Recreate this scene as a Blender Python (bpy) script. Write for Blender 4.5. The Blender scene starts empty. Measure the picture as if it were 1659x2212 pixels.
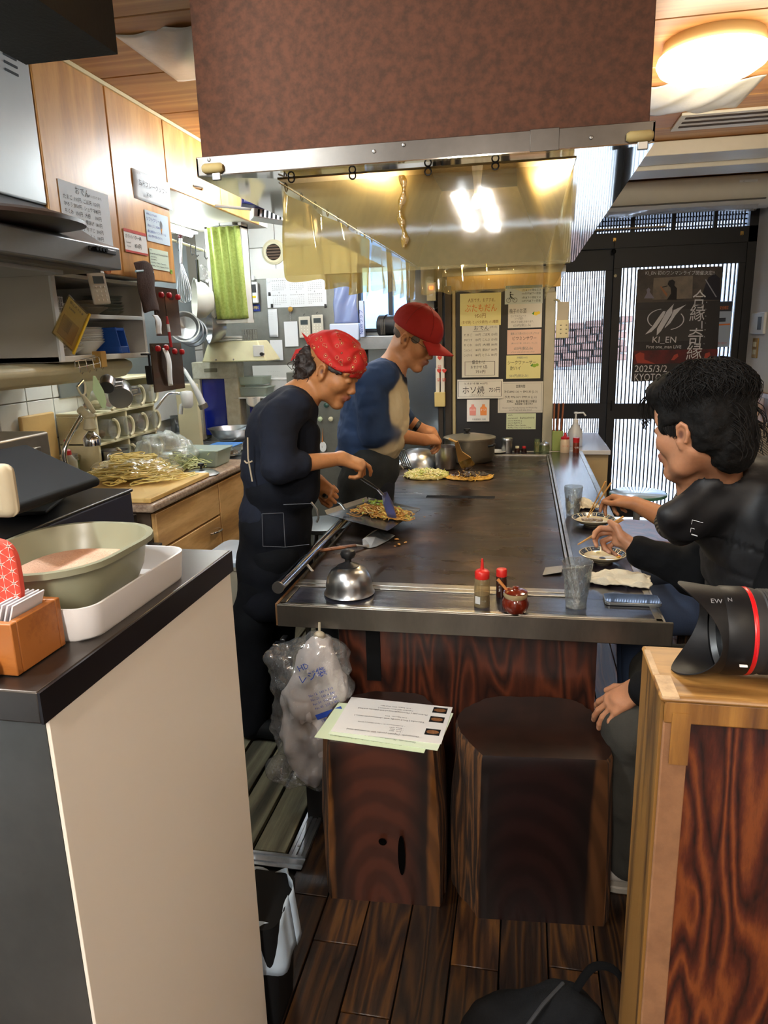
import bpy, bmesh, math, random
import numpy as np
from mathutils import Vector, Matrix, Euler
random.seed(7); np.random.seed(7)
S = bpy.context.scene
PI = math.pi
# ---------------- camera ----------------
OR = 'first second third fourth fifth sixth seventh eighth ninth tenth'.split()
FPX = 1533.0; YAW, PIT, ROL = (math.radians(v) for v in (11.263, 13.832, -1.581))
_fw = Vector((-math.sin(YAW)*math.cos(PIT), math.cos(YAW)*math.cos(PIT), -math.sin(PIT)))
_rt0 = Vector((math.cos(YAW), math.sin(YAW), 0)); _up0 = _rt0.cross(_fw)
_rt = math.cos(ROL)*_rt0+math.sin(ROL)*_up0; _up = -math.sin(ROL)*_rt0+math.cos(ROL)*_up0
CAMP = Vector((0, 0, 1.52))
cd = bpy.data.cameras.new('camera'); cam = bpy.data.objects.new('camera', cd); S.collection.objects.link(cam)
cd.sensor_fit = 'VERTICAL'; cd.sensor_height = 36; cd.lens = 36*FPX/2212; cd.clip_start = .02
Mc = Matrix((( _rt.x, _up.x, -_fw.x, CAMP.x), (_rt.y, _up.y, -_fw.y, CAMP.y), (_rt.z, _up.z, -_fw.z, CAMP.z), (0, 0, 0, 1)))
cam.matrix_world = Mc; S.camera = cam
def P(px, py, **k):
    """world point on the plane x=, y= or z= that a photo pixel (1659x2212) looks at"""
    d = _fw+(px-829.5)/FPX*_rt-(py-1106)/FPX*_up
    (a, v), = k.items(); i = 'xyz'.index(a)
    return CAMP+d*((v-CAMP[i])/d[i])
# ---------------- view, world, lights ----------------
S.view_settings.view_transform = 'Standard'; S.view_settings.look = 'None'
S.view_settings.exposure = 1.12; S.view_settings.gamma = 1; S.view_settings.use_curve_mapping = False
S.cycles.use_denoising = True
S.cycles.max_bounces = 9; S.cycles.transparent_max_bounces = 16; S.cycles.transmission_bounces = 9
S.cycles.diffuse_bounces = 4; S.cycles.glossy_bounces = 4
S.cycles.caustics_reflective = False; S.cycles.caustics_refractive = False
S.cycles.sample_clamp_indirect = 6; S.cycles.blur_glossy = .6
W = bpy.data.worlds.new('daylight'); S.world = W; W.use_nodes = True
wn = W.node_tree.nodes; bg = wn['Background']
bg.inputs[0].default_value = (.72, .86, 1, 1); bg.inputs[1].default_value = 12.0
def lamp(name, kind, loc, power, color, size=.1, rot=(0, 0, 0), size_y=None, portal=False):
    l = bpy.data.lights.new(name, kind); o = bpy.data.objects.new(name, l); S.collection.objects.link(o)
    l.energy = power; l.color = color
    if kind == 'AREA':
        l.size = size
        if size_y: l.shape = 'RECTANGLE'; l.size_y = size_y
        l.cycles.is_portal = portal
    elif kind == 'POINT': l.shadow_soft_size = size
    o.location = loc; o.rotation_euler = rot
    return o
COOL = (.88, .97, 1); WARM = (1, .80, .50)
for y in (.45, 1.1): lamp('kitchen_tube_light', 'POINT', (-1.15, y, 2.36), 24, COOL, .06)
for y in (3.6, 4.3): lamp('kitchen_far_light', 'POINT', (-1.1, y, 2.36), 12, COOL, .06)
for x in (-.45, -.27): lamp('twin_tube_light', 'AREA', (x, -1.6, 2.40), 31, (1, .93, .84), .06, (0, 0, 0), 1.6)
for y in (3.5, 4.3): lamp('tile_fill_light', 'POINT', (-2.0, y, 2.12), 4.5, COOL, .05)  # fill lights added to brighten the wall tiles
lamp('counter_fill_light', 'POINT', (.85, -.3, 2.25), 11, (1, .86, .66), .16)  # unseen fill light added for the counter side
lamp('hood_lamp_light', 'POINT', (.08, 2.34, 2.08), 15, WARM, .04)
lamp('hood_far_lamp_light', 'POINT', (-.25, 3.9, 2.13), 11, WARM, .04)
lamp('dome_lamp_light', 'POINT', (.66, 3.1, 2.26), 14, (1, .86, .62), .16)
lamp('door_portal', 'AREA', (1.0, 6.12, 1.2), 1, (1, 1, 1), 1.9, (PI/2, 0, PI), 2.6, portal=True)
lamp('window_portal', 'AREA', (-.97, 5.2, 1.75), 1, (1, 1, 1), .5, (PI/2, 0, PI), .6, portal=True)
# ---------------- materials ----------------
_M = {}
def C(h):
    if isinstance(h, str):
        h = h.lstrip('#'); v = [int(h[i:i+2], 16)/255 for i in (0, 2, 4)]
        return tuple(((x+.055)/1.055)**2.4 if x > .04045 else x/12.92 for x in v)+(1,)
    return tuple(h)+(1,) if len(h) == 3 else h
def newmat(name):
    m = bpy.data.materials.new(name); m.use_nodes = True; nt = m.node_tree
    return m, nt, nt.nodes['Principled BSDF']
def N(nt, t, **k):
    n = nt.nodes.new('ShaderNode'+t)
    for a, v in k.items():
        if a.startswith('i_'):
            kk = a[2:]; kk = int(kk) if kk.isdigit() else kk.replace('_', ' ')
            n.inputs[kk].default_value = v
        else: setattr(n, a, v)
    return n
def coord(nt, scale=(1, 1, 1), rot=(0, 0, 0), obj=True):
    tc = N(nt, 'TexCoord'); mp = N(nt, 'Mapping'); mp.inputs['Scale'].default_value = scale; mp.inputs['Rotation'].default_value = rot
    nt.links.new(tc.outputs['Object'], mp.inputs[0]); return mp.outputs[0]
def ramp(nt, fac, stops):
    r = N(nt, 'ValToRGB'); e = r.color_ramp.elements
    while len(e) < len(stops): e.new(.5)
    for i, (p, c) in enumerate(stops): e[i].position = p; e[i].color = C(c)
    nt.links.new(fac, r.inputs[0]); return r.outputs[0]
def bump(nt, b, h, s=.2, d=.01):
    n = N(nt, 'Bump'); n.inputs['Strength'].default_value = s; n.inputs['Distance'].default_value = d
    nt.links.new(h, n.inputs['Height']); nt.links.new(n.outputs[0], b.inputs['Normal'])
def mat(name, col='#888888', rough=.5, metal=0, var=.0, vs=8, bmp=0, bs=60, emit=0, sss=0, coat=0, spec=None, stretch=(1, 1, 1), col2=None, trans=0, alpha=1, ior=1.45):
    """plain surface with optional mottling (var / col2) and fine relief (bmp)"""
    if name in _M: return _M[name]
    m, nt, b = newmat(name); _M[name] = m
    b.inputs['Base Color'].default_value = C(col); b.inputs['Roughness'].default_value = rough; b.inputs['Metallic'].default_value = metal
    if spec is not None: b.inputs['Specular IOR Level'].default_value = spec
    if var or col2:
        no = N(nt, 'TexNoise', i_Scale=vs, i_Detail=6.0, i_Roughness=.65); nt.links.new(coord(nt, stretch), no.inputs['Vector'])
        c = C(col); c2 = C(col2) if col2 else tuple(x*(1-var) for x in c[:3])+(1,)
        nt.links.new(ramp(nt, no.outputs['Fac'], [(.35, c2), (.62, c)]), b.inputs['Base Color'])
    if bmp:
        no = N(nt, 'TexNoise', i_Scale=bs, i_Detail=4.0); nt.links.new(coord(nt, stretch), no.inputs['Vector']); bump(nt, b, no.outputs['Fac'], bmp, .003)
    if emit: b.inputs['Emission Color'].default_value = C(col); b.inputs['Emission Strength'].default_value = emit
    if sss: b.inputs['Subsurface Weight'].default_value = sss; b.inputs['Subsurface Radius'].default_value = (.012, .005, .003); b.inputs['Subsurface Scale'].default_value = 1
    if coat: b.inputs['Coat Weight'].default_value = coat; b.inputs['Coat Roughness'].default_value = .1
    if trans: b.inputs['Transmission Weight'].default_value = trans; b.inputs['IOR'].default_value = ior
    if alpha < 1: b.inputs['Alpha'].default_value = alpha
    return m
def film(name, tint='#ffffff', gloss=.12, rough=.05, veil=0, vcol='#ffffff', bmp=0, bs=20, stretch=(1, 1, 1)):
    """thin clear sheet: light goes straight through, tinted, with a surface gloss and an optional milky veil"""
    if name in _M: return _M[name]
    m, nt, b = newmat(name); _M[name] = m; nt.nodes.remove(b); out = nt.nodes['Material Output']
    t = N(nt, 'BsdfTransparent', i_Color=C(tint)); g = N(nt, 'BsdfGlossy'); g.inputs['Roughness'].default_value = rough
    fr = N(nt, 'LayerWeight'); fp = N(nt, 'Math', operation='POWER'); fp.inputs[1].default_value = 4; nt.links.new(fr.outputs['Facing'], fp.inputs[0]); ad = N(nt, 'Math', operation='MULTIPLY_ADD'); ad.inputs[1].default_value = .55; ad.inputs[2].default_value = gloss
    nt.links.new(fp.outputs[0], ad.inputs[0]); mx = N(nt, 'MixShader'); nt.links.new(ad.outputs[0], mx.inputs[0])
    nt.links.new(t.outputs[0], mx.inputs[1]); nt.links.new(g.outputs[0], mx.inputs[2]); last = mx
    if bmp:
        no = N(nt, 'TexNoise', i_Scale=bs, i_Detail=3.0); nt.links.new(coord(nt, stretch), no.inputs['Vector'])
        bp = N(nt, 'Bump'); bp.inputs['Strength'].default_value = bmp; bp.inputs['Distance'].default_value = .01
        nt.links.new(no.outputs[0], bp.inputs['Height']); nt.links.new(bp.outputs[0], g.inputs['Normal']); nt.links.new(bp.outputs[0], fr.inputs['Normal'])
    if veil:
        d = N(nt, 'BsdfDiffuse', i_Color=C(vcol)); m2 = N(nt, 'MixShader'); m2.inputs[0].default_value = veil
        nt.links.new(mx.outputs[0], m2.inputs[1]); nt.links.new(d.outputs[0], m2.inputs[2]); last = m2
    nt.links.new(last.outputs[0], out.inputs[0]); return m
def wood(name, dark, light, mid=None, scale=(1, 1, 1), bands=6, warp=1.0, rough=.45, fine=1, b=.15, ns=1.0, rnd=False, coat=0):
    """plywood / board figure: contour bands of a stretched noise plus fine grain; scale small along the grain"""
    if name in _M: return _M[name]
    m, nt, bs = newmat(name); _M[name] = m; co = coord(nt, scale)
    if rnd:
        oi = N(nt, 'ObjectInfo'); vm = N(nt, 'VectorMath', operation='ADD'); sc = N(nt, 'VectorMath', operation='SCALE'); sc.inputs['Scale'].default_value = 37
        nt.links.new(oi.outputs['Random'], sc.inputs[0]); nt.links.new(co, vm.inputs[0]); nt.links.new(sc.outputs[0], vm.inputs[1]); co = vm.outputs[0]
    n1 = N(nt, 'TexNoise', i_Scale=ns, i_Detail=2.0, i_Distortion=.4*warp); nt.links.new(co, n1.inputs['Vector'])
    mu = N(nt, 'Math', operation='MULTIPLY'); mu.inputs[1].default_value = bands; nt.links.new(n1.outputs['Fac'], mu.inputs[0])
    pp = N(nt, 'Math', operation='PINGPONG'); pp.inputs[1].default_value = .5; nt.links.new(mu.outputs[0], pp.inputs[0])
    m2 = N(nt, 'Math', operation='MULTIPLY'); m2.inputs[1].default_value = 2; nt.links.new(pp.outputs[0], m2.inputs[0])
    n2 = N(nt, 'TexNoise', i_Scale=14*fine, i_Detail=5.0, i_Roughness=.7); nt.links.new(co, n2.inputs['Vector'])
    mx = N(nt, 'Math', operation='MULTIPLY_ADD'); mx.inputs[1].default_value = .7; nt.links.new(n2.outputs['Fac'], mx.inputs[0])
    ad = N(nt, 'Math', operation='MULTIPLY_ADD'); ad.inputs[1].default_value = .65; ad.inputs[2].default_value = -.18
    nt.links.new(m2.outputs[0], ad.inputs[0]); nt.links.new(ad.outputs[0], mx.inputs[2])
    st = [(.12, dark), (.5, mid or light), (.8, light)]
    colr = ramp(nt, mx.outputs[0], st)
    if rnd:
        hs = N(nt, 'HueSaturation'); mr = N(nt, 'MapRange'); mr.inputs['To Min'].default_value = .6; mr.inputs['To Max'].default_value = 1.9
        nt.links.new(oi.outputs['Random'], mr.inputs[0]); nt.links.new(mr.outputs[0], hs.inputs['Value']); nt.links.new(colr, hs.inputs['Color']); colr = hs.outputs[0]
    nt.links.new(colr, bs.inputs['Base Color']); bs.inputs['Roughness'].default_value = rough
    if coat: bs.inputs['Coat Weight'].default_value = coat; bs.inputs['Coat Roughness'].default_value = .15
    bump(nt, bs, mx.outputs[0], b, .004); return m
def vcol(name, rough=.6, bmp=0, bs=80, sss=0, var=0, metal=0, sheen=0):
    """surface whose own colours are stored per vertex"""
    if name in _M: return _M[name]
    m, nt, b = newmat(name); _M[name] = m
    a = N(nt, 'Attribute', attribute_name='Col'); c = a.outputs['Color']
    if var:
        no = N(nt, 'TexNoise', i_Scale=bs*.3, i_Detail=4.0); nt.links.new(coord(nt), no.inputs['Vector'])
        mr = N(nt, 'MapRange'); mr.inputs['From Min'].default_value = .3; mr.inputs['From Max'].default_value = .7; mr.inputs['To Min'].default_value = 1-var; mr.inputs['To Max'].default_value = 1+var
        hs = N(nt, 'HueSaturation'); nt.links.new(no.outputs[0], mr.inputs[0]); nt.links.new(mr.outputs[0], hs.inputs['Value']); nt.links.new(c, hs.inputs['Color']); c = hs.outputs[0]
    nt.links.new(c, b.inputs['Base Color']); b.inputs['Roughness'].default_value = rough; b.inputs['Metallic'].default_value = metal
    if sheen: b.inputs['Sheen Weight'].default_value = sheen
    if sss: b.inputs['Subsurface Weight'].default_value = sss; b.inputs['Subsurface Radius'].default_value = (.01, .004, .002); b.inputs['Subsurface Scale'].default_value = 1
    if bmp:
        no = N(nt, 'TexNoise', i_Scale=bs, i_Detail=5.0); nt.links.new(coord(nt), no.inputs['Vector']); bump(nt, b, no.outputs['Fac'], bmp, .003)
    return m
# ---------------- objects ----------------
def WM(o):
    m = o.matrix_parent_inverse @ Matrix.LocRotScale(o.location, o.rotation_euler, o.scale)
    return WM(o.parent) @ m if o.parent else m
def link(o, parent=None):
    S.collection.objects.link(o)
    if parent: o.parent = parent; o.matrix_parent_inverse = WM(parent).inverted()
    return o
def tag(o, label=None, cat=None, group=None, kind=None):
    for k, v in (('label', label), ('category', cat), ('group', group), ('kind', kind)):
        if v: o[k] = v
    return o
def thing(name, label, cat, loc=(0, 0, 0), rz=0, group=None):
    o = bpy.data.objects.new(name, None); o.empty_display_size = .05; o.location = loc; o.rotation_euler = (0, 0, rz)
    S.collection.objects.link(o); return tag(o, label, cat, group)
def dup(o, loc=None, rot=None, label=None, parent=None):
    c = o.copy(); S.collection.objects.link(c)
    if parent: inv = o.matrix_parent_inverse.copy(); c.parent = parent; c.matrix_parent_inverse = inv
    if loc is not None: c.location = loc
    if rot is not None: c.rotation_euler = rot
    if label: c['label'] = label
    for ch in list(o.children): dup(ch, parent=c)
    return c
def frame(x, z, o):
    """matrix with local X along x, local Z along z"""
    x = Vector(x).normalized(); z = Vector(z); z = (z-x*z.dot(x)).normalized(); y = z.cross(x); o = Vector(o)
    return Matrix(((x.x, y.x, z.x, o.x), (x.y, y.y, z.y, o.y), (x.z, y.z, z.z, o.z), (0, 0, 0, 1)))
def RZ(a): return Matrix.Rotation(a, 4, 'Z')
def T(*v): return Matrix.Translation(Vector(v))
class MB:
    def __init__(s, M=None): s.v = []; s.f = []; s.mi = []; s.M = M or Matrix()
    def add(s, vs, fs, mi=0, M=None):
        Q = s.M @ M if M is not None else s.M; n = len(s.v)
        s.v += [tuple(Q @ Vector(p)) for p in vs]; s.f += [tuple(i+n for i in f) for f in fs]; s.mi += [mi]*len(fs); return s
    def box(s, a, b, mi=0, M=None):
        (x0, y0, z0), (x1, y1, z1) = a, b
        return s.add([(x0, y0, z0), (x1, y0, z0), (x1, y1, z0), (x0, y1, z0), (x0, y0, z1), (x1, y0, z1), (x1, y1, z1), (x0, y1, z1)],
                     [(0, 3, 2, 1), (4, 5, 6, 7), (0, 1, 5, 4), (1, 2, 6, 5), (2, 3, 7, 6), (3, 0, 4, 7)], mi, M)
    def prism(s, poly, z0, z1, mi=0, M=None):
        n = len(poly); vs = [(x, y, z0) for x, y in poly]+[(x, y, z1) for x, y in poly]
        return s.add(vs, [tuple(range(n-1, -1, -1)), tuple(range(n, 2*n))]+[(i, (i+1) % n, n+(i+1) % n, n+i) for i in range(n)], mi, M)
    def lathe(s, prof, n=24, mi=0, M=None, sx=1, sy=1, cap=(1, 1)):
        vs = []; fs = []; k = len(prof)
        for r, z in prof:
            for i in range(n): a = 2*PI*i/n; vs.append((r*math.cos(a)*sx, r*math.sin(a)*sy, z))
        for j in range(k-1):
            for i in range(n): fs.append((j*n+i, j*n+(i+1) % n, (j+1)*n+(i+1) % n, (j+1)*n+i))
        if cap[0] and prof[0][0] > 1e-6: fs.append(tuple(range(n-1, -1, -1)))
        if cap[1] and prof[-1][0] > 1e-6: fs.append(tuple(range((k-1)*n, k*n)))
        return s.add(vs, fs, mi, M)
    def tube(s, pts, r=.005, n=8, mi=0, M=None, closed=False, flat=1):
        pts = [Vector(p) for p in pts]; k = len(pts); rs = r if isinstance(r, (list, tuple)) else [r]*k; vs = []; fs = []
        ref = None
        for i, p in enumerate(pts):
            a = pts[(i-1) % k] if (closed or i > 0) else p; b = pts[(i+1) % k] if (closed or i < k-1) else p
            t = (b-a).normalized()
            if ref is None: ref = Vector((0, 0, 1)) if abs(t.z) < .9 else Vector((1, 0, 0))
            u = (ref-t*ref.dot(t)).normalized(); w = t.cross(u); ref = u
            for j in range(n): an = 2*PI*j/n; vs.append(p+rs[i]*(math.cos(an)*u*flat+math.sin(an)*w))
        for i in range(k if closed else k-1):
            i2 = (i+1) % k
            for j in range(n): fs.append((i*n+j, i2*n+j, i2*n+(j+1) % n, i*n+(j+1) % n))
        if not closed: fs += [tuple(range(n)), tuple(range((k-1)*n, k*n))[::-1]]
        fs = [f[::-1] for f in fs]
        return s.add(vs, fs, mi, M)
    def cyl(s, a, b, r, n=16, mi=0, r2=None): return s.tube([a, b], [r, r if r2 is None else r2], n, mi)
    def grid(s, fn, nu, nv, mi=0, M=None, th=0):
        vs = [fn(i/nu, j/nv) for j in range(nv+1) for i in range(nu+1)]
        fs = [(j*(nu+1)+i, j*(nu+1)+i+1, (j+1)*(nu+1)+i+1, (j+1)*(nu+1)+i) for j in range(nv) for i in range(nu)]
        return s.add(vs, fs, mi, M)
    def ball(s, c, r, n=16, mi=0, M=None):
        r = (r, r, r) if not hasattr(r, '__len__') else r; k = n//2; vs = [(c[0], c[1], c[2]-r[2])]; fs = []
        for j in range(1, k):
            ph = PI*j/k
            for i in range(n): a = 2*PI*i/n; vs.append((c[0]+r[0]*math.sin(ph)*math.cos(a), c[1]+r[1]*math.sin(ph)*math.sin(a), c[2]-r[2]*math.cos(ph)))
        vs.append((c[0], c[1], c[2]+r[2])); e = len(vs)-1
        for i in range(n):
            fs.append((0, 1+(i+1) % n, 1+i)); fs.append((e, e-n+i, e-n+(i+1) % n))
            for j in range(k-2): a = 1+j*n; fs.append((a+i, a+(i+1) % n, a+n+(i+1) % n, a+n+i))
        return s.add(vs, fs, mi, M)
    def obj(s, name, mats, parent=None, smooth=True, bev=0, solid=0, ang=40, seg=2, sub=0):
        smooth = smooth and not (solid and len(s.f) < 12)
        me = bpy.data.meshes.new(name); me.from_pydata(s.v, [], s.f); mats = mats if isinstance(mats, (list, tuple)) else [mats]
        for m in mats: me.materials.append(m)
        me.polygons.foreach_set('material_index', s.mi)
        if smooth: me.shade_smooth(); me.set_sharp_from_angle(angle=math.radians(ang))
        me.update(); o = bpy.data.objects.new(name, me)
        if solid: md = o.modifiers.new('t', 'SOLIDIFY'); md.thickness = solid; md.offset = 0
        if bev: md = o.modifiers.new('b', 'BEVEL'); md.width = bev; md.segments = seg; md.limit_method = 'ANGLE'; md.angle_limit = math.radians(35); md.harden_normals = False
        if sub: md = o.modifiers.new('s', 'SUBSURF'); md.levels = sub; md.render_levels = sub
        return link(o, parent)
def box(name, a, b, m, parent=None, bev=0, M=None, kind=None, seg=2):
    o = MB(M).box(a, b).obj(name, m, parent, smooth=bool(bev), bev=bev, seg=seg)
    if kind: o['kind'] = kind
    return o
def smoothpath(pts, k=6):
    pts = [Vector(p) for p in pts]; out = []; n = len(pts)
    for i in range(n-1):
        p0, p1, p2, p3 = pts[max(i-1, 0)], pts[i], pts[i+1], pts[min(i+2, n-1)]
        for j in range(k):
            t = j/k; out.append(.5*((2*p1)+(-p0+p2)*t+(2*p0-5*p1+4*p2-p3)*t*t+(-p0+3*p1-3*p2+p3)*t**3))
    return out+[pts[-1]]
# ---------------- lettering ----------------
_T = {}
def glyphs(body, res=1):
    if (body, res) in _T: return _T[body, res]
    c = bpy.data.curves.new('t', 'FONT'); c.body = body; c.resolution_u = res; c.align_x = 'LEFT'
    o = bpy.data.objects.new('t', c); S.collection.objects.link(o); dg = bpy.context.evaluated_depsgraph_get()
    me = bpy.data.meshes.new_from_object(o.evaluated_get(dg)); v = [tuple(p.co) for p in me.vertices]; f = [tuple(p.vertices) for p in me.polygons]
    bpy.data.objects.remove(o); bpy.data.meshes.remove(me); _T[body, res] = (v, f); return v, f
def write(parent, M, lines, mats, name='lettering', z=.0006, res=1):
    """lines: (text, x, y, cap height, mat index[, width to fit[, align]]) in sheet coordinates"""
    mb = MB(M)
    for L in lines:
        tx, x, y, h = L[:4]; mi = L[4] if len(L) > 4 else 0; fit = L[5] if len(L) > 5 else 0; al = L[6] if len(L) > 6 else 'l'
        v, f = glyphs(tx, res)
        if not v: continue
        x0 = min(p[0] for p in v); w = max(p[0] for p in v)-x0; sc = h/.72; sx = fit/w if fit else sc
        if al == 'c': x -= w*sx/2
        if al == 'r': x -= w*sx
        mb.add([(x+(p[0]-x0)*sx, y+p[1]*sc, z) for p in v], f, mi)
    return mb.obj(name, mats, parent, smooth=False)
PAPER = lambda c='#e8ebea': mat('paper '+c, c, .75, var=.05, vs=3, bmp=.05, bs=40)
INK = {k: mat('ink '+k, v, .7) for k, v in dict(black='#15161a', red='#c0392b', blue='#1e3f97', brown='#8a5a2a', grey='#707478', white='#f2f2f2', green='#4a8a3a', yellow='#e8c820', orange='#e07830').items()}
def sheet(name, label, cat, M, w, h, col='#e8ebea', lines=(), inks=('black',), group=None, curl=0, th=.0006, extra=None, parent=None):
    """paper in local XY (origin top left corner, y down is negative), facing local +Z"""
    p = tag(thing(name, label, cat, M.translation, 0, group)) if parent is None else parent
    mb = MB(M); nx = 8 if curl else 1
    f = lambda u, v: (u*w, -v*h, curl*(math.sin(v*5+u*2)*.4+u*v*.6))
    mb.grid(f, nx, nx); o = mb.obj('paper', PAPER(col), p, smooth=True, solid=th)
    if lines: write(p, M @ T(0, 0, th+(curl*1.2 if curl > 0 else 0)), lines, [INK[i] for i in inks])
    if extra: extra(p, M @ T(0, 0, th+.0004))
    return p
# ---------------- soft solid modelling (signed distance grid -> surface net) ----------------
def _hash(ix, iy, iz):
    n = (ix*73856093) ^ (iy*19349663) ^ (iz*83492791); n = (n ^ (n >> 13))*1274126177; n &= 0x7fffffff
    return (n % 65536)/32768.0-1
def vnoise(p, s=1.0, seed=0):
    q = np.asarray(p, dtype=np.float64)*s+seed*17.3; i = np.floor(q).astype(np.int64); f = q-i; f = f*f*(3-2*f); o = 0
    for dx in (0, 1):
        for dy in (0, 1):
            for dz in (0, 1):
                w = (f[..., 0] if dx else 1-f[..., 0])*(f[..., 1] if dy else 1-f[..., 1])*(f[..., 2] if dz else 1-f[..., 2])
                o = o+w*_hash(i[..., 0]+dx, i[..., 1]+dy, i[..., 2]+dz)
    return o
V3 = lambda *a: np.array(a, dtype=np.float64)
def prc(a, b, r1, r2=None):
    a = np.array(a, float); b = np.array(b, float); r2 = r1 if r2 is None else r2; ab = b-a; L2 = max(ab@ab, 1e-12); R = max(r1, r2)
    def f(p):
        t = np.clip(((p-a)@ab)/L2, 0, 1); return np.linalg.norm(p-a-t[..., None]*ab, axis=-1)-(r1+(r2-r1)*t)
    return f, np.minimum(a, b)-R, np.maximum(a, b)+R
def pel(c, r, R=None):
    c = np.array(c, float); r = np.array(r, float); Rm = np.eye(3) if R is None else np.array(R)[:3, :3]
    def f(p):
        q = (p-c)@Rm; k0 = np.linalg.norm(q/r, axis=-1); k1 = np.linalg.norm(q/(r*r), axis=-1)
        return k0*(k0-1)/np.maximum(k1, 1e-9)
    m = max(r); return f, c-m, c+m
def pbx(c, h, rd=.0, R=None):
    c = np.array(c, float); h = np.array(h, float); Rm = np.eye(3) if R is None else np.array(R)[:3, :3]
    def f(p):
        q = np.abs((p-c)@Rm)-(h-rd); return np.linalg.norm(np.maximum(q, 0), axis=-1)+np.minimum(q.max(axis=-1), 0)-rd
    m = np.linalg.norm(h); return f, c-m, c+m
class SDF:
    def __init__(s, res=.006, k=.02, M=None):
        s.ops = []; s.res = res; s.k = k; s.M = np.array(M) if M is not None else None
    def _t(s, pr):
        if s.M is None: return pr
        f, lo, hi = pr; R = s.M[:3, :3]; t = s.M[:3, 3]; c = (lo+hi)/2; h = (hi-lo)/2
        return (lambda p: f((p-t)@R)), R@c+t-np.abs(R)@h, R@c+t+np.abs(R)@h
    def add(s, pr, col=None, k=None): s.ops.append(('+', s._t(pr), col, s.k if k is None else k)); return s
    def sub(s, pr, col=None, k=None): s.ops.append(('-', s._t(pr), col, s.k if k is None else k)); return s
    def paint(s, pr, col, k=.004): s.ops.append(('p', s._t(pr), col, k)); return s
    def mesh(s):
        res = s.res; A = [o for o in s.ops if o[0] == '+']
        lo = np.min([o[1][1] for o in A], axis=0)-2.5*res; hi = np.max([o[1][2] for o in A], axis=0)+2.5*res
        n = np.ceil((hi-lo)/res).astype(int)+1; F = np.full(n, 1.0, dtype=np.float32)
        ax = [lo[i]+res*np.arange(n[i]) for i in range(3)]
        for op, (f, l, h), col, k in s.ops:
            if op == 'p': continue
            m = 2.2*res+k*1.2; i0 = np.clip(np.floor((l-m-lo)/res).astype(int), 0, n); i1 = np.clip(np.ceil((h+m-lo)/res).astype(int)+1, 0, n)
            if (i1 <= i0).any(): continue
            g = np.stack(np.meshgrid(*[ax[i][i0[i]:i1[i]] for i in range(3)], indexing='ij'), -1)
            d = f(g); sl = tuple(slice(i0[i], i1[i]) for i in range(3)); o = F[sl]
            if op == '+':
                if k > 1e-5: hh = np.maximum(k-np.abs(o-d), 0)/k; F[sl] = np.minimum(o, d)-hh*hh*k*.25
                else: F[sl] = np.minimum(o, d)
            else:
                d = -d
                if k > 1e-5: hh = np.maximum(k-np.abs(o-d), 0)/k; F[sl] = np.maximum(o, d)+hh*hh*k*.25
                else: F[sl] = np.maximum(o, d)
        I = F < 0; cs = None
        c8 = [I[dx:n[0]-1+dx, dy:n[1]-1+dy, dz:n[2]-1+dz] for dx in (0, 1) for dy in (0, 1) for dz in (0, 1)]
        allc = np.logical_and.reduce(c8); anyc = np.logical_or.reduce(c8); mixed = anyc & ~allc
        idx = np.argwhere(mixed); ID = np.full(mixed.shape, -1, dtype=np.int64); ID[mixed] = np.arange(len(idx))
        vals = np.stack([F[idx[:, 0]+dx, idx[:, 1]+dy, idx[:, 2]+dz] for dx in (0, 1) for dy in (0, 1) for dz in (0, 1)], 1)
        offs = np.array([(dx, dy, dz) for dx in (0, 1) for dy in (0, 1) for dz in (0, 1)], float); acc = np.zeros((len(idx), 3)); cnt = np.zeros(len(idx))
        for a in range(8):
            for b in range(a+1, 8):
                if np.abs(offs[a]-offs[b]).sum() != 1: continue
                va, vb = vals[:, a], vals[:, b]; cr = (va < 0) != (vb < 0); t = np.where(cr, va/np.where(cr, va-vb, 1), 0)
                acc += np.where(cr[:, None], offs[a]+t[:, None]*(offs[b]-offs[a]), 0); cnt += cr
        V = lo+(idx+acc/cnt[:, None])*res; Q = []
        for d in range(3):
            a, b = [x for x in range(3) if x != d]; sl0 = [slice(1, n[i]-1) for i in range(3)]; sl1 = list(sl0)
            sl0[d] = slice(0, n[d]-1); sl1[d] = slice(1, n[d]); A0 = I[tuple(sl0)]; A1 = I[tuple(sl1)]
            e = np.argwhere(A0 != A1); st = A0[tuple(e.T)]; base = e.copy(); base[:, a] += 1; base[:, b] += 1
            def cell(da, db):
                q = base.copy(); q[:, a] -= da; q[:, b] -= db; return ID[q[:, 0], q[:, 1], q[:, 2]]
            q = np.stack([cell(1, 1), cell(0, 1), cell(0, 0), cell(1, 0)], 1); fl = st if d != 1 else ~st
            q[~fl] = q[~fl][:, ::-1]; Q.append(q)
        return V, np.concatenate(Q)
    def data(s, disp=None, base=(.8, .8, .8), soft=.004, relax=1):
        V, Q = s.mesh()
        if relax:
            E = np.concatenate([Q[:, [0, 1]], Q[:, [1, 2]], Q[:, [2, 3]], Q[:, [3, 0]]])
            for _ in range(relax):
                a = np.zeros_like(V); c = np.zeros(len(V))
                for i in range(3): a[:, i] = np.bincount(E[:, 0], V[E[:, 1], i], len(V))+np.bincount(E[:, 1], V[E[:, 0], i], len(V))
                c = np.bincount(E[:, 0], minlength=len(V))+np.bincount(E[:, 1], minlength=len(V)); V = V*.45+.55*a/c[:, None]
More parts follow.
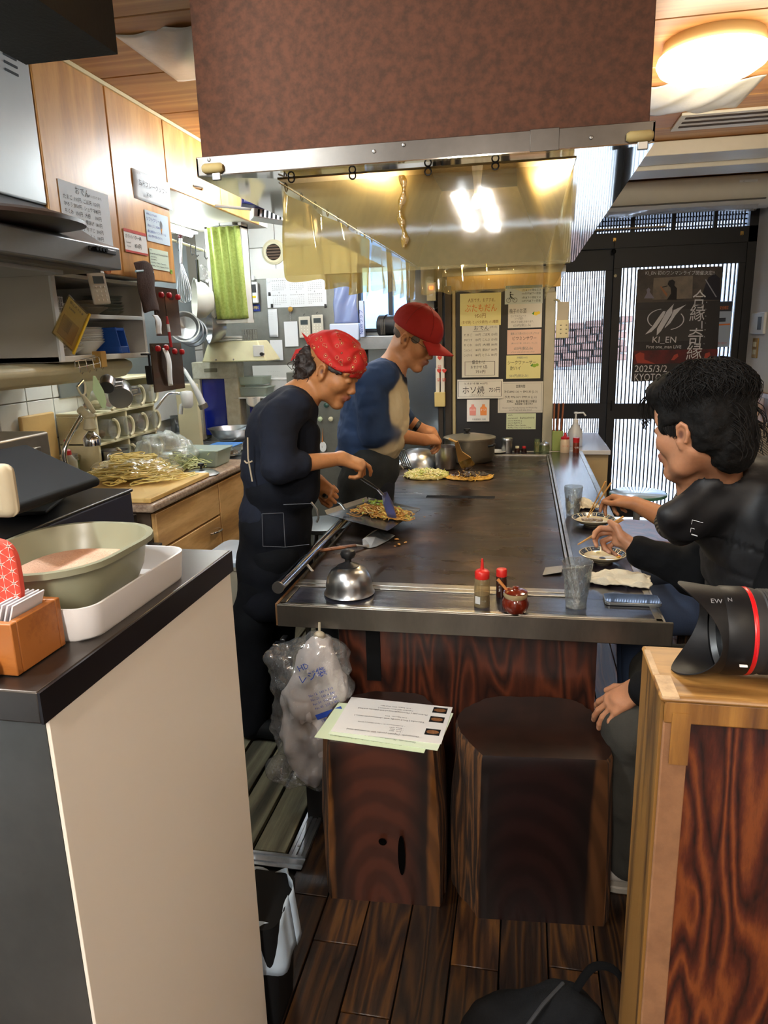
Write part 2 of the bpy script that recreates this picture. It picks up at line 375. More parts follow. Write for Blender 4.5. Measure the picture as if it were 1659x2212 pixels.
        if disp is not None:
            fn = np.cross(V[Q[:, 2]]-V[Q[:, 0]], V[Q[:, 3]]-V[Q[:, 1]]); nn = np.zeros_like(V)
            for j in range(4):
                for i in range(3): nn[:, i] += np.bincount(Q[:, j], fn[:, i], len(V))
            nn /= np.maximum(np.linalg.norm(nn, axis=1), 1e-12)[:, None]; V = V+nn*disp(V, nn)[:, None] if disp(V[:1], nn[:1]).ndim == 1 else V+disp(V, nn)
        CC = None
        cols = [o for o in s.ops if o[2] is not None]
        if cols:
            W_ = np.full(len(V), 1e-6); CC = np.tile(np.array(C(base)[:3])*1e-6, (len(V), 1))
            for op, (f, l, h), col, k in cols:
                if op == 'p': continue
                w = np.exp(-np.maximum(f(V), -.02 if op == '+' else 0)/soft)*1.0; w = np.clip(w, 0, 1e9)
                if op == '-': continue
                CC += w[:, None]*np.array(C(col)[:3]); W_ += w
            CC /= W_[:, None]
            for op, (f, l, h), col, k in cols:
                if op != 'p': continue
                t = np.clip(.5-f(V)/k, 0, 1)[:, None]; CC = CC*(1-t)+np.array(C(col)[:3])*t
        return V, Q, CC
    def obj(s, name, m, parent=None, **k): return joined(name, [s.data(**k)], m, parent)
def joined(name, parts, m, parent=None):
    n = 0; Vs = []; Qs = []; Cs = []
    for V, Q, CC in parts: Vs.append(V); Qs.append(Q+n); n += len(V); Cs.append(CC)
    V = np.concatenate(Vs); Q = np.concatenate(Qs); me = bpy.data.meshes.new(name)
    me.vertices.add(len(V)); me.vertices.foreach_set('co', V.astype(np.float32).ravel()); me.loops.add(len(Q)*4); me.loops.foreach_set('vertex_index', Q.ravel().astype(np.int32))
    me.polygons.add(len(Q)); me.polygons.foreach_set('loop_start', np.arange(0, len(Q)*4, 4, dtype=np.int32)); me.update(calc_edges=True); me.validate(); me.shade_smooth()
    if Cs[0] is not None:
        CC = np.concatenate(Cs); at = me.color_attributes.new('Col', 'FLOAT_COLOR', 'POINT'); at.data.foreach_set('color', np.concatenate([CC, np.ones((len(V), 1))], 1).astype(np.float32).ravel())
    me.materials.append(m); return link(bpy.data.objects.new(name, me), parent)
# =============== shared materials ===============
def stainless(name, col='#b9bcbf', rough=.28, var=.25):
    return mat(name, col, rough, 1, var=var, vs=5, bmp=.04, bs=30)
STEEL = stainless('stainless'); STEELB = stainless('brushed stainless', '#a9a7a3', .38); CHROME = mat('chrome', '#e4e6e8', .08, 1)
BLK = mat('black plastic', '#141416', .4); BLKM = mat('matt black', '#08090b', .75, spec=.2); WHT = mat('white plastic', '#e3e6e6', .4, var=.04)
CREAM = mat('cream plastic', '#ddd6b4', .45, var=.15, vs=6); CRM2 = mat('aged cream enamel', '#e3e0b6', .4, var=.12, vs=4)
DKWOOD = wood('dark timber', '#0b0909', '#26201d', scale=(3, 3, .6), bands=5, rough=.6)
# =============== structure ===============
XL, XR, YK, YD, ZC, YB = -2.35, 1.66, 5.1, 6.0, 2.5, -3.0
fl = box('floor', (XL, YB, -.12), (XR, YD, -.022), mat('subfloor', '#0c0806', .9), kind='structure')
PLK = wood('oak floor plank', '#130a06', '#43290f', '#2b190c', scale=(14, 1.1, 8), bands=9, warp=.5, rough=.38, b=.22, rnd=True)
pm = MB().box((0, 0, -.02), (.1165, .897, 0)).obj('plank', PLK, fl, bev=.0015, seg=1); first = True; rr = random.Random(5)
for i in range(-4, 20):
    x = -.63+i*.12
    y = -.5-rr.random()*.8
    while y < (5.9 if i >= 0 else 1.6):
        if y > -.4 and (i >= 0 or y < .9):
            o = pm if first else dup(pm, parent=fl); first = False
            o.location = (x, y, 0)
            if y+.9 > 5.98: o.scale = (1, (5.98-y)/.9, 1)
            if i < 0: o.scale = (1, (1.685-y)/.9, 1) if y+.9 > 1.685 or y > .7 else (1, 1, 1)
        y += .9
# duckboard slats of the kitchen aisle, running away from the camera
DUCK = wood('worn duckboard', '#2b2a20', '#6d6a55', '#4d4a3a', scale=(7, .5, 7), bands=4, rough=.75, rnd=True)
db = thing('duckboard', 'grey worn wooden duckboard on the floor of the kitchen aisle', 'duckboard', (-1.1, 1.76, 0))
s0 = MB().box((0, 1.76, -.02), (.1, 4.9, 0)).obj('slat', DUCK, db, bev=.002, seg=1); s0.location = (-1.46, 0, 0)
for i in range(1, 7): o = dup(s0, parent=db); o.location = (-1.46+i*.112, 0, 0)
mb = MB()
for k in range(4): mb.box((-.98, 1.69+k*.014, 0), (-.615, 1.70+k*.014, .006+.004*(k % 2)))
for k in range(4): mb.box((-.672+k*.015, 1.742, 0), (-.662+k*.015, 2.05, .006+.004*(k % 2)))
mb.box((-.98, 1.69, 0), (-.615, 1.742, .004)).box((-.672, 1.742, 0), (-.615, 2.05, .004))
o = mb.obj('trim_1', mat('aluminium strip', '#c9ccd0', .35, 1, var=.3), smooth=False); o['kind'] = 'structure'
for p in ((-.65, 1.78), (-.645, 1.93)): MB().cyl((p[0], p[1], .009), (p[0], p[1], .013), .004, 10).obj('screw', STEELB, o)
# ceiling of printed wood boards
CEIL = wood('ceiling board', '#a8733f', '#c99558', '#b98349', scale=(.35, 7, 5), bands=4, rough=.5, b=.05, rnd=False)
ce = box('ceiling', (XL, YB, ZC+.012), (XR, YD, ZC+.06), mat('ceiling core', '#6b4a2c', .8), kind='structure')
pn = MB().box((XL, 0, ZC), (XR, .449, ZC+.013)).obj('panel', CEIL, ce, bev=.003, seg=1); first = True
for i in range(-11, 9):
    y = 2.303+i*.455
    if y < YB: continue
    o = pn if first else dup(pn, parent=ce); first = False; o.location = (0, y, 0)
    if y+.455 > YD: o.scale = (1, (YD-y)/.455, 1)
# walls
WALLP = mat('white plaster', '#d8d5d2', .85, var=.08, vs=3, bmp=.25, bs=120)
wl = box('wall_left', (XL-.08, YB, 0), (XL, YK, ZC), mat('left wall backing', '#8d8a80', .8), kind='structure')
box('wall_rear', (XL, YB-.08, 0), (XR, YB, ZC), mat('rear wall', '#8a7a66', .8), kind='structure')
TILE = mat('white wall tile', '#dfe0da', .2, var=.1, vs=3, coat=.3)
tl = MB().box((0, .0025, .0025), (.008, .1975, .1975)).obj('tile', TILE, wl, bev=.002, seg=2); first = True
for j in range(5):
    for i in range(16):
        o = tl if first else dup(tl, parent=wl); first = False; o.location = (XL, 1.85+i*.2, .665+j*.2)
# kitchen back wall with a window opening
wk = tag(thing('wall_back', 'tiled kitchen back wall', None, (-1, YK, 0)), kind='structure'); del wk['label']
BK = mat('back wall backing', '#8f8d84', .8)
WX0, WX1, WZ0, WZ1 = -1.16, -.79, 1.56, 2.02
for a, b in (((XL, YK, 0), (WX0, YK+.08, ZC)), ((WX1, YK, 0), (-.62, YK+.08, ZC)), ((WX0, YK, 0), (WX1, YK+.08, WZ0)), ((WX0, YK, WZ1), (WX1, YK+.08, ZC))):
    box('panel', a, b, BK, wk)
box('wall_corner', (-.68, YK+.09, 0), (-.63, YD-.05, ZC), BK, kind='structure')
t2 = MB().box((.0025, -.008, .0025), (.1975, 0, .1975)).obj('tile', TILE, wk, bev=.002, seg=2); first = True
for (i, j) in [(i, j) for i in range(6) for j in range(3)]+[(i, j) for i in range(8, 8) for j in range(-3, 3)]:
    if i == 2 and j == 0: pass
    o = t2 if first else dup(t2, parent=wk); first = False; o.location = (XL+i*.2, YK, 1.96+j*.2)
MB().box((.0025-.0, -.006, .87), (1.16, -.001, 1.955)).obj('wall_sheet', mat('dull grey wall sheet', '#8b8b84', .4, .6, var=.2), wk, smooth=False).location = (XL, YK, 0)
w1 = tag(thing('window_1', None, None, (WX0, YK, WZ0)), kind='structure')
FR = mat('black window frame', '#15171b', .5)
mb = MB(); t = .022
for a, b in (((WX0, 5.09, WZ0), (WX1, 5.17, WZ0+t)), ((WX0, 5.09, WZ1-t), (WX1, 5.17, WZ1)), ((WX0, 5.09, WZ0), (WX0+t, 5.17, WZ1)), ((WX1-t, 5.09, WZ0), (WX1, 5.17, WZ1)), ((-.945, 5.1, WZ0), (-.915, 5.16, WZ1))): mb.box(a, b)
mb.obj('frame', FR, w1, bev=.003)
PANE = film('window pane', '#cfe0f2', .05, .02)
box('pane', (WX0+t, 5.13, WZ0+t), (-.945, 5.134, WZ1-t), PANE, w1); box('pane', (-.915, 5.13, WZ0+t), (WX1-t, 5.134, WZ1-t), PANE, w1)
# entrance wall: posts, lintel, transom, lattice doors
DK = mat('dark stained timber', '#17171b', .55, var=.3, vs=5, bmp=.15, bs=40)
we = tag(thing('wall_entrance', None, None, (.9, YD, 0)), kind='structure')
box('panel', (-.68, 5.96, 0), (.13, 6.08, ZC), WALLP, we); box('post', (.13, 5.96, 0), (.2, 6.08, ZC), DK, we); box('lintel', (.2, 5.95, 2.13), (1.66, 6.08, 2.24), DK, we)
box('header', (.2, 5.96, 2.46), (1.66, 6.08, ZC), DK, we); box('post', (1.6, 5.95, 0), (1.68, 6.08, ZC), DK, we)
box('rail', (.2, 5.94, 2.262), (1.02, 5.952, 2.272), mat('bare lath', '#a58a5c', .6), we)
wr = box('wall_right', (XR, YB, 0), (XR+.08, 6.08, ZC), WALLP, kind='structure')
LATT = wood('wainscot veneer', '#5d3a22', '#b98a5c', '#95653f', scale=(4, 4, .8), bands=6, rough=.4, rnd=True)
tr = tag(thing('trim_2', None, None, (XR, 3, 1.06)), kind='structure')
box('cap_rail', (XR-.03, YB, 1.04), (XR, 5.95, 1.075), LATT, tr, bev=.004)
for i in range(12): box('panel', (XR-.014, -.6+i*.545, .02), (XR-.001, -.06+i*.545, 1.04), LATT, tr, bev=.002)
cl = box('trim_3', (XR-.012, 5.0, 1.3), (XR-.001, 5.3, 1.42), WALLP); bpy.data.objects.remove(cl)
def lattice(par, x0, x1, z0, z1, y=6.0, pitch=.0235, w=.0085, mat_=None):
    n = int((x1-x0)/pitch); mb = None
    me0 = MB().box((-w/2, y-.012, z0), (w/2, y+.012, z1)).obj('slat', mat_ or DK, par, smooth=False); me0.location = (x0+pitch*.5, 0, 0)
    for i in range(1, n): o = dup(me0, parent=par); o.location = (x0+pitch*(i+.5), 0, 0)
# transom: vertical slats and thin cross laths
w2 = tag(thing('window_2', None, None, (.9, YD, 2.24)), kind='structure')
lattice(w2, .22, 1.6, 2.24, 2.46, 6.01, .021, .009)
for k in range(6): box('lath', (.22, 6.03, 2.262+k*.034), (1.6, 6.036, 2.272+k*.034), DK, w2)
for x in (.5, .78, 1.07, 1.36): box('muntin', (x, 5.985, 2.24), (x+.025, 6.03, 2.46), DK, w2)
box('pane', (.2, 6.05, 2.24), (1.6, 6.054, 2.46), film('transom pane', '#e8eefc', .04, .02), w2)
GL = film('door pane', '#f2f6ff', .04, .02)
def door(name, x0, x1, y, panes, hx):
    d = tag(thing(name, None, None, ((x0+x1)/2, y, 0)), kind='structure')
    zs = [0.02]+[v for p in panes for v in p]+[2.13]
    for k in range(0, len(zs), 2): box('rail', (x0, y-.018, zs[k]), (x1, y+.018, zs[k+1]), DK, d, bev=.002)
    st = hx
    for z0, z1 in panes:
        box('stile', (x0, y-.018, z0), (st[0], y+.018, z1), DK, d, bev=.002); box('stile', (st[1], y-.018, z0), (x1, y+.018, z1), DK, d, bev=.002)
        lattice(d, st[0], st[1], z0, z1, y, (.0172 if name == 'door_1' else .0295), (.007 if name == 'door_1' else .0085))
        if name == 'door_1':
            for k in range(int((z1-z0)/.05)): box('lath', (st[0], y+.012, z0+.02+k*.05), (st[1], y+.015, z0+.0225+k*.05), DK, d)
        box('pane', (st[0]-.01, y+.02, z0-.01), (st[1]+.01, y+.023, z1+.01), GL, d)
    return d
d1 = door('door_1', .2, .68, 6.03, ((.12, .83), (.955, 1.975)), (.21, .608))
d2 = door('door_2', .66, 1.6, 5.98, ((.12, .83), (.955, 1.985)), (.722, 1.552))
MB().tube([(.692, 5.955, .98), (.692, 5.95, .9)], .006, 8).obj('door_handle', BLK, d2)
MB().ball((.675, 5.955, 1.93), (.012, .006, .013)).obj('latch', CREAM, d2)
for x, z, nm_ in ((.655, 2.19, 1), (1.55, 2.19, 2)):
    q = thing('wall_hook', ('small brass hook screwed to the dark lintel with a black cord' if nm_ == 1 else 'small pale square hook at the end of the dark lintel'), 'hook', (x, 5.94, z))
    box('plate', (x-.012, 5.938, z-.014), (x+.012, 5.95, z+.014), mat('brass', '#b08a48', .4, .7), q, bev=.003)
    MB().tube([(x, 5.936, z-.004), (x, 5.925, z-.014), (x, 5.934, z-.022)], .002, 6).obj('hook', STEELB, q)
    if nm_ == 1: MB().cyl((x, 5.93, z-.02), (x-.004, 5.93, z-.07), .0015, 6).ball((x-.004, 5.93, z-.085), .018).obj('cord', BLKM, q)
# street outside
st = box('ground_outside', (-4, 6.3, -.12), (6, 12.4, -.02), mat('pale street', '#9a9b9c', .8, var=.2, vs=1), kind='structure')
ob = tag(thing('house_outside', 'pale house across the street with a brown stone band', 'house', (1, 10.6, 0)))
box('wall', (-5, 10.6, -.1), (6, 10.9, 4.2), mat('pale house wall', '#b9b6b0', .9, var=.25, vs=1.2), ob)
STN = mat('brown rubble', '#5b4034', .9, var=.5, vs=9); mb = MB(); rr = random.Random(3)
for j in range(6):
    x = -1.8
    while x < 1.3: w = .1+rr.random()*.14; mb.box((x, 10.45-rr.random()*.05, 1.0+j*.1+.2*x*.5), (x+w-.02, 10.6, 1.085+j*.1+.2*x*.5)); x += w
mb.obj('stone_band', STN, ob, bev=.01, seg=1)['kind'] = 'stuff'
box('eave', (-5, 9.6, 2.9), (6, 10.6, 3.05), mat('dark eave', '#35302c', .8), ob); box('door', (-.1, 10.55, 0), (1.0, 10.6, 1.0), mat('outside door', '#c9c2b4', .7), ob)
box('window', (2.2, 10.56, .9), (3.4, 10.6, 2.2), mat('outside glass', '#6b7f9a', .2), ob)
ny = thing('neighbour_house', 'blue shaded tiled roof seen through the kitchen window', 'house', (-1.6, 7.6, 0))
box('wall', (-3.8, 7.6, -.1), (-.75, 7.9, 2.05), mat('neighbour wall', '#8fa3c4', .9, var=.15, vs=2), ny)
ro = MB(Matrix.Rotation(math.radians(-12), 4, 'Y'))
for k in range(5): ro.box((-3.9, 7.35+k*.16, 1.75+k*.06), (-.7, 7.52+k*.16, 1.79+k*.06))
ro.obj('roof', mat('blue roof', '#4a566e', .5), ny, smooth=False)
# ---------------- air conditioner above the transom ----------------
AC = mat('ivory appliance', '#d6d2c6', .35, var=.05); ac = thing('air_conditioner', 'long ivory wall air conditioner above the transom lattice', 'air conditioner', (1.05, 5.5, 2.3))
mb = MB(Matrix(((0, 0, 1, 0), (1, 0, 0, 0), (0, 1, 0, 0), (0, 0, 0, 1))))
prof = [(5.38, 2.49), (5.38, 2.42), (5.40, 2.36), (5.46, 2.315), (5.56, 2.30), (5.66, 2.32), (5.66, 2.49)]
mb.prism(prof, .44, 1.6); mb.obj('body', AC, ac, bev=.012, seg=3)
box('louvre', (.5, 5.405, 2.338), (1.54, 5.43, 2.345), mat('ac gap', '#55524a', .6), ac, M=None); box('logo_plate', (1.36, 5.374, 2.44), (1.47, 5.382, 2.455), WHT, ac)
write(ac, frame((1, 0, 0), (0, -1, 0), (1.38, 5.3735, 2.443)), [('a/c', 0, 0, .008)], [INK['grey']])
MB().grid(lambda u, v: (.55+u*.95, 5.41+v*.13+.01*math.sin(u*9), 2.31-.035*math.sin(PI*v)*(.6+.4*math.sin(u*7+1))), 30, 8).obj('draught_sheet', film('clear draught film', '#e6e6e6', .2, .15, veil=.12, bmp=.4), ac)
cb = thing('ceiling_cassette', 'two ivory ceiling bands between lamp and air conditioner', 'duct cover', (1.05, 4.6, 2.4))
box('upper_band', (.3, 4.36, 2.425), (XR-.01, 4.60, 2.495), AC, cb, bev=.004); box('lower_band', (.3, 4.62, 2.404), (XR-.01, 4.86, 2.49), AC, cb, bev=.004)
vg = thing('ceiling_vent', 'flat cream slotted vent in the ceiling before the ivory bands', 'vent', (.95, 4.05, 2.49))
box('frame', (.70, 3.86, 2.486), (1.2, 4.14, 2.4995), AC, vg, bev=.003)
for k in range(3): box('slot', (.725, 3.895+k*.075, 2.484), (1.175, 3.925+k*.075, 2.487), mat('slot dark', '#3b2c1c', .8), vg)
lv = thing('louvred_box', 'orange brown slatted wooden box at the far end of the ceiling', 'louvre', (1.56, 4.25, 2.3))
LO = mat('orange cedar', '#b0692c', .5, var=.3, vs=5)
box('side_rail', (1.475, 4.1, 2.21), (1.5, 4.13, 2.495), LO, lv, bev=.003)
for k in range(7): MB(T(1.575, 4.12, 2.24+k*.036) @ Matrix.Rotation(.5, 4, 'Y')).box((-.075, -.01, -.004), (.075, .012, .004)).obj('slat', LO, lv, smooth=False)
# ceiling lamp
dl = thing('dome_lamp', 'glowing white oval dome lamp on the wooden ceiling', 'ceiling lamp', (.64, 2.98, 2.5))
Md = T(.63, 2.98, 0)
MB(Md).lathe([(.165, 2.5), (.17, 2.47), (.165, 2.455)], 48).obj('base_ring', mat('cream lamp ring', '#dcc48c', .4), dl)
DOME = mat('opal glass', '#fff1d6', .3, emit=5.0)
MB(Md).lathe([(.16, 2.462), (.182, 2.452), (.187, 2.435), (.175, 2.412), (.14, 2.39), (.09, 2.376), (.04, 2.371), (0, 2.37)], 48).obj('lamp_shade', DOME, dl)
for i, (q, lab) in enumerate((((.45, 3.42, .93, 3.85), 'white filter pad taped to the ceiling behind the dome lamp'), ((.78, 2.2, 1.25, 2.62), 'crumpled clear plastic sheet taped to the ceiling before the dome lamp'), ((-1.33, 2.40, -.8, 2.85), 'crumpled plastic sheet taped to the ceiling left of the big hood'))):
    x0, y0, x1, y1 = q
    o = MB().grid(lambda u, v: (x0+u*(x1-x0), y0+v*(y1-y0)+.012*math.sin(u*11), ZC-.003-.03*math.sin(PI*u)*math.sin(PI*v)-.008*math.sin(u*17+v*9)*math.sin(PI*u)), 26, 20).obj('ceiling_sheet', mat('milky plastic sheet', '#d8d5cb', .3, var=.1, bmp=.5, bs=18), None, solid=.001)
    tag(o, lab, 'plastic sheet', kind='thing')
# fixtures behind and beside the camera
for nm_, x, y0, y1, lab in (('twin_tube_lamp', -.36, -2.4, -.8, 'twin white fluorescent tubes on the ceiling behind the viewer'), ('kitchen_tube_lamp', -1.15, .2, 1.3, 'cool white fluorescent fitting over the register counter'), ('far_tube_lamp', -1.25, 3.3, 4.6, 'cool white fluorescent fitting over the kitchen aisle')):
    q = thing(nm_, lab, 'ceiling lamp', (x, (y0+y1)/2, ZC)); box('housing', (x-.09, y0, 2.455), (x+.09, y1, ZC-.001), WHT, q, bev=.01)
    for dx in (-.06, .06): MB().cyl((x+dx, y0+.03, 2.437), (x+dx, y1-.03, 2.437), .014, 12).obj('tube', mat('lit tube', '#f4faff', .4, emit=7), q)
# right wall controls
q = thing('thermostat', 'white wall controller with grey display beside the doors', 'controller', (XR, 5.6, 1.6)); a = P(1628, 700, x=XR-.01)
box('body', (XR-.02, 5.55, 1.47), (XR, 5.85, 1.62), WHT, q, bev=.006); box('display', (XR-.022, 5.6, 1.50), (XR-.019, 5.68, 1.59), mat('lcd', '#3d4648', .3), q)
q = thing('wall_switch', 'brass coloured double light switch under the white controller', 'switch', (XR, 5.7, 1.36))
box('plate', (XR-.008, 5.68, 1.30), (XR, 5.8, 1.44), mat('brass', '#b08a48', .4, .7), q, bev=.003)
for k in range(2): box('rocker', (XR-.012, 5.71, 1.325+k*.055), (XR-.007, 5.77, 1.36+k*.055), CREAM, q, bev=.002)
q = MB().grid(lambda u, v: (XR-.02-.03*abs(math.sin(u*9))*(.3+v), 5.15+u*.7, 2.42-v*(.16+.1*math.sin(u*5))), 26, 10).obj('pipe_wrap', mat('crumpled film wrap', '#bdb9b4', .25, bmp=.6, bs=25), None, solid=.002); tag(q, 'crumpled pale plastic hanging at the top right of the entrance', 'plastic sheet')
q = MB().grid(lambda u, v: (XR-.012-.01*math.sin(u*12), 4.62+u*.5, 1.46-v*.36), 16, 10).obj('wall_film', film('blue wall film', '#c8d4ea', .25, .1, veil=.4, vcol='#aeb8cc', bmp=.5), None, solid=.001); tag(q, 'bluish clear sheet pinned above the wooden wainscot on the right', 'plastic sheet')
# =============== range hood, duct, upper cabinets ===============
MAPLE = wood('golden maple veneer', '#a8773a', '#dca45c', '#c88f48', scale=(5, 5, .8), bands=3, rough=.42, b=.03, coat=.08)
GREYM = mat('grey enamel', '#9a9c9c', .4, .3)
DUCTC = mat('pale blue grey duct cover', '#c3cdd0', .35, .35, var=.06, vs=4)
h = thing('range_hood', 'grey slanted kitchen range hood with a pale blue grey duct cover', 'range hood', (-1.8, 1.9, 1.77))
mb = MB(Matrix(((1, 0, 0, 0), (0, 0, 1, 0), (0, 1, 0, 0), (0, 0, 0, 1))))
mb.prism([(-2.34, 1.775), (-1.35, 1.765), (-1.35, 1.835), (-1.42, 1.86), (-1.62, 1.99), (-2.34, 1.99)], 1.3, 2.33)
mb.obj('hood_body', mat('grey hood enamel', '#7f8286', .35, .55, var=.1), h, bev=.004)
box('duct_cover', (-2.34, 1.3, 1.985), (-1.6, 2.33, 2.44), DUCTC, h, bev=.006)
box('underside_panel', (-2.3, 1.34, 1.755), (-1.40, 2.28, 1.772), mat('hood underside', '#6a6963', .5, .5), h); box('filter_frame', (-2.0, 1.5, 1.742), (-1.45, 2.15, 1.757), GREYM, h, bev=.003)
a = P(190, 530, x=-1.35); b = P(248, 552, x=-1.35)
pl = box('switch_panel', (-1.352, a.y, b.z), (-1.343, b.y, a.z), BLK, h, bev=.003)
for k in range(4): MB().cyl((-1.345, a.y+.02+k*.018, (a.z+b.z)/2), (-1.330, a.y+.02+k*.018, (a.z+b.z)/2), .0065, 12).obj('knob', BLKM, pl)
for r in range(3):
    for c_ in range(2):
        y = 2.12+c_*.085; z = 2.40-r*.022; MB().box((-1.602, y, z), (-1.597, y+.06, z+.007)).obj('slot', mat('slot black', '#2d3236', .8), h, smooth=False)
c0 = P(100, 480, z=1.93)
q = thing('lacquer_tray', 'dark brown oval wooden lid lying tilted on top of the range hood', 'tray', (-1.42, 2.0, 1.87))
MB(T(-1.40, 1.86, 1.85) @ Matrix.Rotation(.03, 4, 'X')).lathe([(.0, -.002), (.17, 0), (.2, .008), (.2, .018), (.16, .03), (0, .036)], 40, sx=.8, sy=1.35).obj('lid', mat('dark lacquer', '#24150e', .45), q)
q = thing('duct_box', 'dark charcoal boxed duct hanging from the ceiling above the range hood', 'duct', (-1.2, 1.6, 2.3))
box('body', (-1.30, 1.38, 2.24), (-1.035, 1.88, 2.495), mat('charcoal felt', '#28251d', .9, bmp=.5, bs=90), q)
cab = thing('tall_wall_cabinet', 'maple wall cabinet with two tall doors covered in paper menus', 'cabinet', (-1.98, 2.77, 1.79))
CORE = mat('cabinet carcass', '#cfc8b8', .5)
box('carcass', (-2.34, 2.335, 1.80), (-1.622, 3.225, 2.49), CORE, cab)
for y0, y1 in ((2.338, 2.768), (2.774, 3.226)): box('door', (-1.621, y0, 1.79), (-1.60, y1, 2.485), MAPLE, cab, bev=.004, seg=3)
sc_ = thing('short_wall_cabinet', 'maple wall cabinet with two short doors and bow handles', 'cabinet', (-1.98, 3.8, 2.2))
box('carcass', (-2.34, 3.232, 2.215), (-1.622, 4.6, 2.49), CORE, sc_)
for y0, y1, hy in ((3.232, 3.828, 3.50), (3.834, 4.40, 4.10)):
    d = box('door', (-1.621, y0, 2.205), (-1.60, y1, 2.485), MAPLE, sc_, bev=.004, seg=3)
    MB().tube(smoothpath([(-1.6, hy, 2.262), (-1.583, hy+.03, 2.262), (-1.58, hy+.06, 2.262), (-1.6, hy+.1, 2.262)]), .005, 8).obj('handle', STEELB, d)
tr = box('trim_4', (-1.625, 2.335, 2.484), (-1.595, 4.6, 2.498), mat('cream strip', '#e8d9a8', .5)); tr['kind'] = 'structure'
# scribbled wire mark and papers on the tall doors
q = MB(); rr = random.Random(2)
for k in range(9): r = .012+rr.random()*.014; cy, cz = P(232, 582, x=-1.598)[1:]; q.tube([(-1.598, cy+r*math.cos(t/3+k), cz+.7*r*math.sin(t/3+k)) for t in range(20)], .0006, 4, closed=True)
q = q.obj('burn_mark', mat('burn mark', '#a8561a', .7), None); tag(q, 'orange scribbled ring mark at the bottom of the left tall cabinet door', 'mark')
def wallM(x, tl, br):
    a = P(*tl, x=x); b = P(*br, x=x); return frame((0, 1, 0), (1, 0, 0), (x, a.y, a.z)), b.y-a.y, a.z-b.z
M_, w, hh = wallM(-1.598, (124, 385), (244, 525))
sheet('paper_menu', 'white laminated hand-lettered oden menu on the left tall cabinet door', 'menu', M_, w, .205, '#dfe6ec', [('おでん', .095, -.032, .022), ('(いろいろあります)', .165, -.03, .008)]+
      [(t, x, -.058-.024*i, .013) for i, r_ in enumerate((('たまご', '100円', 'ごぼ天', '150円'), ('ひろうす', '150円', 'シュウマイ', '180円'), ('ちくわ', '150円', '大根', '180円'), ('こんにゃく', '180円', '厚あげ', '180円'), ('じゃがいも', '180円', '牛すじ', '300円'), ('', '', 'とうふ', '180円'))) for t, x in zip(r_, (.02, .085, .14, .205)) if t])
M_, w, hh = wallM(-1.597, (284, 362), (369, 440))
sheet('paper_menu', 'curled white paper lettered NEW brown rice flake soft cream, 380 yen', 'menu', M_, w, .115, '#e6ebee', [('NEW', .02, -.018, .011, 1), ('玄米フレークソフト', .03, -.058, .019, 0, w*.78), ('¥380', .09, -.095, .017)], ('black', 'grey'), curl=.006)
M_, w, hh = wallM(-1.5965, (312, 452), (368, 532))
def cone_(p, M2):
    MB(M2).prism([(.125, -.055), (.142, -.055), (.1335, -.085)], 0, .0005).obj('picture', mat('cone paper', '#c88a3c', .7), p, smooth=False)
    MB(M2).prism([(.1335+.011*math.cos(t*.5), -.046+.016*math.sin(t*.5)) for t in range(12)], 0, .0006).obj('picture', INK['grey'], p, smooth=False)
sheet('paper_menu', 'pale blue soft ice cream price paper with a small cone drawing', 'menu', M_, w, .125, '#cfe0ea', [('soft ice cream', .008, -.018, .012, 0), ('ソフトクリーム', .008, -.042, .014), ('¥360 (ミニ ¥240)', .012, -.066, .011), ('(黄な粉黒みつソフトクリーム', .006, -.089, .009), ('¥220 売り切れゴメン)', .012, -.108, .009)], ('blue',), extra=cone_)
M_, w, hh = wallM(-1.5965, (266, 492), (320, 555))
def redbar(p, M2): MB(M2).box((0, -.012, 0), (w, 0, .0005)).box((0, -.09, 0), (w, -.082, .0005)).obj('border', INK['red'], p, smooth=False)
sheet('paper_menu', 'white card with red borders offering oyster butter fry, 850 yen', 'menu', M_, w, .09, '#eceae6', [('かきのバター焼', .01, -.034, .013), ('Sauteed', .012, -.055, .008), ('Oyster', .014, -.07, .008), ('850円', .075, -.068, .016)], extra=redbar)
M_, w, hh = wallM(-1.5965, (322, 535), (367, 592))
sheet('paper_note', 'pale green wifi password note on the tall cabinet door', 'note', M_, w, .085, '#d5e6d2', [('WiFi', .004, -.01, .006), ('password: katsu0000', .004, -.024, .008, 0, w*.92), ('aterm-8a8141-g', .004, -.037, .006), ('aterm-8a8141-a', .004, -.048, .006), ('AirMac Time Capsule', .004, -.061, .006, 0, w*.8), ('AirMac Time Capsule 5GHz', .004, -.074, .006, 0, w*.92)])
M_, w, hh = wallM(-1.5965, (368, 582), (374, 596)); sheet('sticky_note', 'tiny lime green sticker low on the tall cabinet door', 'note', M_, .018, .018, '#9ad23c', [('中', .004, -.014, .01)])
# open shelf unit with crockery
su = thing('open_shelf_unit', 'white open shelf unit stacked with plates under the maple cabinet', 'shelf', (-2.0, 2.8, 1.475))
SHW = mat('off white melamine', '#dcdad0', .45, var=.08); Y0, Y1, XF = 2.46, 3.12, -1.72
box('side_panel', (-2.34, Y0, 1.46), (XF, Y0+.02, 1.79), mat('grey side panel', '#b9b6ae', .5), su, bev=.002); box('side_panel', (-2.34, Y1-.02, 1.46), (XF, Y1, 1.79), SHW, su)
box('shelf_board', (-2.34, Y0, 1.46), (XF+.004, Y1, 1.482), SHW, su, bev=.002); box('shelf_board', (-2.34, Y0+.02, 1.625), (XF, Y1-.02, 1.642), SHW, su, bev=.002); box('top_board', (-2.34, Y0, 1.775), (XF, Y1, 1.789), SHW, su)
box('back_panel', (-2.34, Y0, 1.46), (-2.33, Y1, 1.79), mat('shelf back', '#3a332c', .8), su); box('front_stile', (XF-.004, Y0-.002, 1.462), (XF+.006, Y0+.022, 1.788), WHT, su)
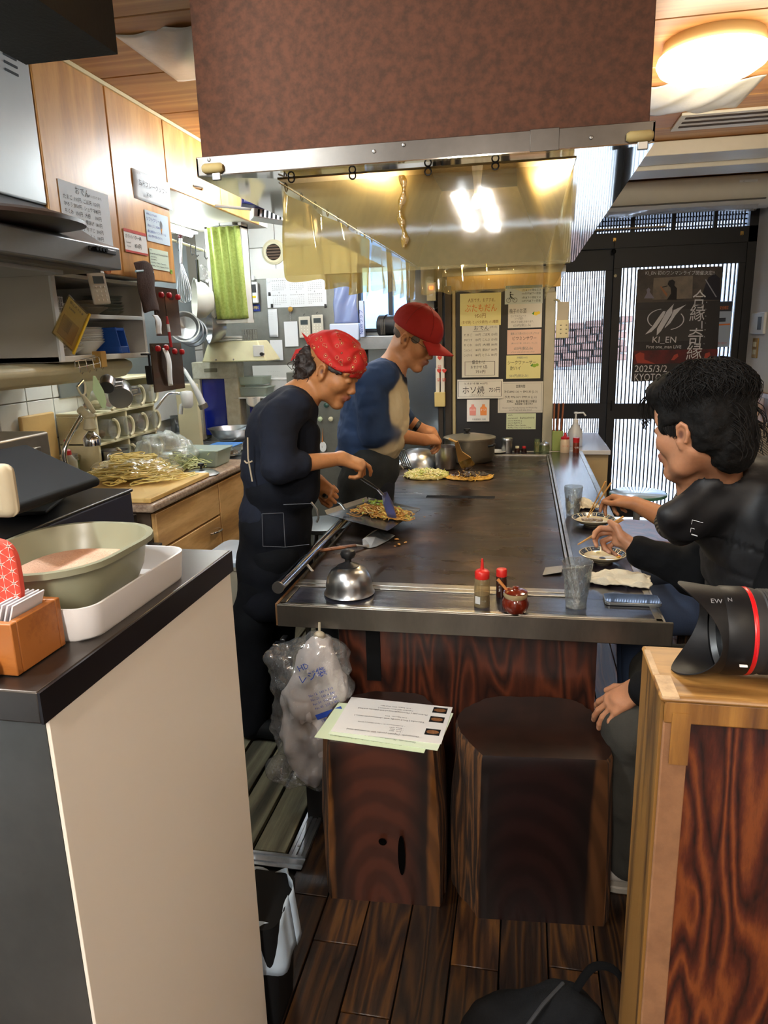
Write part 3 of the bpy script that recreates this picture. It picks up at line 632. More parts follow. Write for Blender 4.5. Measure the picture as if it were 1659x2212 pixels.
lp = thing('shelf_lamp', 'long cream curved lamp casing below the open shelf unit', 'lamp', (-1.95, 2.7, 1.44))
MB(Matrix(((1, 0, 0, 0), (0, 0, 1, 0), (0, 1, 0, 0), (0, 0, 0, 1)))).prism([(-1.80, 1.458), (-1.765, 1.445), (-1.76, 1.42), (-1.80, 1.38), (-1.9, 1.365), (-2.1, 1.37), (-2.1, 1.458)], 2.0, 3.05).obj('casing', CREAM, lp, bev=.01)
WP = mat('white glazed china', '#d9d8d2', .2, coat=.3); GP = mat('grey green china', '#8f968a', .3, var=.25)
def plate(r=.1, hgt=.022, m=None, name='plate', rim=.35):
    return MB().lathe([(r*.45, 0), (r*.5, 0), (r*.55, hgt*.3), (r*.98, hgt), (r, hgt+.002), (r*.97, hgt+.004), (r*.55, hgt*.45), (0, hgt*.35)], 32).obj(name, m or WP)
PROT = {}
def stack(px, py, xw, n, r, dz, hgt, m, key, grp, lab, jit=.004):
    base = P(px, py, x=xw); rr_ = random.Random(int(px*7+n))
    for i in range(n):
        if key not in PROT: PROT[key] = o = plate(r, hgt, m); tag(o, lab, 'plate', grp)
        else: o = PROT[key].copy(); S.collection.objects.link(o); tag(o, lab, 'plate', grp)
        o.location = (base.x+rr_.uniform(-jit, jit), base.y+rr_.uniform(-jit, jit), base.z+i*dz); o.rotation_euler = (0, 0, rr_.random()*6)
zb, zt = 1.483, 1.643
def stackz(y, x, z, n, r, dz, hgt, m, key, grp, lab):
    rr_ = random.Random(int(y*100+n))
    for i in range(n):
        if key not in PROT: PROT[key] = o = plate(r, hgt, m)
        else: o = PROT[key].copy(); S.collection.objects.link(o)
        tag(o, lab+', '+OR[i]+' from below', 'plate', grp); o.location = (x+rr_.uniform(-.004, .004), y+rr_.uniform(-.004, .004), z+i*dz); o.rotation_euler = (0, 0, rr_.random()*6)
stackz(2.545, -1.82, zb, 2, .062, .012, .026, WP, 'p0', 'small bowls at the left end of the lower shelf', 'small white bowl at the left end of the lower open shelf')
stackz(2.645, -1.83, zb, 8, .078, .0125, .026, WP, 'p1', 'white plates stacked on the lower shelf', 'wavy white plate in the stack beside the small bowls')
stackz(2.815, -1.85, zb, 7, .088, .0095, .05, WP, 'p2', 'white bowls stacked left of the blue rack', 'white bowl in the stack left of the blue rack')
stackz(3.035, -1.86, zb, 6, .075, .013, .03, mat('brown grey china', '#6f6762', .3), 'p3', 'dark dishes right of the blue rack', 'dark grey dish in the stack right of the blue rack')
stackz(2.86, -1.84, zt, 3, .085, .013, .03, mat('mottled china', '#a39d8c', .3, var=.3), 'p4', 'mottled dishes in the glass bowl on the upper shelf', 'mottled beige dish piled on the upper shelf')
stackz(3.02, -1.86, zt, 6, .085, .013, .02, GP, 'p5', 'grey green plates on the upper shelf', 'grey green plate in the stack behind the brown towel')
stackz(2.66, -1.95, zt, 4, .08, .02, .03, mat('dark brown dishes', '#57463a', .4), 'p6', 'brown dishes at the back of the upper shelf', 'brown dish at the back of the upper shelf')
q = thing('dish_rack', 'blue plastic plate rack standing on the lower open shelf', 'rack', (-1.79, 2.945, zb)); BLU = mat('blue plastic', '#2f63c4', .4)
for dy in (-.034, .03): MB().prism([(-1.86, zb), (-1.73, zb), (-1.75, zb+.11), (-1.84, zb+.11)], 2.945+dy, 2.95+dy, M=Matrix(((1, 0, 0, 0), (0, 0, 1, 0), (0, 1, 0, 0), (0, 0, 0, 1)))).obj('side_panel', BLU, q, smooth=False)
box('cross_bar', (-1.85, 2.91, zb), (-1.735, 2.98, zb+.03), BLU, q, bev=.004); box('cross_bar', (-1.84, 2.91, zb+.095), (-1.75, 2.98, zb+.11), BLU, q, bev=.004)
for i, (y, z) in enumerate(((2.52, zt), (2.565, zt))):
    q = thing('small_basket', ['tall white plastic mini basket at the left end of the upper shelf', 'low white lattice mini basket on the upper shelf'][i], 'basket', (-1.76, y, z)); hh = (.06, .036)[i]
    box('bottom', (-1.79, y-.02, z), (-1.735, y+.02, z+.003), WHT, q); mb = MB()
    for k in range(4): mb.box((-1.737, y-.02+k*.0125, z), (-1.733, y-.0175+k*.0125, z+hh)).box((-1.79+k*.017, y-.022, z), (-1.787+k*.017, y-.018, z+hh)).box((-1.792, y-.022, z+hh*k/3.2), (-1.733, y+.022, z+hh*k/3.2+.002))
    mb.obj('lattice', WHT, q, smooth=False)
q = thing('added_shelf_tube', 'added slim white tube below the short maple cabinet, brightening the tiles', 'lamp', (-2.1, 3.9, 2.19)); MB().cyl((-2.1, 3.3, 2.185), (-2.1, 4.5, 2.185), .014, 12).obj('tube', mat('lit tube', '#f4faff', .4, emit=7), q); box('housing', (-2.14, 3.28, 2.19), (-2.06, 4.52, 2.205), WHT, q)  # lit tube added under the cabinet to go with the tile fill
# things hung from the cabinet edge
def timer(name, lab, M2, w=.045, h_=.085):
    q = thing(name, lab, 'timer', M2.translation); Cc = mat('timer casing', '#c9c4b4', .4)
    MB(M2).box((-w/2, -h_, 0), (w/2, 0, .014)).obj('casing', Cc, q, bev=.006, seg=3); MB(M2).box((-w*.32, -h_*.38, .0135), (w*.32, -h_*.16, .015)).obj('display', mat('lcd', '#3d4648', .3), q, smooth=False)
    for r in range(4):
        for c_ in range(3): MB(M2).cyl((-w*.26+c_*w*.26, -h_*(.48+r*.13), .013), (-w*.26+c_*w*.26, -h_*(.48+r*.13), .016), .0035, 10).obj('button', mat('timer button', '#e4e0d2', .5), q)
    MB(M2).tube([(0, 0, .005), (-.006, .012, .005), (.006, .018, .003)], .0015, 5).obj('hook', BLKM, q); return q
a = P(186, 587, x=-1.58)
timer('kitchen_timer', 'beige kitchen timer hanging from the range hood edge', frame((.25, 1, .06), (1, -.25, .1), (a.x+.03, a.y, a.z)), .078, .118)
a = P(148, 640, x=-1.60); Mz = frame((.15, .92, -.42), (1, -.2, .05), a)
q = thing('zip_pouch', 'clear pouch with yellow zip holding brown order slips, hanging tilted', 'pouch', a)
MB(Mz @ Matrix.Rotation(-.25, 4, 'Z')).box((0, -.16, 0), (.1, 0, .002)).obj('slip', mat('brown slip', '#b09a5c', .7, var=.2), q, smooth=False)
MB(Mz @ Matrix.Rotation(-.25, 4, 'Z')).box((.01, -.15, .003), (.088, -.07, .004)).obj('slip', mat('darker slip', '#8c7448', .7, var=.15), q, smooth=False)
MB(Mz @ Matrix.Rotation(-.25, 4, 'Z')).box((-.004, -.165, -.001), (.108, .004, .0055)).obj('film', film('clear pouch film', '#efe9cf', .12, .1), q, bev=.001)
MB(Mz @ Matrix.Rotation(-.25, 4, 'Z')).box((.104, -.17, -.001), (.112, .01, .007)).obj('zip', mat('yellow zip', '#d8b21c', .5), q, bev=.001)
write(q, Mz @ Matrix.Rotation(-.25, 4, 'Z') @ T(0, 0, .005), [('御注文', .01, -.02, .009), ('平日 昼', .05, -.02, .007), ('営業時間', .015, -.04, .006)]+[('一二三四五', .02, -.085-.008*k, .005) for k in range(6)], [INK['black']])
TW = mat('brown terry', '#4b3a35', .95, bmp=.8, bs=160, var=.2); a = P(287, 568, x=-1.585); b = P(318, 682, x=-1.585)
q = thing('brown_towel', 'folded dark brown towel pegged to the tall cabinet door', 'towel', a)
MB().grid(lambda u, v: (-1.572+.018*math.sin(u*PI)+.004*math.sin(v*9+u*7), a.y-.02+u*.135+v*.045*(1-.3*u)+.006*math.sin(v*6), a.z-v*.20+.012*math.sin(u*PI)), 14, 24).obj('cloth', TW, q, solid=.014, sub=1)
for dy in (0, .085): MB().cyl((-1.565, a.y-.02+dy, a.z-.035), (-1.555, a.y+.02+dy, a.z-.03), .005, 8).obj('peg', mat('pale peg', '#9fc0cc', .4), q)
RED = mat('red magnet', '#b21c24', .35); FILMB = film('brown film pocket', '#a08a7c', .12, .1, veil=.35, vcol='#5a443a')
def magnet(px, py, lab, x=-1.59): a = P(px, py, x=x); lab += ', '+('upper' if py < 700 else 'lower')+' row, '+OR[i if i < 3 else i-3]+' one'; tag(MB().lathe([(0, 0), (.012, 0), (.0135, .004), (.0125, .014), (.009, .017), (0, .018)], 18, M=frame((0, 1, 0), (1, 0, 0), a)).obj('magnet', RED), lab, 'magnet', 'red magnets on the film pockets')
a = P(330, 618, x=-1.6); b = P(392, 725, x=-1.6)
q = thing('film_pocket', 'upper brown transparent document pocket beside the brown towel', 'pocket', a); MB().box((-1.606, a.y, b.z), (-1.6, b.y, a.z)).obj('film', FILMB, q, smooth=False)
a2 = P(325, 742, x=-1.6); b2 = P(400, 838, x=-1.6)
q = thing('film_pocket', 'lower brown transparent document pocket above the sink', 'pocket', a2); MB().box((-1.606, a2.y, b2.z), (-1.6, b2.y, a2.z)).obj('film', FILMB, q, smooth=False)
for i, (x, y) in enumerate(((345, 637), (362, 638), (381, 642), (338, 753), (356, 751), (374, 759), (390, 760))): magnet(x, y, 'round red magnet pinning the brown film pockets')
def strip(lab, p0, p1, w, x=-1.585, c='#e4eaee'):
    a = P(*p0, x=x); b = P(*p1, x=x); tag(MB().grid(lambda u, v: (x+.008*math.sin(v*4), a.y+(b.y-a.y)*v+u*w+.004*math.sin(v*7), a.z+(b.z-a.z)*v), 3, 14).obj('paper_slip', PAPER(c), None, solid=.0006), lab, 'paper slip')
strip('curled white receipt hanging from the upper film pocket', (328, 680), (340, 722), .05); strip('long white torn slip hanging over the lower film pocket', (350, 752), (366, 834), .045)
q = thing('red_pen', 'red and white marker hanging upright on a cord by the magnets', 'pen', P(362, 690, x=-1.58)); a = P(360, 683, x=-1.575); b = P(370, 750, x=-1.575); m_ = (a+b)/2
MB().tube([a, (a*3+b)/4], [.004, .007], 10).obj('cap', RED, q); MB().cyl((a*3+b)/4, (a+b)/2, .0065, 10).obj('barrel', WHT, q); MB().cyl((a+b)/2, b, .006, 10).obj('barrel', RED, q); MB().cyl(a, a+Vector((0, -.005, .09)), .0012, 5).obj('cord', BLKM, q)
q = thing('clip_holder', 'black clip with a small black pouch hanging under the shelf end', 'clip', P(320, 800, x=-1.66)); a = P(320, 765, x=-1.66)
MB().box((a.x-.01, a.y-.05, a.z-.004), (a.x+.02, a.y+.06, a.z+.004)).obj('clip', BLK, q, bev=.002)
for dy in (-.008, .03): MB().box((a.x, a.y+dy, a.z-.055), (a.x+.006, a.y+dy+.012, a.z)).obj('strap', BLK, q, bev=.002)
MB().add([(a.x-.015, a.y-.018, a.z-.05), (a.x-.015, a.y+.04, a.z-.055), (a.x-.015, a.y+.05, a.z-.135), (a.x-.015, a.y-.014, a.z-.135), (a.x+.02, a.y-.018, a.z-.05), (a.x+.02, a.y+.04, a.z-.055), (a.x+.02, a.y+.05, a.z-.135), (a.x+.02, a.y-.014, a.z-.135)], [(0, 1, 2, 3), (7, 6, 5, 4), (4, 5, 1, 0), (5, 6, 2, 1), (6, 7, 3, 2), (7, 4, 0, 3)]).obj('pouch', BLK, q, bev=.004)
# =============== worktop and base cabinets ===============
GRAN = mat('speckled beige laminate', '#b39c84', .4, col2='#7d6353', vs=60, coat=.2)
wt = box('worktop', (XL+.01, 2.62, .835), (-1.5, 3.75, .872), GRAN, None, bev=.012); wt.modifiers[0].segments = 4
tag(wt, 'speckled beige rounded worktop along the left kitchen wall', 'worktop')
sk = thing('sink_unit', 'stainless sink bench with drainer rack beyond the beige worktop', 'sink', (-1.9, 4.3, .87))
box('bench', (XL+.01, 3.755, .84), (-1.5, 4.95, .868), STEEL, sk, bev=.004); box('cabinet_side', (XL+.01, 3.76, .05), (-1.53, 4.95, .84), STEELB, sk)
for k in range(16): MB().cyl((-2.2, 3.80+k*.035, .885), (-1.62, 3.80+k*.035, .885), .004, 6).obj('rod', CHROME, sk)
LBW = wood('light oak veneer', '#a37b4a', '#d9ae74', '#c2955c', scale=(5, .8, 5), bands=3, rough=.4, b=.04)
bc = thing('base_cabinet', 'light oak base cabinet with two drawers and a cupboard door below the worktop', 'cabinet', (-1.9, 3.2, 0))
box('carcass', (XL+.01, 2.66, .08), (-1.535, 3.75, .835), mat('cabinet side brown', '#4a3a2c', .6), bc)
def dr(y0, y1, z0, z1, hn=True):
    d = box('drawer', (-1.535, y0, z0), (-1.512, y1, z1), LBW, bc, bev=.003)
    if hn: MB().tube(smoothpath([(-1.512, y1-.13, z1-.062), (-1.487, y1-.11, z1-.058), (-1.487, y1-.05, z1-.058), (-1.512, y1-.03, z1-.058)]), .005, 8).obj('handle', CHROME, d)
dr(2.665, 3.30, .665, .822, False); dr(2.665, 3.30, .42, .655); dr(2.665, 3.30, .1, .41)
box('door', (-1.535, 3.31, .1), (-1.512, 3.745, .822), LBW, bc, bev=.003)
gs = thing('stove_side', 'black side panel of the gas stove with a small steel shelf', 'stove', (-1.9, 2.3, 0))
box('body', (XL+.02, 2.26, 0), (-1.56, 2.60, .84), mat('stove black', '#1b1a17', .35, .4, var=.3), gs, bev=.004); box('side_shelf', (-1.56, 2.45, .70), (-1.47, 2.62, .712), BLK, gs, bev=.003)
q = thing('spice_tin', 'ribbed steel tin on the small black shelf beside the stove', 'tin', (-1.515, 2.52, .713)); a = P(305, 1150, x=-1.50)
MB(T(-1.515, 2.52, .713)).lathe([(.03, 0), (.03, .05), (.033, .052), (.034, .058), (.032, .062), (.034, .066), (.032, .07), (.034, .074), (.031, .08), (0, .082)], 28).obj('body', STEEL, q)
# microwave / oven at far left
q = thing('toaster_oven', 'wide brushed steel toaster oven behind the register', 'oven', (-1.75, 1.85, 1.0))
MB().box((-2.15, 1.3, .90), (-1.62, 2.20, 1.235)).obj('body', mat('warm brushed steel', '#a79f92', .35, .8, var=.15), q, bev=.01, seg=3)
for y0, y1 in ((1.35, 1.95), (1.99, 2.14)): box('door', (-1.622, y0, .93), (-1.612, y1, 1.19), mat('oven front', '#8f877c', .3, .8), q, bev=.003)
box('handle_strip', (-1.612, 1.95, .95), (-1.6, 1.985, 1.19), STEELB, q, bev=.003)
box('bench', (-2.3, 1.2, .0), (-1.62, 2.24, .9), mat('bench grey', '#4b4a46', .5), None); tag(bpy.data.objects['bench'] if 'bench' in bpy.data.objects else q, None)
for o in S.objects:
    if o.name == 'bench.001' or (o.name == 'bench' and not o.parent): o.name = 'oven_bench'; tag(o, 'grey low bench carrying the toaster oven', 'bench')
# =============== things on the worktop ===============
def pot(name, lab, cat, c, r, h_, m=None, n=32, inner=None, wall=.003, handle=None, group=None):
    q = thing(name, lab, cat, c, 0, group); MB(T(*c)).lathe([(r*.94, 0), (r, .006), (r, h_), (r+.003, h_+.002), (r-wall, h_), (r-wall, .006), (0, .005)], n).obj('body', m or STEEL, q)
    if inner: MB(T(*c)).lathe([(0, h_*inner[0]), (r-wall-.0005, h_*inner[0])], n, cap=(0, 0)).obj('contents', inner[1], q)
    if handle:
        an = handle; d = Vector((math.cos(an), math.sin(an), 0)); cc = Vector(c)
        MB().tube(smoothpath([cc+d*(r)+Vector((0, 0, h_*.85)), cc+d*(r+.03)+Vector((0, 0, h_*.8)), cc+d*(r+.032)+Vector((0, 0, h_*.35)), cc+d*r+Vector((0, 0, h_*.2))]), .005, 8, flat=2).obj('handle', m or STEEL, q)
    return q
zw = .873
def atw(px, py, z=zw): v = P(px, py, z=z); return (v.x, v.y, z)
bd = box('cutting_board', (-2.05, 2.64, zw+.001), (-1.515, 3.22, zw+.022), wood('pale bamboo', '#c49a52', '#e6c27c', scale=(6, .6, 6), bands=3, rough=.5, b=.03), None, bev=.004); tag(bd, 'pale bamboo cutting board under the bag of noodles', 'cutting board')
# noodles in a clear bag
nq = thing('noodle_bag', 'clear plastic bag of raw yellow noodles on the cutting board', 'noodle bag', (-1.78, 3.0, zw+.022)); rr = random.Random(11); mb = MB(); ctr = Vector((-1.80, 3.02, zw+.028))
for k in range(330):
    a0 = rr.random()*6.3; cx = rr.gauss(0, .068); cy = rr.gauss(0, .05); r0 = .012+rr.random()*.028; pts = []
    top = .12*math.exp(-(cx/.15)**2-(cy/.11)**2)
    zz = rr.uniform(.55, 1)*top
    for t in range(13):
        an = a0+t*.62; pts.append(ctr+Vector((cx*1.1+r0*1.5*math.cos(an)+.008*math.sin(t*1.7+k), cy*1.1+r0*1.3*math.sin(an*1.1), max(.003, zz+.006*math.sin(t+k)))))
    mb.tube(pts, .0027, 5)
o = mb.obj('noodles', mat('raw noodle', '#ecd888', .5), nq); o['kind'] = 'stuff'
BAGF = film('crinkled clear bag', '#ffffff', .12, .1, bmp=.9, bs=22)
def bagshape(name, parent, c, r, seed, m, amp=.012, res=.012):
    s = SDF(res, .02); s.add(pel(c, r)); s.add(pel((c[0]+r[0]*.7, c[1], c[2]-r[2]*.3), (r[0]*.5, r[1]*.7, r[2]*.5)))
    return s.obj(name, m, parent, disp=lambda V, n: amp*vnoise(V, 22, seed)+amp*.5*vnoise(V, 50, seed+1))
bagshape('bag', nq, (-1.80, 3.02, zw+.08), (.2, .16, .055), 3, BAGF, .008)
q = thing('vegetable_bag', 'crumpled clear bag of shredded cabbage behind the noodles', 'vegetable bag', (-1.78, 3.4, zw))
bagshape('bag', q, (-1.86, 3.42, zw+.10), (.15, .13, .095), 7, film('milky crinkled bag', '#f2f6f4', .14, .1, veil=.25, vcol='#e8eee8', bmp=1.0, bs=26), .022)
mb = MB(); rr = random.Random(4)
for k in range(160):
    p = Vector((-1.74+rr.gauss(0, .05), 3.42+rr.gauss(0, .05), zw+.012+abs(rr.gauss(0, .03)))); d = Vector((rr.gauss(0, 1), rr.gauss(0, 1), rr.gauss(0, .4))).normalized()*.03; mb.tube([p-d, p+d*.2+Vector((0, 0, .004)), p+d], .0025, 4)
mb.obj('cabbage', mat('shredded cabbage', '#cfd79c', .5), q)['kind'] = 'stuff'
def tub(name, lab, c, w, d, h_, m, lid=None, fill=None):
    q = thing(name, lab, 'container', c); M2 = T(*c)
    MB(M2).add([(-w*.44, -d*.44, 0), (w*.44, -d*.44, 0), (w*.44, d*.44, 0), (-w*.44, d*.44, 0), (-w/2, -d/2, h_), (w/2, -d/2, h_), (w/2, d/2, h_), (-w/2, d/2, h_)], [(0, 3, 2, 1), (0, 1, 5, 4), (1, 2, 6, 5), (2, 3, 7, 6), (3, 0, 4, 7)]).obj('tub', m, q, bev=.01, seg=3)
    if lid: MB(M2).box((-w*.52, -d*.52, h_), (w*.52, d*.52, h_+.008)).obj('lid', lid, q, bev=.006, seg=3)
    if fill:
        mb = MB(M2); rr_ = random.Random(int(w*1000))
        for k in range(70): mb.ball((rr_.uniform(-w*.4, w*.4), rr_.uniform(-d*.4, d*.4), rr_.uniform(.004, h_*.4)), .008, 6)
        mb.obj('contents', fill, q)['kind'] = 'stuff'
    return q
FT = film('frosted tub', '#dce8e2', .1, .25, veil=.45, vcol='#c8d6cf')
a = atw(458, 1002); tub('food_tub', 'large frosted tub of green vegetables by the worktop edge', (a[0]-.04, a[1]-.02, a[2]), .26, .2, .085, FT, FT, mat('chopped greens', '#6f8a3c', .6))
a = atw(502, 985); tub('food_tub', 'small clear tub with a blue lid beside the large frosted tub', (a[0]-.05, a[1]+.02, a[2]), .16, .14, .06, film('clear tub', '#e6ecee', .1, .2, veil=.25, vcol='#cfd2cc'), mat('blue lid', '#4d86cf', .35), mat('chopped meat', '#b98d6c', .6))
a = atw(432, 1030); q = thing('pan_lid', 'small steel pan lid with black knob lying at the worktop edge', 'lid', (-1.6, 3.32, zw)); MB(T(-1.585, 3.28, zw)).lathe([(.0, .0), (.085, 0), (.088, .004), (.06, .02), (.02, .028), (0, .029)], 32).obj('lid', STEEL, q); MB(T(-1.585, 3.28, zw+.028)).lathe([(.006, 0), (.006, .012), (.016, .018), (.016, .028), (0, .033)], 16).obj('knob', BLK, q)
a = atw(243, 1025); pot('steel_pot', 'tall steel measuring pot with brown sauce, front of the worktop', 'pot', (a[0], a[1]+.05, a[2]), .07, .12, inner=(.8, mat('brown sauce', '#5a3214', .3)), handle=-1.4)
a = atw(285, 1002); pot('steel_pot', 'second tall steel pot half hidden behind the sauce pot', 'pot', (a[0], a[1]+.1, a[2]), .06, .15, handle=None)
a = atw(312, 990); pot('glass_bowl', 'small glass bowl of soy sauce beside the noodle bag', 'bowl', (a[0], a[1]+.06, a[2]), .055, .06, film('bowl glass', '#dfe4e4', .12, .05, veil=.1), inner=(.6, mat('soy', '#140b08', .1)))
a = atw(180, 1028); q = pot('blue_cup', 'blue plastic cup holding a spoon behind the tablet', 'cup', (a[0], a[1]+.06, a[2]), .045, .11, mat('deep blue plastic', '#1d3f9c', .35)); MB().tube([Vector(a)+Vector((0, .07, .05)), Vector(a)+Vector((.0, .10, .18))], .004, 6).obj('spoon', STEEL, q)
a = atw(163, 1028); pot('jar_stack', 'stack of glass jars with steel lids beside the blue cup', 'jar', (a[0]+.02, a[1]-.06, a[2]), .045, .085, film('jar glass', '#d8e2d2', .12, .05, veil=.2, vcol='#8a9a6a'))
for k in range(3): MB(T(a[0]+.02, a[1]-.06, a[2]+.088+k*.012)).lathe([(.04, 0), (.043, .003), (.043, .009), (.04, .011), (0, .011)], 28).obj('jar_lid', STEEL, S.objects['jar_stack'])
# condiment rack with jars, far end against the wall
rk = thing('spice_rack', 'cream plastic spice rack with clear drawer jars against the tiles', 'rack', (-2.2, 3.6, zw)); y0 = 3.3
for y in (3.22, 3.50, 3.80): box('post', (-2.32, y, zw), (-2.1, y+.018, zw+.48-(.18 if y < 3.3 else 0)), CREAM, rk, bev=.004)
for z, ya, yb in ((.0, 3.22, 3.8), (.15, 3.22, 3.8), (.3, 3.22, 3.8), (.46, 3.5, 3.8)): box('shelf_board', (-2.32, ya, zw+z), (-2.09, yb, zw+z+.015), CREAM, rk, bev=.004)
sp = [mat('red spice', '#b3402f', .6), mat('brown spice', '#6e4a2c', .6), mat('pale spice', '#c9bc98', .6)]
JG = film('jar plastic', '#e4e6de', .12, .06, veil=.12); n = 0; jl = ['lower', 'middle', 'upper']
for j in range(3):
    for i in range(4):
        y = 3.31+i*.145; z = zw+.02+j*.15
        if i > 3: continue
        q = thing('spice_jar', 'clear jar of '+['red', 'brown', 'pale'][(i+j) % 3]+' spice, '+OR[i]+' along the '+jl[j]+' row of the cream rack', 'jar', (-2.14, y, z), 0, 'spice jars in the cream rack')
        MB(T(-2.15, y, z) @ Matrix.Rotation(PI/2, 4, 'Y') @ T(-.055, 0, 0)).lathe([(.05, 0), (.052, .04), (.05, .085)], 20, sy=.85).obj('jar', JG, q)
        MB(T(-2.15, y, z+.03)).ball((.0, 0, 0), (.035, .035, .025), 10).obj('spice', sp[(i+j) % 3], q)
        MB().tube([(-2.058, y+.042*math.cos(t), z+.055+.05*math.sin(t)) for t in [k*.35-1.6 for k in range(10)]], .008, 6).obj('handle', CREAM, q)
cb2 = box('chopping_board', (-2.33, 2.95, zw), (-2.31, 3.2, zw+.33), mat('yellowed board', '#c9a668', .6, var=.1), None, bev=.008); tag(cb2, 'yellowed cutting board leaning on the tiles behind the peeler', 'cutting board')
cb3 = box('chopping_board', (-2.13, 4.14, zw), (-1.98, 4.17, zw+.4), mat('ivory board', '#e0d8b4', .5), None, bev=.01); tag(cb3, 'ivory cutting board standing on the sink bench', 'cutting board')
q = thing('soap_bottle', 'clear bottle with red spout left of the spice rack', 'bottle', (-2.1, 2.95, zw)); MB(T(-2.06, 2.9, zw)).lathe([(.04, 0), (.042, .01), (.042, .13), (.02, .16)], 20).obj('body', film('soap bottle', '#dcdad0', .1, .1, veil=.4, vcol='#c8c4b4'), q); MB(T(-2.06, 2.9, zw+.16)).lathe([(.022, 0), (.022, .02), (.006, .03), (.004, .07), (0, .071)], 14).obj('spout', RED, q)
# faucets
def faucet(lab, pts, head, hm, r=.009):
    q = thing('faucet', lab, 'faucet', pts[0]); MB().tube(smoothpath(pts), r, 10).obj('spout', CHROME, q)
    M2 = T(*head); hm(q, M2); return q
def head1(q, M2):
    MB(M2).lathe([(.0, .07), (.02, .068), (.027, .05), (.018, .042), (.022, .03), (.03, .0), (.018, -.01)], 22).obj('head', CREAM, q); MB(M2 @ T(0, 0, -.075)).lathe([(.036, 0), (.038, .03), (.028, .045), (.012, .062)], 24).obj('nozzle', CHROME, q)
    MB(M2).tube([(0, 0, .05), (-.01, -.04, .085)], .018, 10).obj('joint', CREAM, q)
a, b = P(140, 968, x=-1.95), P(180, 893, x=-1.9); hd = P(195, 925, x=-1.85)
faucet('swivel chrome faucet with cream spray head behind the tablet', [a+Vector((0, 0, -.1)), a, b, hd+Vector((0, -.01, .1))], hd, head1, .011)
def head2(q, M2): MB(M2).lathe([(.02, -.085), (.033, -.07), (.036, 0), (.03, .012), (0, .016)], 24).obj('head', WHT, q); MB(M2).tube([(0, 0, -.05), (-.04, 0, -.07), (-.05, 0, -.12)], .012, 10).obj('joint', WHT, q)
a, b, c_ = P(310, 915, x=-2.15), P(362, 852, x=-2.05), P(386, 850, x=-2.0); hd = P(403, 850, x=-1.95)
faucet('long chrome pipe faucet with white filter over the sink', [a+Vector((0, .0, .0)), (a+b)/2, b, c_, hd], hd, head2, .009)
q = thing('hand_blender', 'white hand blender hanging nose down above the sink', 'blender', P(400, 790, x=-2.0))
a, b, c_, d_ = P(398, 800, x=-2.05), P(412, 822, x=-1.98), P(425, 845, x=-1.95), P(437, 872, x=-1.93)
MB().tube(smoothpath([a+Vector((0, -.05, .02)), a, b, c_, d_]), [.012]*13+[.014+.0008*k for k in range(12)], 14).obj('body', WHT, q); MB().cyl(d_, d_+(d_-c_).normalized()*.03, .028, 16).obj('guard', STEELB, q)
# pans by the sink
for i, (px, py, r, h_, lab) in enumerate(((350, 975, .10, .09, 'wide steel saucepan with two lids beside the sink'), (398, 968, .075, .07, 'smaller steel saucepan right of the wide one'), (320, 975, .055, .10, 'narrow steel pan left of the wide saucepan'))):
    a = atw(px, py); q = pot('saucepan', lab, 'pan', (a[0]-.05, a[1]+.08, a[2]), r, h_, handle=-.9)
    MB(T(a[0]-.05, a[1]+.08, a[2]+h_+.003)).lathe([(r+.006, 0), (r*.9, .01), (r*.3, .018), (0, .02)], 28).obj('lid', STEEL, q)
for i, (px, lab) in enumerate(((388, 'left tall glass jug on the sink drainer'), (412, 'right tall glass jug on the sink drainer'))):
    a = P(px, 950, z=.89); pot('glass_jug', lab, 'jug', (a.x, a.y, .89), .048, .16, film('jug glass', '#d4d8da', .2, .04, veil=.15, vcol='#8c8f90'))
a = P(488, 960, z=.89); q = thing('mixing_bowl', 'large steel mixing bowl on the drainer behind the woman', 'bowl', (a.x, a.y, .89))
MB(T(a.x, a.y+.12, .89)).lathe([(.05, 0), (.085, .01), (.125, .045), (.15, .09), (.158, .092), (.148, .09), (.12, .045), (0, .006)], 48).obj('bowl', STEEL, q)
MB().cyl((a.x+.03, a.y+.1, .96), (a.x+.19, a.y+.12, 1.04), .005, 8).obj('ladle', STEEL, q)
a = P(465, 930, z=.95); q = thing('utensil_basket', 'white slotted cutlery basket crowded with utensils by the mixer', 'basket', (a.x, a.y+.2, .89)); bx, by, bz = a.x-.02, a.y+.28, .95
mb = MB()
for k in range(7):
    mb.box((bx-.11+k*.035, by-.05, bz), (bx-.106+k*.035, by-.046, bz+.1)).box((bx-.11, by-.05, bz+k*.016), (bx+.11, by-.046, bz+k*.016+.004))
mb.box((bx-.11, by-.05, bz), (bx+.11, by+.05, bz+.004)).box((bx-.112, by-.052, bz+.095), (bx+.112, by-.046, bz+.105)).box((bx-.112, by-.05, bz+.095), (bx-.106, by+.05, bz+.105)).box((bx+.106, by-.05, bz+.095), (bx+.112, by+.05, bz+.105))
mb.obj('basket', WHT, q, smooth=False); rr = random.Random(8)
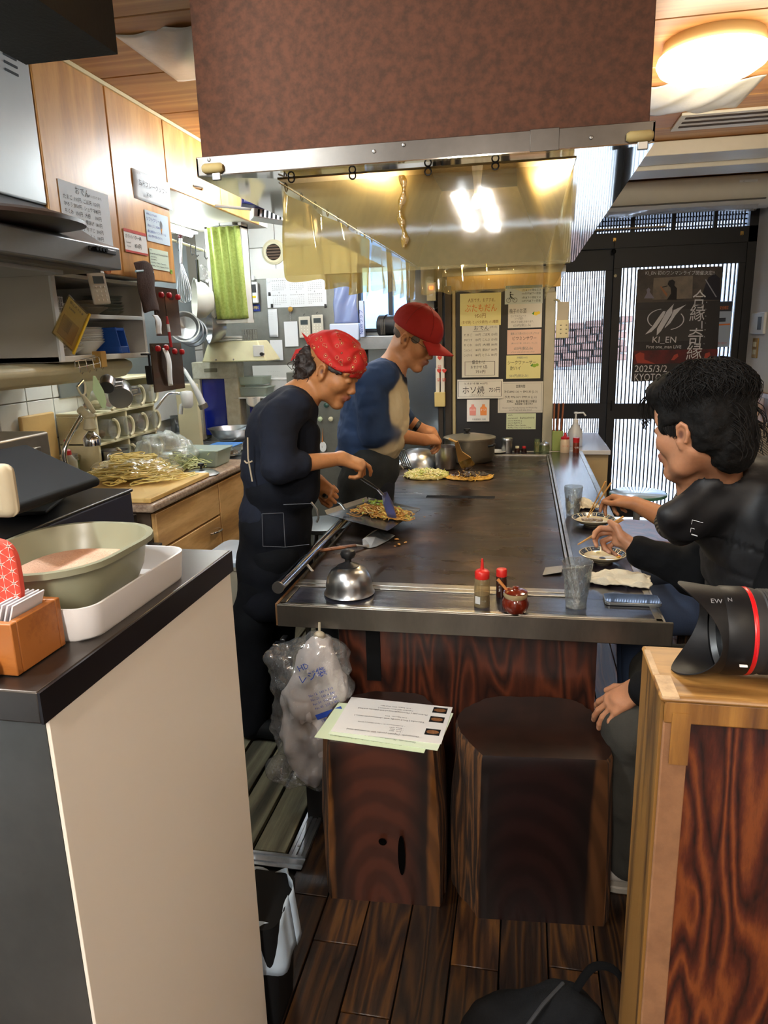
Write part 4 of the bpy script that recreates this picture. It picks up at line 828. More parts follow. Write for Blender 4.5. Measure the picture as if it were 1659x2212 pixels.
for i in range(13):
    x = bx-.09+i*.015; top = Vector((x+rr.uniform(-.03, .03), by+rr.uniform(-.02, .03), bz+.16+rr.random()*.05)); m_ = [STEEL, wood('pale bamboo', '#000', '#fff'), CREAM, BLK][i % 4]
    t_ = MB().cyl((x, by, bz+.01), top, .004, 6)
    if i % 4 == 0: t_.ball(top, (.016, .006, .022), 10)
    elif i % 4 == 2: t_.box((top.x-.018, top.y-.003, top.z-.01), (top.x+.018, top.y+.003, top.z+.06))
    tag(t_.obj(['spoon', 'chopstick', 'spatula', 'ladle'][i % 4], m_), ['steel spoon standing in the white cutlery basket', 'wooden chopstick standing in the white cutlery basket', 'cream spatula standing in the white cutlery basket', 'black ladle standing in the white cutlery basket'][i % 4]+', '+OR[i//4]+' of its sort', 'utensil', 'utensils in the white cutlery basket')
# shredder / mixer machine
a0, a1 = P(425, 812, y=4.55), P(512, 975, y=4.55)
mx = thing('food_slicer', 'cream enamel vegetable slicer machine with blue guard panels', 'slicer', (-1.95, 4.6, .87)); XA, XB = P(423, 900, y=4.5).x, P(520, 900, y=4.5).x
EN = mat('aged cream enamel', '#dbd9c0', .4, var=.12); EN2 = mat('chipped cream column', '#d4d3c2', .5, col2='#b9b49c', vs=14)
for xa, xb in ((XA, XA+.05), (XB-.10, XB)): box('column', (xa, 4.5, .87), (xb, 4.62, 1.39), EN2, mx, bev=.006)
box('top_bridge', (XA+.002, 4.498, 1.28), (XB-.002, 4.622, 1.392), EN2, mx, bev=.006); box('guard_panel', (XA+.05, 4.53, .9), (XB-.1, 4.55, 1.28), mat('royal blue acrylic', '#1a2a9a', .15, coat=.5), mx, bev=.004)
box('carry_slot', (XA+.09, 4.495, 1.325), (XB-.14, 4.502, 1.35), mat('slot shade', '#7d7a66', .6), mx, bev=.004)
box('guard_panel', (XB+.03, 4.6, .89), (XB+.1, 4.62, 1.19), mat('royal blue acrylic', '#1a2a9a', .15), mx); box('column', (XB+.1, 4.56, .89), (XB+.16, 4.66, 1.22), EN2, mx, bev=.005)
tz = 1.392; ta, tb = P(443, 770, y=4.4), P(578, 770, y=4.4)
MB().add([(ta.x-.02, 4.38, tz), (tb.x, 4.38, tz), (tb.x, 4.66, tz), (ta.x-.02, 4.66, tz), (ta.x+.02, 4.42, tz+.13), (tb.x-.07, 4.42, tz+.13), (tb.x-.07, 4.62, tz+.13), (ta.x+.02, 4.62, tz+.13)], [(0, 3, 2, 1), (4, 5, 6, 7), (0, 1, 5, 4), (1, 2, 6, 5), (2, 3, 7, 6), (3, 0, 4, 7)]).obj('motor_head', CRM2, mx, bev=.01, seg=3)
MB().box((tb.x-.09, 4.385, tz+.03), (tb.x-.02, 4.40, tz+.10)).obj('name_plate', WHT, mx, bev=.003); MB().cyl((tb.x-.03, 4.40, tz+.045), (tb.x-.03, 4.37, tz+.045), .011, 14).obj('knob', BLK, mx)
for dx in (.08, .2): MB().ball((ta.x+dx, 4.385, tz+.015), .006, 8).obj('screw', STEELB, mx)
for k in range(2): tag(MB(T(ta.x+.13, 4.5, tz+.132+k*.016)).lathe([(.085, 0), (.092, .004), (.092, .01), (.08, .014), (0, .014)], 30).obj('round_cover', WHT), ['lower round white lid on top of the slicer', 'upper round white lid on top of the slicer'][k], 'lid')
q = thing('wire_holder', 'square wire rack on top of the slicer', 'rack', (ta.x+.27, 4.5, tz+.13)); mb = MB()
for k in range(5):
    for j in range(2): mb.cyl((ta.x+.24+k*.018, 4.46+j*.08, tz+.131), (ta.x+.24+k*.018, 4.46+j*.08, tz+.2), .0015, 5); mb.cyl((ta.x+.24, 4.46+j*.08, tz+.134+k*.016), (ta.x+.312, 4.46+j*.08, tz+.134+k*.016), .0015, 5)
mb.obj('wire', STEELB, q)
box_ = thing('tub_shelf', 'small white shelf bracket carrying plastic tubs right of the slicer', 'shelf', (-1.6, 4.6, 1.16)); tx = P(553, 855, y=4.6)
box('board', (tx.x-.12, 4.5, tx.z-.012), (tx.x+.14, 4.7, tx.z), WHT, box_, bev=.004)
for k, (w, lab) in enumerate(((.26, 'bottom frosted tub on the small white shelf'), (.23, 'top frosted bowl tilted on the lower tub'))): tub('food_tub', lab, (tx.x-.02, 4.6, tx.z+.001+k*.075), w, .16, .055, FT, FT if k == 0 else None)
tub('food_tub', 'round white tub half hidden behind the shoulder of the woman', (P(615, 850, y=4.75).x, 4.78, 1.17), .2, .16, .085, WHT, WHT)
tag(MB().grid(lambda u, v: (tx.x-.03+u*.1, 4.495-.01*math.sin(u*9), tx.z+.002-v*(.04+.03*math.sin(u*PI))), 10, 6).obj('paper_napkin', PAPER('#e8e8e6'), None, solid=.001), 'white paper napkin hanging over the small shelf edge', 'napkin')
# ---- rack of hooks with peeler etc.
q = thing('hook_rail', 'chrome wire hook rail clamped under the open shelf', 'rail', P(190, 790, x=-1.70)); a, b = P(163, 795, x=-1.7), P(218, 783, x=-1.7)
MB().tube([a, a+Vector((0, 0, .025)), b+Vector((0, 0, .025)), b], .0025, 6, closed=True).obj('frame', CHROME, q)
MB().box((-1.73, b.y-.01, b.z-.02), (-1.69, b.y+.03, b.z+.045)).obj('clamp', mat('wood clamp', '#c8a25a', .6), q, bev=.003)
hooks = [a.lerp(b, t)+Vector((0, 0, 0)) for t in (.12, .4, .66, .93)]
for p in hooks: MB().tube([p+Vector((0, 0, .025)), p+Vector((.004, 0, 0)), p+Vector((.004, 0, -.02)), p+Vector((.012, 0, -.026)), p+Vector((.016, 0, -.018))], .002, 6).obj('hook', CHROME, q)
q = thing('vegetable_peeler', 'cream handled vegetable peeler hanging from the hook rail', 'peeler', hooks[0]); a = P(170, 835, x=-1.68); b = P(203, 890, x=-1.68)
MB().tube(smoothpath([a+Vector((0, -.01, 0)), a+Vector((0, .0, -.02)), a+Vector((0, .015, -.034)), a+Vector((0, .035, -.028)), a+Vector((0, .042, 0)), a+Vector((0, .034, .018))]), .004, 8).tube([a+Vector((0, .02, -.035)), a.lerp(b, .6)+Vector((0, 0, -.01)), b], [.007, .012, .009], 10).obj('handle', CREAM, q)
MB().cyl(a+Vector((0, -.008, 0)), a+Vector((0, .034, .022)), .005, 8).obj('blade', STEEL, q)
a = P(203, 812, x=-1.68); q = MB(frame((.1, 1, -.1), (1, -.1, 0), a)).prism([(-.006, 0), (.006, 0), (.05, -.055), (.066, -.10), (.055, -.128), (.035, -.125), (-.012, -.06), (-.012, -.045)], 0, .002).obj('scraper_card', mat('mint plastic', '#bcd8a8', .4), None, smooth=False); tag(q, 'mint green leaf shaped plastic scraper hanging from the hook rail', 'scraper')
def cuph(name, lab, px, py, r, h_, ax, hd=1):
    c0 = P(px, py, x=-1.70); M2 = frame(Vector(ax).cross((0, 0, 1)), ax, c0); q = thing(name, lab, 'measuring cup', c0)
    MB(M2).lathe([(r*.96, -h_/2), (r, -h_/2+.004), (r, h_/2), (r+.002, h_/2), (r-.002, h_/2), (r-.002, -h_/2+.005), (0, -h_/2+.004)], 32).obj('cup', STEEL, q)
    MB(M2).tube([(r, 0, h_*.35), (r+.03, 0, h_*.4), (r+.03, 0, -h_*.1), (r, 0, -h_*.2)], .004, 8, flat=2).obj('handle', STEEL, q); write(q, M2 @ T(0, 0, 0), [], [INK['black']]) if 0 else None
cuph('measuring_cup', 'large steel measuring cup hanging with its base to the viewer', 259, 850, .05, .085, (-.5, .75, .42)); cuph('measuring_cup', 'small bright steel cup hanging behind the large one', 232, 830, .03, .05, (-.3, .8, .5))
# rubber duck shaped scrubber and orange net
a = P(318, 858, x=-2.28); q = thing('sponge', 'yellow duck shaped sponge with an orange net hanging on the tiles', 'sponge', a); MB().ball(a, (.02, .035, .03), 14).ball(a+Vector((0, -.015, .03)), (.018, .022, .02), 12).obj('sponge', mat('yellow sponge', '#e6b828', .8), q)
mb = MB(); [mb.tube([a+Vector((.01, .01+.02*math.cos(k), -.02)), a+Vector((.015, .01+.03*math.cos(k*1.7), -.05)), a+Vector((.01, .01+.02*math.sin(k), -.08))], .003, 5) for k in range(8)]; mb.obj('net', mat('orange net', '#d88a2a', .8), q)
a = P(340, 880, x=-2.3); q = MB().box((-2.336, a.y-.02, a.z-.10), (-2.325, a.y+.34, a.z+.13)).obj('white_cloth', mat('white cloth', '#dfe4e6', .9, var=.05), None, bev=.01); tag(q, 'white dish cloth hung flat on the tiles behind the faucet', 'cloth')
a = P(1, 880, x=-2.2); 
# ---- far left utensils: rail, whisk, bowls
SP_ = mat('splash steel', '#9aa3a8', .3, .7, var=.15, vs=2)
q = box('splash_panel', (XL+.009, 3.30, 1.26), (XL+.018, 4.9, 2.2), SP_, None); tag(q, 'dull steel splash panel on the left wall behind the hanging bowls', 'panel')
a, b = P(370, 518, x=-1.95), P(452, 545, x=-1.95)
q = thing('utensil_rail', 'cream rail carrying the whisk and bowls beside the cabinet end', 'rail', a); MB().cyl(a, b, .008, 10).obj('bar', CREAM, q)
for i, t in enumerate((.08, .42, .55, .8, .92)): p = a.lerp(b, t); MB().tube([p+Vector((0, 0, .014)), p+Vector((.016, 0, .004)), p+Vector((.012, 0, -.04)), p+Vector((.02, 0, -.055)), p+Vector((.03, 0, -.045))], .003, 6).obj('hook', BLK, q)
q = thing('wire_whisk', 'large balloon whisk with steel handle and maroon knob', 'whisk', P(391, 520, x=-1.88)); a, b, c_ = P(390, 515, x=-1.88), P(391, 570, x=-1.88), P(400, 655, x=-1.86)
MB().tube([a, b], [.011, .009], 14).obj('handle', STEEL, q); MB().ball(a+Vector((0, 0, .008)), .014, 12).obj('knob', mat('maroon', '#4a1c1e', .4), q); mb = MB(); L = (b-c_).length
for k in range(9):
    an = k*PI/9; u = Vector((math.cos(an), math.sin(an), 0)); mb.tube(smoothpath([b-u*.006, b.lerp(c_, .4)-u*.028, b.lerp(c_, .85)-u*.04, c_, b.lerp(c_, .85)+u*.04, b.lerp(c_, .4)+u*.028, b+u*.006], 4), .0013, 5)
mb.obj('wires', STEEL, q)
def bowlh(name, lab, px, py, x, r, dp, ax, m): c0 = P(px, py, x=x); tag(MB(frame(Vector(ax).cross((0, 0, 1)), ax, c0)).lathe([(.0, -dp), (r*.45, -dp), (r*.8, -dp*.6), (r*.97, -dp*.1), (r, 0), (r*1.04, .001), (r*.96, 0), (r*.76, -dp*.58), (0, -dp*.95)], 40).obj(name, m), lab, 'bowl')
bowlh('hanging_bowl', 'cream enamel bowl hanging on the utensil rail', 420, 648, -1.98, .125, .11, (-.75, -.5, .05), mat('cream enamel', '#e4e4d8', .3)); bowlh('hanging_bowl', 'shiny steel bowl hanging behind the cream bowl', 452, 708, -1.97, .10, .10, (-.8, -.6, .1), STEEL)
for k, (px, py) in enumerate(((398, 705), (407, 712), (416, 718))): bowlh('hanging_strainer', ['nearest hanging steel pan under the whisk', 'middle hanging steel pan under the whisk', 'farthest hanging steel pan under the whisk'][k], px, py, -1.93-.02*k, .085, .05, (.35, -.9, .2), STEEL)
q = thing('bag_clip', 'clear plastic bag bunch hanging from the utensil rail end', 'bag', P(440, 570, x=-1.95)); a = P(442, 590, x=-1.93); bagshape('bag', q, tuple(a), (.03, .045, .05), 9, BAGF, .012, .01)
q = thing('black_spatula', 'black handled tongs hanging from the utensil rail', 'tongs', P(425, 565, x=-1.93)); a = P(425, 560, x=-1.92); MB().box((a.x-.004, a.y-.012, a.z-.13), (a.x+.004, a.y+.012, a.z)).obj('handle', BLK, q, bev=.003)
# white case with green curtain
ca, cbb = P(450, 470, y=4.3), P(519, 690, y=4.3); cs = thing('curtained_case', 'white narrow wall case hung with a green patterned curtain', 'case', (ca.x, 4.4, cbb.z))
for a, b in (((ca.x-.04, 4.32, cbb.z), (ca.x-.02, 4.43, ca.z+.09)), ((cbb.x+.02, 4.32, cbb.z), (cbb.x+.04, 4.43, ca.z+.09)), ((ca.x-.04, 4.32, ca.z+.07), (cbb.x+.04, 4.43, ca.z+.09)), ((ca.x-.04, 4.32, cbb.z-.02), (cbb.x+.04, 4.43, cbb.z)), ((ca.x-.04, 4.42, cbb.z), (cbb.x+.04, 4.43, ca.z+.09)), ((ca.x-.04, 4.32, ca.z-.06), (cbb.x+.04, 4.43, ca.z-.05))): box('board', a, b, SHW, cs)
GC = mat('green print cloth', '#8a9a48', .9, col2='#a3b060', vs=70)
tag(MB().grid(lambda u, v: (ca.x-.018+u*(cbb.x-ca.x+.05)*(1-.0*v)+.02*v, 4.305+.010*math.sin(u*26)*(1-.3*v), ca.z-.055-v*(ca.z-cbb.z-.06)), 60, 20).obj('green_curtain', GC, None, solid=.002), 'green curtain with fine pale print on the narrow wall case', 'curtain')
for i in range(2):
    for j in range(2):
        x0 = ca.x-.015+i*.085; z0 = ca.z-.049+j*.055; q = thing('filter_box', ['%s white cardboard box on top of the green curtained case' % t for t in ('lower left', 'upper left', 'lower right', 'upper right')][i*2+j], 'box', (x0, 4.35, z0))
        box('carton', (x0, 4.30, z0), (x0+.08, 4.42, z0+.052), WHT, q, bev=.002); write(q, frame((1, 0, 0), (0, -1, 0), (x0+.006, 4.2995, z0+.03)), [('▪▪', 0, 0, .006), ('▪▪▪▪', 0, -.014, .005)], [INK['grey']])
# exhaust vent, papers on the back wall
va = P(592, 545, y=5.09); q = thing('round_vent', 'round cream vent with dark louvres high on the tiled back wall', 'vent', va)
MB(frame((1, 0, 0), (0, -1, 0), va)).lathe([(.085, 0), (.085, .012), (.07, .02), (.055, .016)], 36, cap=(0, 0)).lathe([(0, .002), (.056, .002)], 36, mi=1, cap=(0, 0)).obj('ring', [CREAM, mat('vent dark', '#3a2c22', .8)], q)
for k in range(5): h_ = -.04+k*.02; w_ = math.sqrt(.055**2-h_*h_); MB(frame((1, 0, 0), (0, -1, 0), va)).box((-w_, h_-.004, .004), (w_, h_+.004, .014)).obj('louvre', mat('vent brown', '#6b5644', .7), q, smooth=False)
def bk(tl, br, y=5.088): a = P(*tl, y=y); b = P(*br, y=y); return frame((1, 0, 0), (0, -1, 0), (a.x, y, a.z)), b.x-a.x, a.z-b.z
M_, w, hh = bk((574, 598), (706, 660))
L = []
for mth in range(6):
    cx = w*(.10+.30*(mth % 3)); cy = -.03 if mth < 3 else -.13; L.append((str(mth+1), cx+w*.10, cy+.012, .012)); start = (3, 6, 6, 2, 4, 0)[mth]; nd = (31, 28, 31, 30, 31, 30)[mth]; L.append(('日 月 火 水 木 金 土', cx, cy-.003, .005, 0, w*.235))
    for r in range(6):
        ds = [r*7+c_-start+1 for c_ in range(7)]
        for c_, d in enumerate(ds):
            if 1 <= d <= nd: L.append((str(d), cx+c_*w*.035, cy-.016-r*.0125, .006))
cal = sheet('wall_calendar', 'white six month calendar pinned to the grey back wall', 'calendar', M_, w, .215, '#e9ecee', L)
for i, (u, v) in enumerate(((.04, .12), (.52, .04), (.95, .08))): tag(MB(M_ @ T(w*u, -.215*v, .001)).lathe([(.016, 0), (.016, .006), (0, .008)], 18).obj('magnet', WHT), 'round white magnet holding the calendar, '+OR[i]+' from the curtain side', 'magnet', 'white magnets on the calendar')
for i, (u, v) in enumerate(((.05, .55), (.08, .93), (.98, 1.0))): tag(MB(M_ @ T(w*u, -.215*v, .001)).box((-.008, -.012, 0), (.008, .012, .008)).obj('magnet', BLK, None, bev=.002), ['small black magnet at mid height of the calendar', 'small black magnet under the first column of the calendar', 'small black magnet at the lower corner of the calendar'][i], 'magnet', 'black magnets on the calendar')
for i, (tl, br, lab, c_, tx) in enumerate((((545, 583), (622, 600), 'rolled white paper strip pinned above the calendar', '#e4e4dc', []), ((578, 668), (602, 728), 'narrow curled receipt under the calendar', '#e2e6e8', [('・・・・', .01, -.03-.012*k, .007) for k in range(5)]), ((583, 735), (612, 778), 'white note block behind the red bandana, left', '#e6eaec', [('― ―', .02, -.02, .004)]), ((613, 695), (645, 748), 'blank white clip pad under the key chain', '#e8ecee', []),
      ((636, 770), (690, 800), 'handwritten white order list behind the red bandana', '#e4e8e8', [('ハイボール', .05, -.03, .012), ('生ビール 3本', .03, -.05, .01)]), ((545, 790), (640, 830), 'pale notes low on the back wall by the tubs', '#d8dcd8', [('・・・・・・・', .12, -.05, .01), ('・・・・・・', .12, -.08, .01), ('・・・・・・', .12, -.11, .01)]))):
    M_, w, hh = bk(tl, br, 5.086-.001*i); sheet('paper_note', lab, 'note', M_, w, hh, c_, tx, curl=.01 if i == 1 else 0)
M_, w, hh = bk((536, 610), (560, 655), 5.07); q = thing('door_sensor', 'white wall device with black label and yellow dot on the back wall', 'device', M_.translation)
MB(M_).box((0, -hh, 0), (w, 0, .03)).obj('body', WHT, q, bev=.006); MB(M_).box((w*.08, -hh*.5, .028), (w*.92, -hh*.12, .032)).obj('label', BLK, q, smooth=False); MB(M_ @ T(w*.25, -hh*.57, .03)).lathe([(.012, 0), (.012, .003), (0, .003)], 14).obj('dot', INK['yellow'], q); MB(M_).box((w*.15, -hh*.75, .03), (w*.85, -hh*.65, .032)).obj('label', INK['yellow'], q, smooth=False)
MB(M_).box((w*.3, hh*.08, 0), (w*.7, hh*.3, .02)).obj('hook', WHT, q, bev=.004)
M_, w, hh = bk((540, 658), (562, 672), 5.08); sheet('sticker', 'dark blue COMBO sticker under the wall device', 'sticker', M_, w, hh, '#1c2f7c', [('COMBO', w*.1, -hh*.7, hh*.5, 0, w*.8)], ('yellow',))
for i, (px, py, lab) in enumerate(((658, 690, 'left white remote timer on the back wall, wrapped in film'), (686, 686, 'right white remote timer on the back wall'))):
    a = P(px, py, y=5.06); timer('wall_timer', lab, frame((1, 0, 0), (0, -1, 0), a+Vector((0, 0, .02))), .085, .15)
a = P(628, 668, y=5.07); q = thing('key_chain', 'round brass magnet hook with a short chain beneath the calendar', 'hook', a); MB(frame((1, 0, 0), (0, -1, 0), a)).lathe([(.018, 0), (.018, .01), (0, .012)], 18).obj('magnet', mat('brass', '#b08a48', .4, .7), q)
for k in range(4): MB().tube([a+Vector((.004*math.cos(t*.8), -.012, -.03-k*.014+.008*math.sin(t*.8))) for t in range(8)], .0015, 5, closed=True).obj('chain_link', STEELB, q)
# overhead box with foil and wall fan box top centre left
a = P(548, 437, y=3.6); q = thing('foil_box', 'dark blue foil carton on top of the wall unit beside the hood', 'box', a); M2 = frame((.85, .4, -.1), (-.2, -.1, 1), a)
MB(M2).box((-.06, -.05, -.02), (.06, .05, .035)).obj('carton', mat('navy carton', '#232a6e', .5), q, bev=.002); write(q, M2 @ frame((1, 0, 0), (0, -1, 0), (-.05, -.051, .01)), [('フレッシュ', 0, 0, .01), ('25cm×15m', 0, -.02, .008)], [INK['white']])
a = P(578, 455, y=3.75); q = thing('insect_trap', 'white box with brown slotted side hanging beside the hood', 'box', a); M2 = frame((.85, .45, -.12), (-.1, -.1, 1), a)
MB(M2).box((-.08, -.09, -.05), (.13, .09, .02)).obj('case', WHT, q, bev=.004); MB().cyl(a, (-1.6, a.y, a.z+.04), .008, 8).obj('arm', GREYM, q); MB(M2).box((-.085, -.10, .0), (.14, .10, .022)).obj('lid', mat('cardboard', '#a07c50', .7), q, bev=.003)
for k in range(7): MB(M2).box((-.06+k*.022, -.093, -.045), (-.05+k*.022, -.089, -.012)).obj('slot', BLKM, q, smooth=False)
# =============== register counter (near left) ===============
zc = P(98, 1566, y=.625).z
ct = thing('register_counter', 'white sided counter with a dark steel top at the left', 'counter', (-.9, .9, 0))
box('countertop', (-1.5, .625, zc), (-.52, 1.165, 1.15), mat('dark steel counter', '#57514c', .3, .85, var=.2, vs=4), ct, bev=.002)
box('front_edge', (-.5205, .625, zc), (-.517, 1.165, 1.149), mat('black steel edge', '#1d1a1e', .35, .3, var=.3), ct)
box('side_panel', (-.528, .64, 0), (-.523, 1.163, zc), mat('warm white laminate', '#e2dacd', .45), ct, bev=.001)
box('near_panel', (-1.5, .64, 0), (-.5285, .68, zc), mat('dark grey steel side', '#6d6d6a', .35, .7, var=.3, vs=3), ct); box('back_panel', (-1.5, 1.12, 0), (-.5285, 1.16, zc), mat('cabinet side brown', '#4a3a2c', .6), ct)
tb_ = thing('paper_tray', 'white plastic tray under the frosted box on the counter', 'tray', (-.64, .89, 1.15))
def rrect(w, d, r, n=6, cx=0, cy=0):
    o = []
    for k, (sx, sy) in enumerate(((1, 1), (-1, 1), (-1, -1), (1, -1))):
        for i in range(n+1): a = PI/2*(k+i/n); o.append((cx+sx*(w/2-r)+r*math.cos(a), cy+sy*(d/2-r)+r*math.sin(a)))
    return o
def loft(mb, secs, mi=0, M=None, cap0=True, cap1=True):
    n = len(secs[0][0]); vs = [(x, y, z) for poly, z in secs for x, y in poly]; fs = []
    for j in range(len(secs)-1):
        for i in range(n): fs.append((j*n+i, j*n+(i+1) % n, (j+1)*n+(i+1) % n, (j+1)*n+i))
    if cap0: fs.append(tuple(range(n-1, -1, -1)))
    if cap1: fs.append(tuple(range((len(secs)-1)*n, len(secs)*n)))
    mb.add(vs, fs, mi, M)
mb = MB(T(-.638, .89, 1.15)); loft(mb, [(rrect(.20, .27, .03), 0), (rrect(.205, .275, .03), .004), (rrect(.212, .285, .034), .046), (rrect(.204, .277, .03), .046), (rrect(.196, .265, .028), .008)]); mb.obj('tray', mat('glossy white tray', '#dcd9d8', .3, coat=.2), tb_, ang=50)
fb = thing('frosted_box', 'oval frosted plastic box lined with pink dotted wipe paper', 'box', (-.638, .88, 1.16)); FRO = mat('frosted grey green', '#86866f', .35)
mb = MB(T(-.645, .87, 1.165)); loft(mb, [(rrect(.15, .20, .06), 0), (rrect(.178, .232, .075), .03), (rrect(.19, .245, .08), .066), (rrect(.212, .268, .09), .07), (rrect(.212, .268, .09), .078), (rrect(.196, .25, .084), .078), (rrect(.184, .238, .078), .06), (rrect(.17, .224, .07), .034), (rrect(.146, .196, .058), .016)]); mb.obj('tub', FRO, fb, ang=50)
WIPE = mat('dotted wipe', '#d8b097', .8, col2='#c08f74', vs=8, bmp=.9, bs=260)
MB(T(-.645, .87, 1.165)).prism(rrect(.168, .222, .068), .033, .040).obj('liner', WIPE, fb, bev=.002)
wb = thing('wooden_card_box', 'small orange brown wooden box of cards on the counter corner', 'box', (-.62, .70, 1.15)); OW = wood('varnished orange pine', '#7a4218', '#a5642c', scale=(2, 8, 8), bands=2, rough=.4, b=.06)
for a, b in (((-.69, .735, 1.151), (-.566, .745, 1.215)), ((-.69, .655, 1.151), (-.566, .665, 1.215)), ((-.576, .665, 1.151), (-.566, .735, 1.215)), ((-.69, .665, 1.151), (-.68, .735, 1.215)), ((-.68, .665, 1.151), (-.576, .735, 1.158))): box('side_board', a, b, OW, wb, bev=.0015)
for k in range(4): tag(MB(T(-.62+.007*k, .70, 1.16) @ Matrix.Rotation(.35, 4, 'Y')).box((-.001, -.028, 0), (.001, .028, .075)).obj('business_card', PAPER('#d8d6dc'), None), 'card standing in the small wooden box, '+OR[k]+' from the front', 'card', 'cards in the wooden box')
ra, rb = P(0, 1165, y=.71), P(60, 1300, y=.71)
q = thing('patterned_pouch', 'red pouch with white star lattice pattern at the left edge', 'pouch', (rb.x-.05, .71, rb.z))
MB(T(rb.x-.045, .705, (ra.z+rb.z)/2-.004) @ Matrix.Rotation(PI/2, 4, 'X')).prism([(.045*math.copysign(abs(math.cos(t))**.55, math.cos(t)), .046*math.copysign(abs(math.sin(t))**.55, math.sin(t))) for t in [k*PI/18 for k in range(36)]], -.006, .006).obj('pouch', mat('coral red cloth', '#cf4a3a', .8), q, bev=.003)
mb = MB(T(rb.x-.045, .6985, (ra.z+rb.z)/2-.004) @ Matrix.Rotation(PI/2, 4, 'X')); s_ = .0085
for i in range(-5, 6):
    for j in range(-6, 7):
        cx, cy = i*s_*1.732*.9, j*s_*1.8+(i % 2)*s_*.9
        if abs(cx) > .042 or abs(cy) > .042: continue
        for k in range(6): a = k*PI/3+PI/6; dx, dy = math.cos(a)*s_*.95, math.sin(a)*s_*.95; px_, py_ = -math.sin(a)*.0007, math.cos(a)*.0007; mb.add([(cx-px_, cy-py_, 0), (cx+px_, cy+py_, 0), (cx+dx, cy+dy, 0)], [(0, 1, 2)])
mb.obj('pattern', mat('ink pale pink', '#f0cfc4', .8), q, smooth=False)['kind'] = 'stuff'
tag(box('wet_wipe_pack', (-.70, .63, 1.151), (-.583, .652, 1.176), mat('soft white pack', '#d9d7db', .6, bmp=.3, bs=30), None, bev=.008), 'white soft paper pack at the near corner of the counter', 'pack')
rg = thing('cash_drawer', 'black topped cash drawer with a navy side on the counter', 'cash drawer', (-.85, .95, 1.15)); XR_ = -.765; ct['x'] = 0; del ct['x']
a = P(283, 1056, x=XR_); b = P(60, 1158, x=XR_)
box('body', (-1.3, .66, 1.151), (XR_, min(a.y, 1.28), a.z-.006), mat('navy powder coat', '#1e2238', .55), rg, bev=.003); box('top_plate', (-1.3, .655, a.z-.006), (XR_+.002, min(a.y, 1.28)+.004, a.z), mat('black lacquer top', '#121215', .3), rg, bev=.002)
tq = thing('tablet', 'black cased tablet leaning on a stand over the cash drawer', 'tablet', (-.9, .9, a.z)); z0 = a.z
A, B_, C_, D_ = P(215, 1050, y=1.06), P(45, 968, y=1.14), P(-120, 960, y=1.0), P(-60, 1050, y=.82)
def slab(name, pts, th, m, par, bev=.006):
    pts = [Vector(p) for p in pts]; n = (pts[1]-pts[0]).cross(pts[2]-pts[0]).normalized(); n = n if n.z > 0 else -n; k = len(pts)
    vs = [p for p in pts]+[p+n*th for p in pts]; fs = [tuple(range(k))[::-1], tuple(range(k, 2*k))]+[(i, (i+1) % k, k+(i+1) % k, k+i) for i in range(k)]
    return MB().add(vs, fs).obj(name, m, par, bev=bev, seg=3)
A, B_ = Vector((-.77, 1.0, z0+.012)), Vector((-.80, .80, z0+.03)); A = P(218, 1050, x=-.70); B_ = P(60, 975, x=-1.0); C_ = B_+Vector((-.05, -.25, .0)); D_ = A+Vector((-.0, -.22, -.0))
slab('case', [A, B_, C_, D_], .016, BLKM, tq, .007)
slab('stand_flap', [P(150, 1070, z=z0+.004), P(100, 1112, z=z0+.004), P(-60, 1120, z=z0+.004), P(-20, 1060, z=z0+.004)], .006, BLKM, tq, .003); MB().cyl(P(110, 1085, z=z0+.005), P(110, 1040, x=-.86), .012, 10).obj('strut', BLKM, tq)
c_ = P(146, 1022, x=-.84); MB(frame((A-B_), (0, 0, 1), c_)).box((-.012, -.006, -.0), (.012, .006, .006)).obj('camera_window', mat('lens plate', '#9a8680', .3, .5), tq, bev=.002)
q = P(14, 1060, y=.62); o = MB(T(q.x-.03, .62, q.z)).box((-.03, -.01, -.028), (.04, .01, .028)).obj('card_reader', mat('beige rough plastic', '#b3a78c', .7, var=.1), None, bev=.012, seg=4); tag(o, 'beige rounded card reader at the left edge above the pouch', 'card reader')
# =============== teppan table ===============
ZT = .76
IRON = _M.setdefault('teppan iron', newmat('teppan iron')[0]); nt = IRON.node_tree; b_ = nt.nodes['Principled BSDF']
n1 = N(nt, 'TexNoise', i_Scale=3.2, i_Detail=8.0, i_Roughness=.62, i_Distortion=.6); nt.links.new(coord(nt), n1.inputs['Vector'])
nt.links.new(ramp(nt, n1.outputs[0], [(.3, '#120b08'), (.47, '#291b14'), (.56, '#3a281d'), (.64, '#5a422e'), (.75, '#201510')]), b_.inputs['Base Color'])
n2 = N(nt, 'TexNoise', i_Scale=6.0, i_Detail=7.0); nt.links.new(coord(nt, (1, 2, 1)), n2.inputs['Vector']); mr = N(nt, 'MapRange'); mr.inputs['To Min'].default_value = .12; mr.inputs['To Max'].default_value = .5; nt.links.new(n2.outputs[0], mr.inputs[0]); nt.links.new(mr.outputs[0], b_.inputs['Roughness'])
b_.inputs['Metallic'].default_value = .55; bump(nt, b_, n2.outputs[0], .12, .004)
LEDGE = wood('black lacquered oak', '#08080b', '#2a2a33', scale=(1.2, 12, 6), bands=5, rough=.22, b=.3, coat=.5); LEDG2 = wood('black lacquered oak along', '#0c0a0d', '#2a242a', scale=(12, 1.2, 6), bands=5, rough=.22, b=.15, coat=.5)
ALU = mat('worn aluminium strip', '#b7b2a8', .3, 1, var=.3, vs=20)
tt = thing('teppan_table', 'long iron griddle table with black wood ledge and steel rim', 'table', (-.16, 3.3, 0))
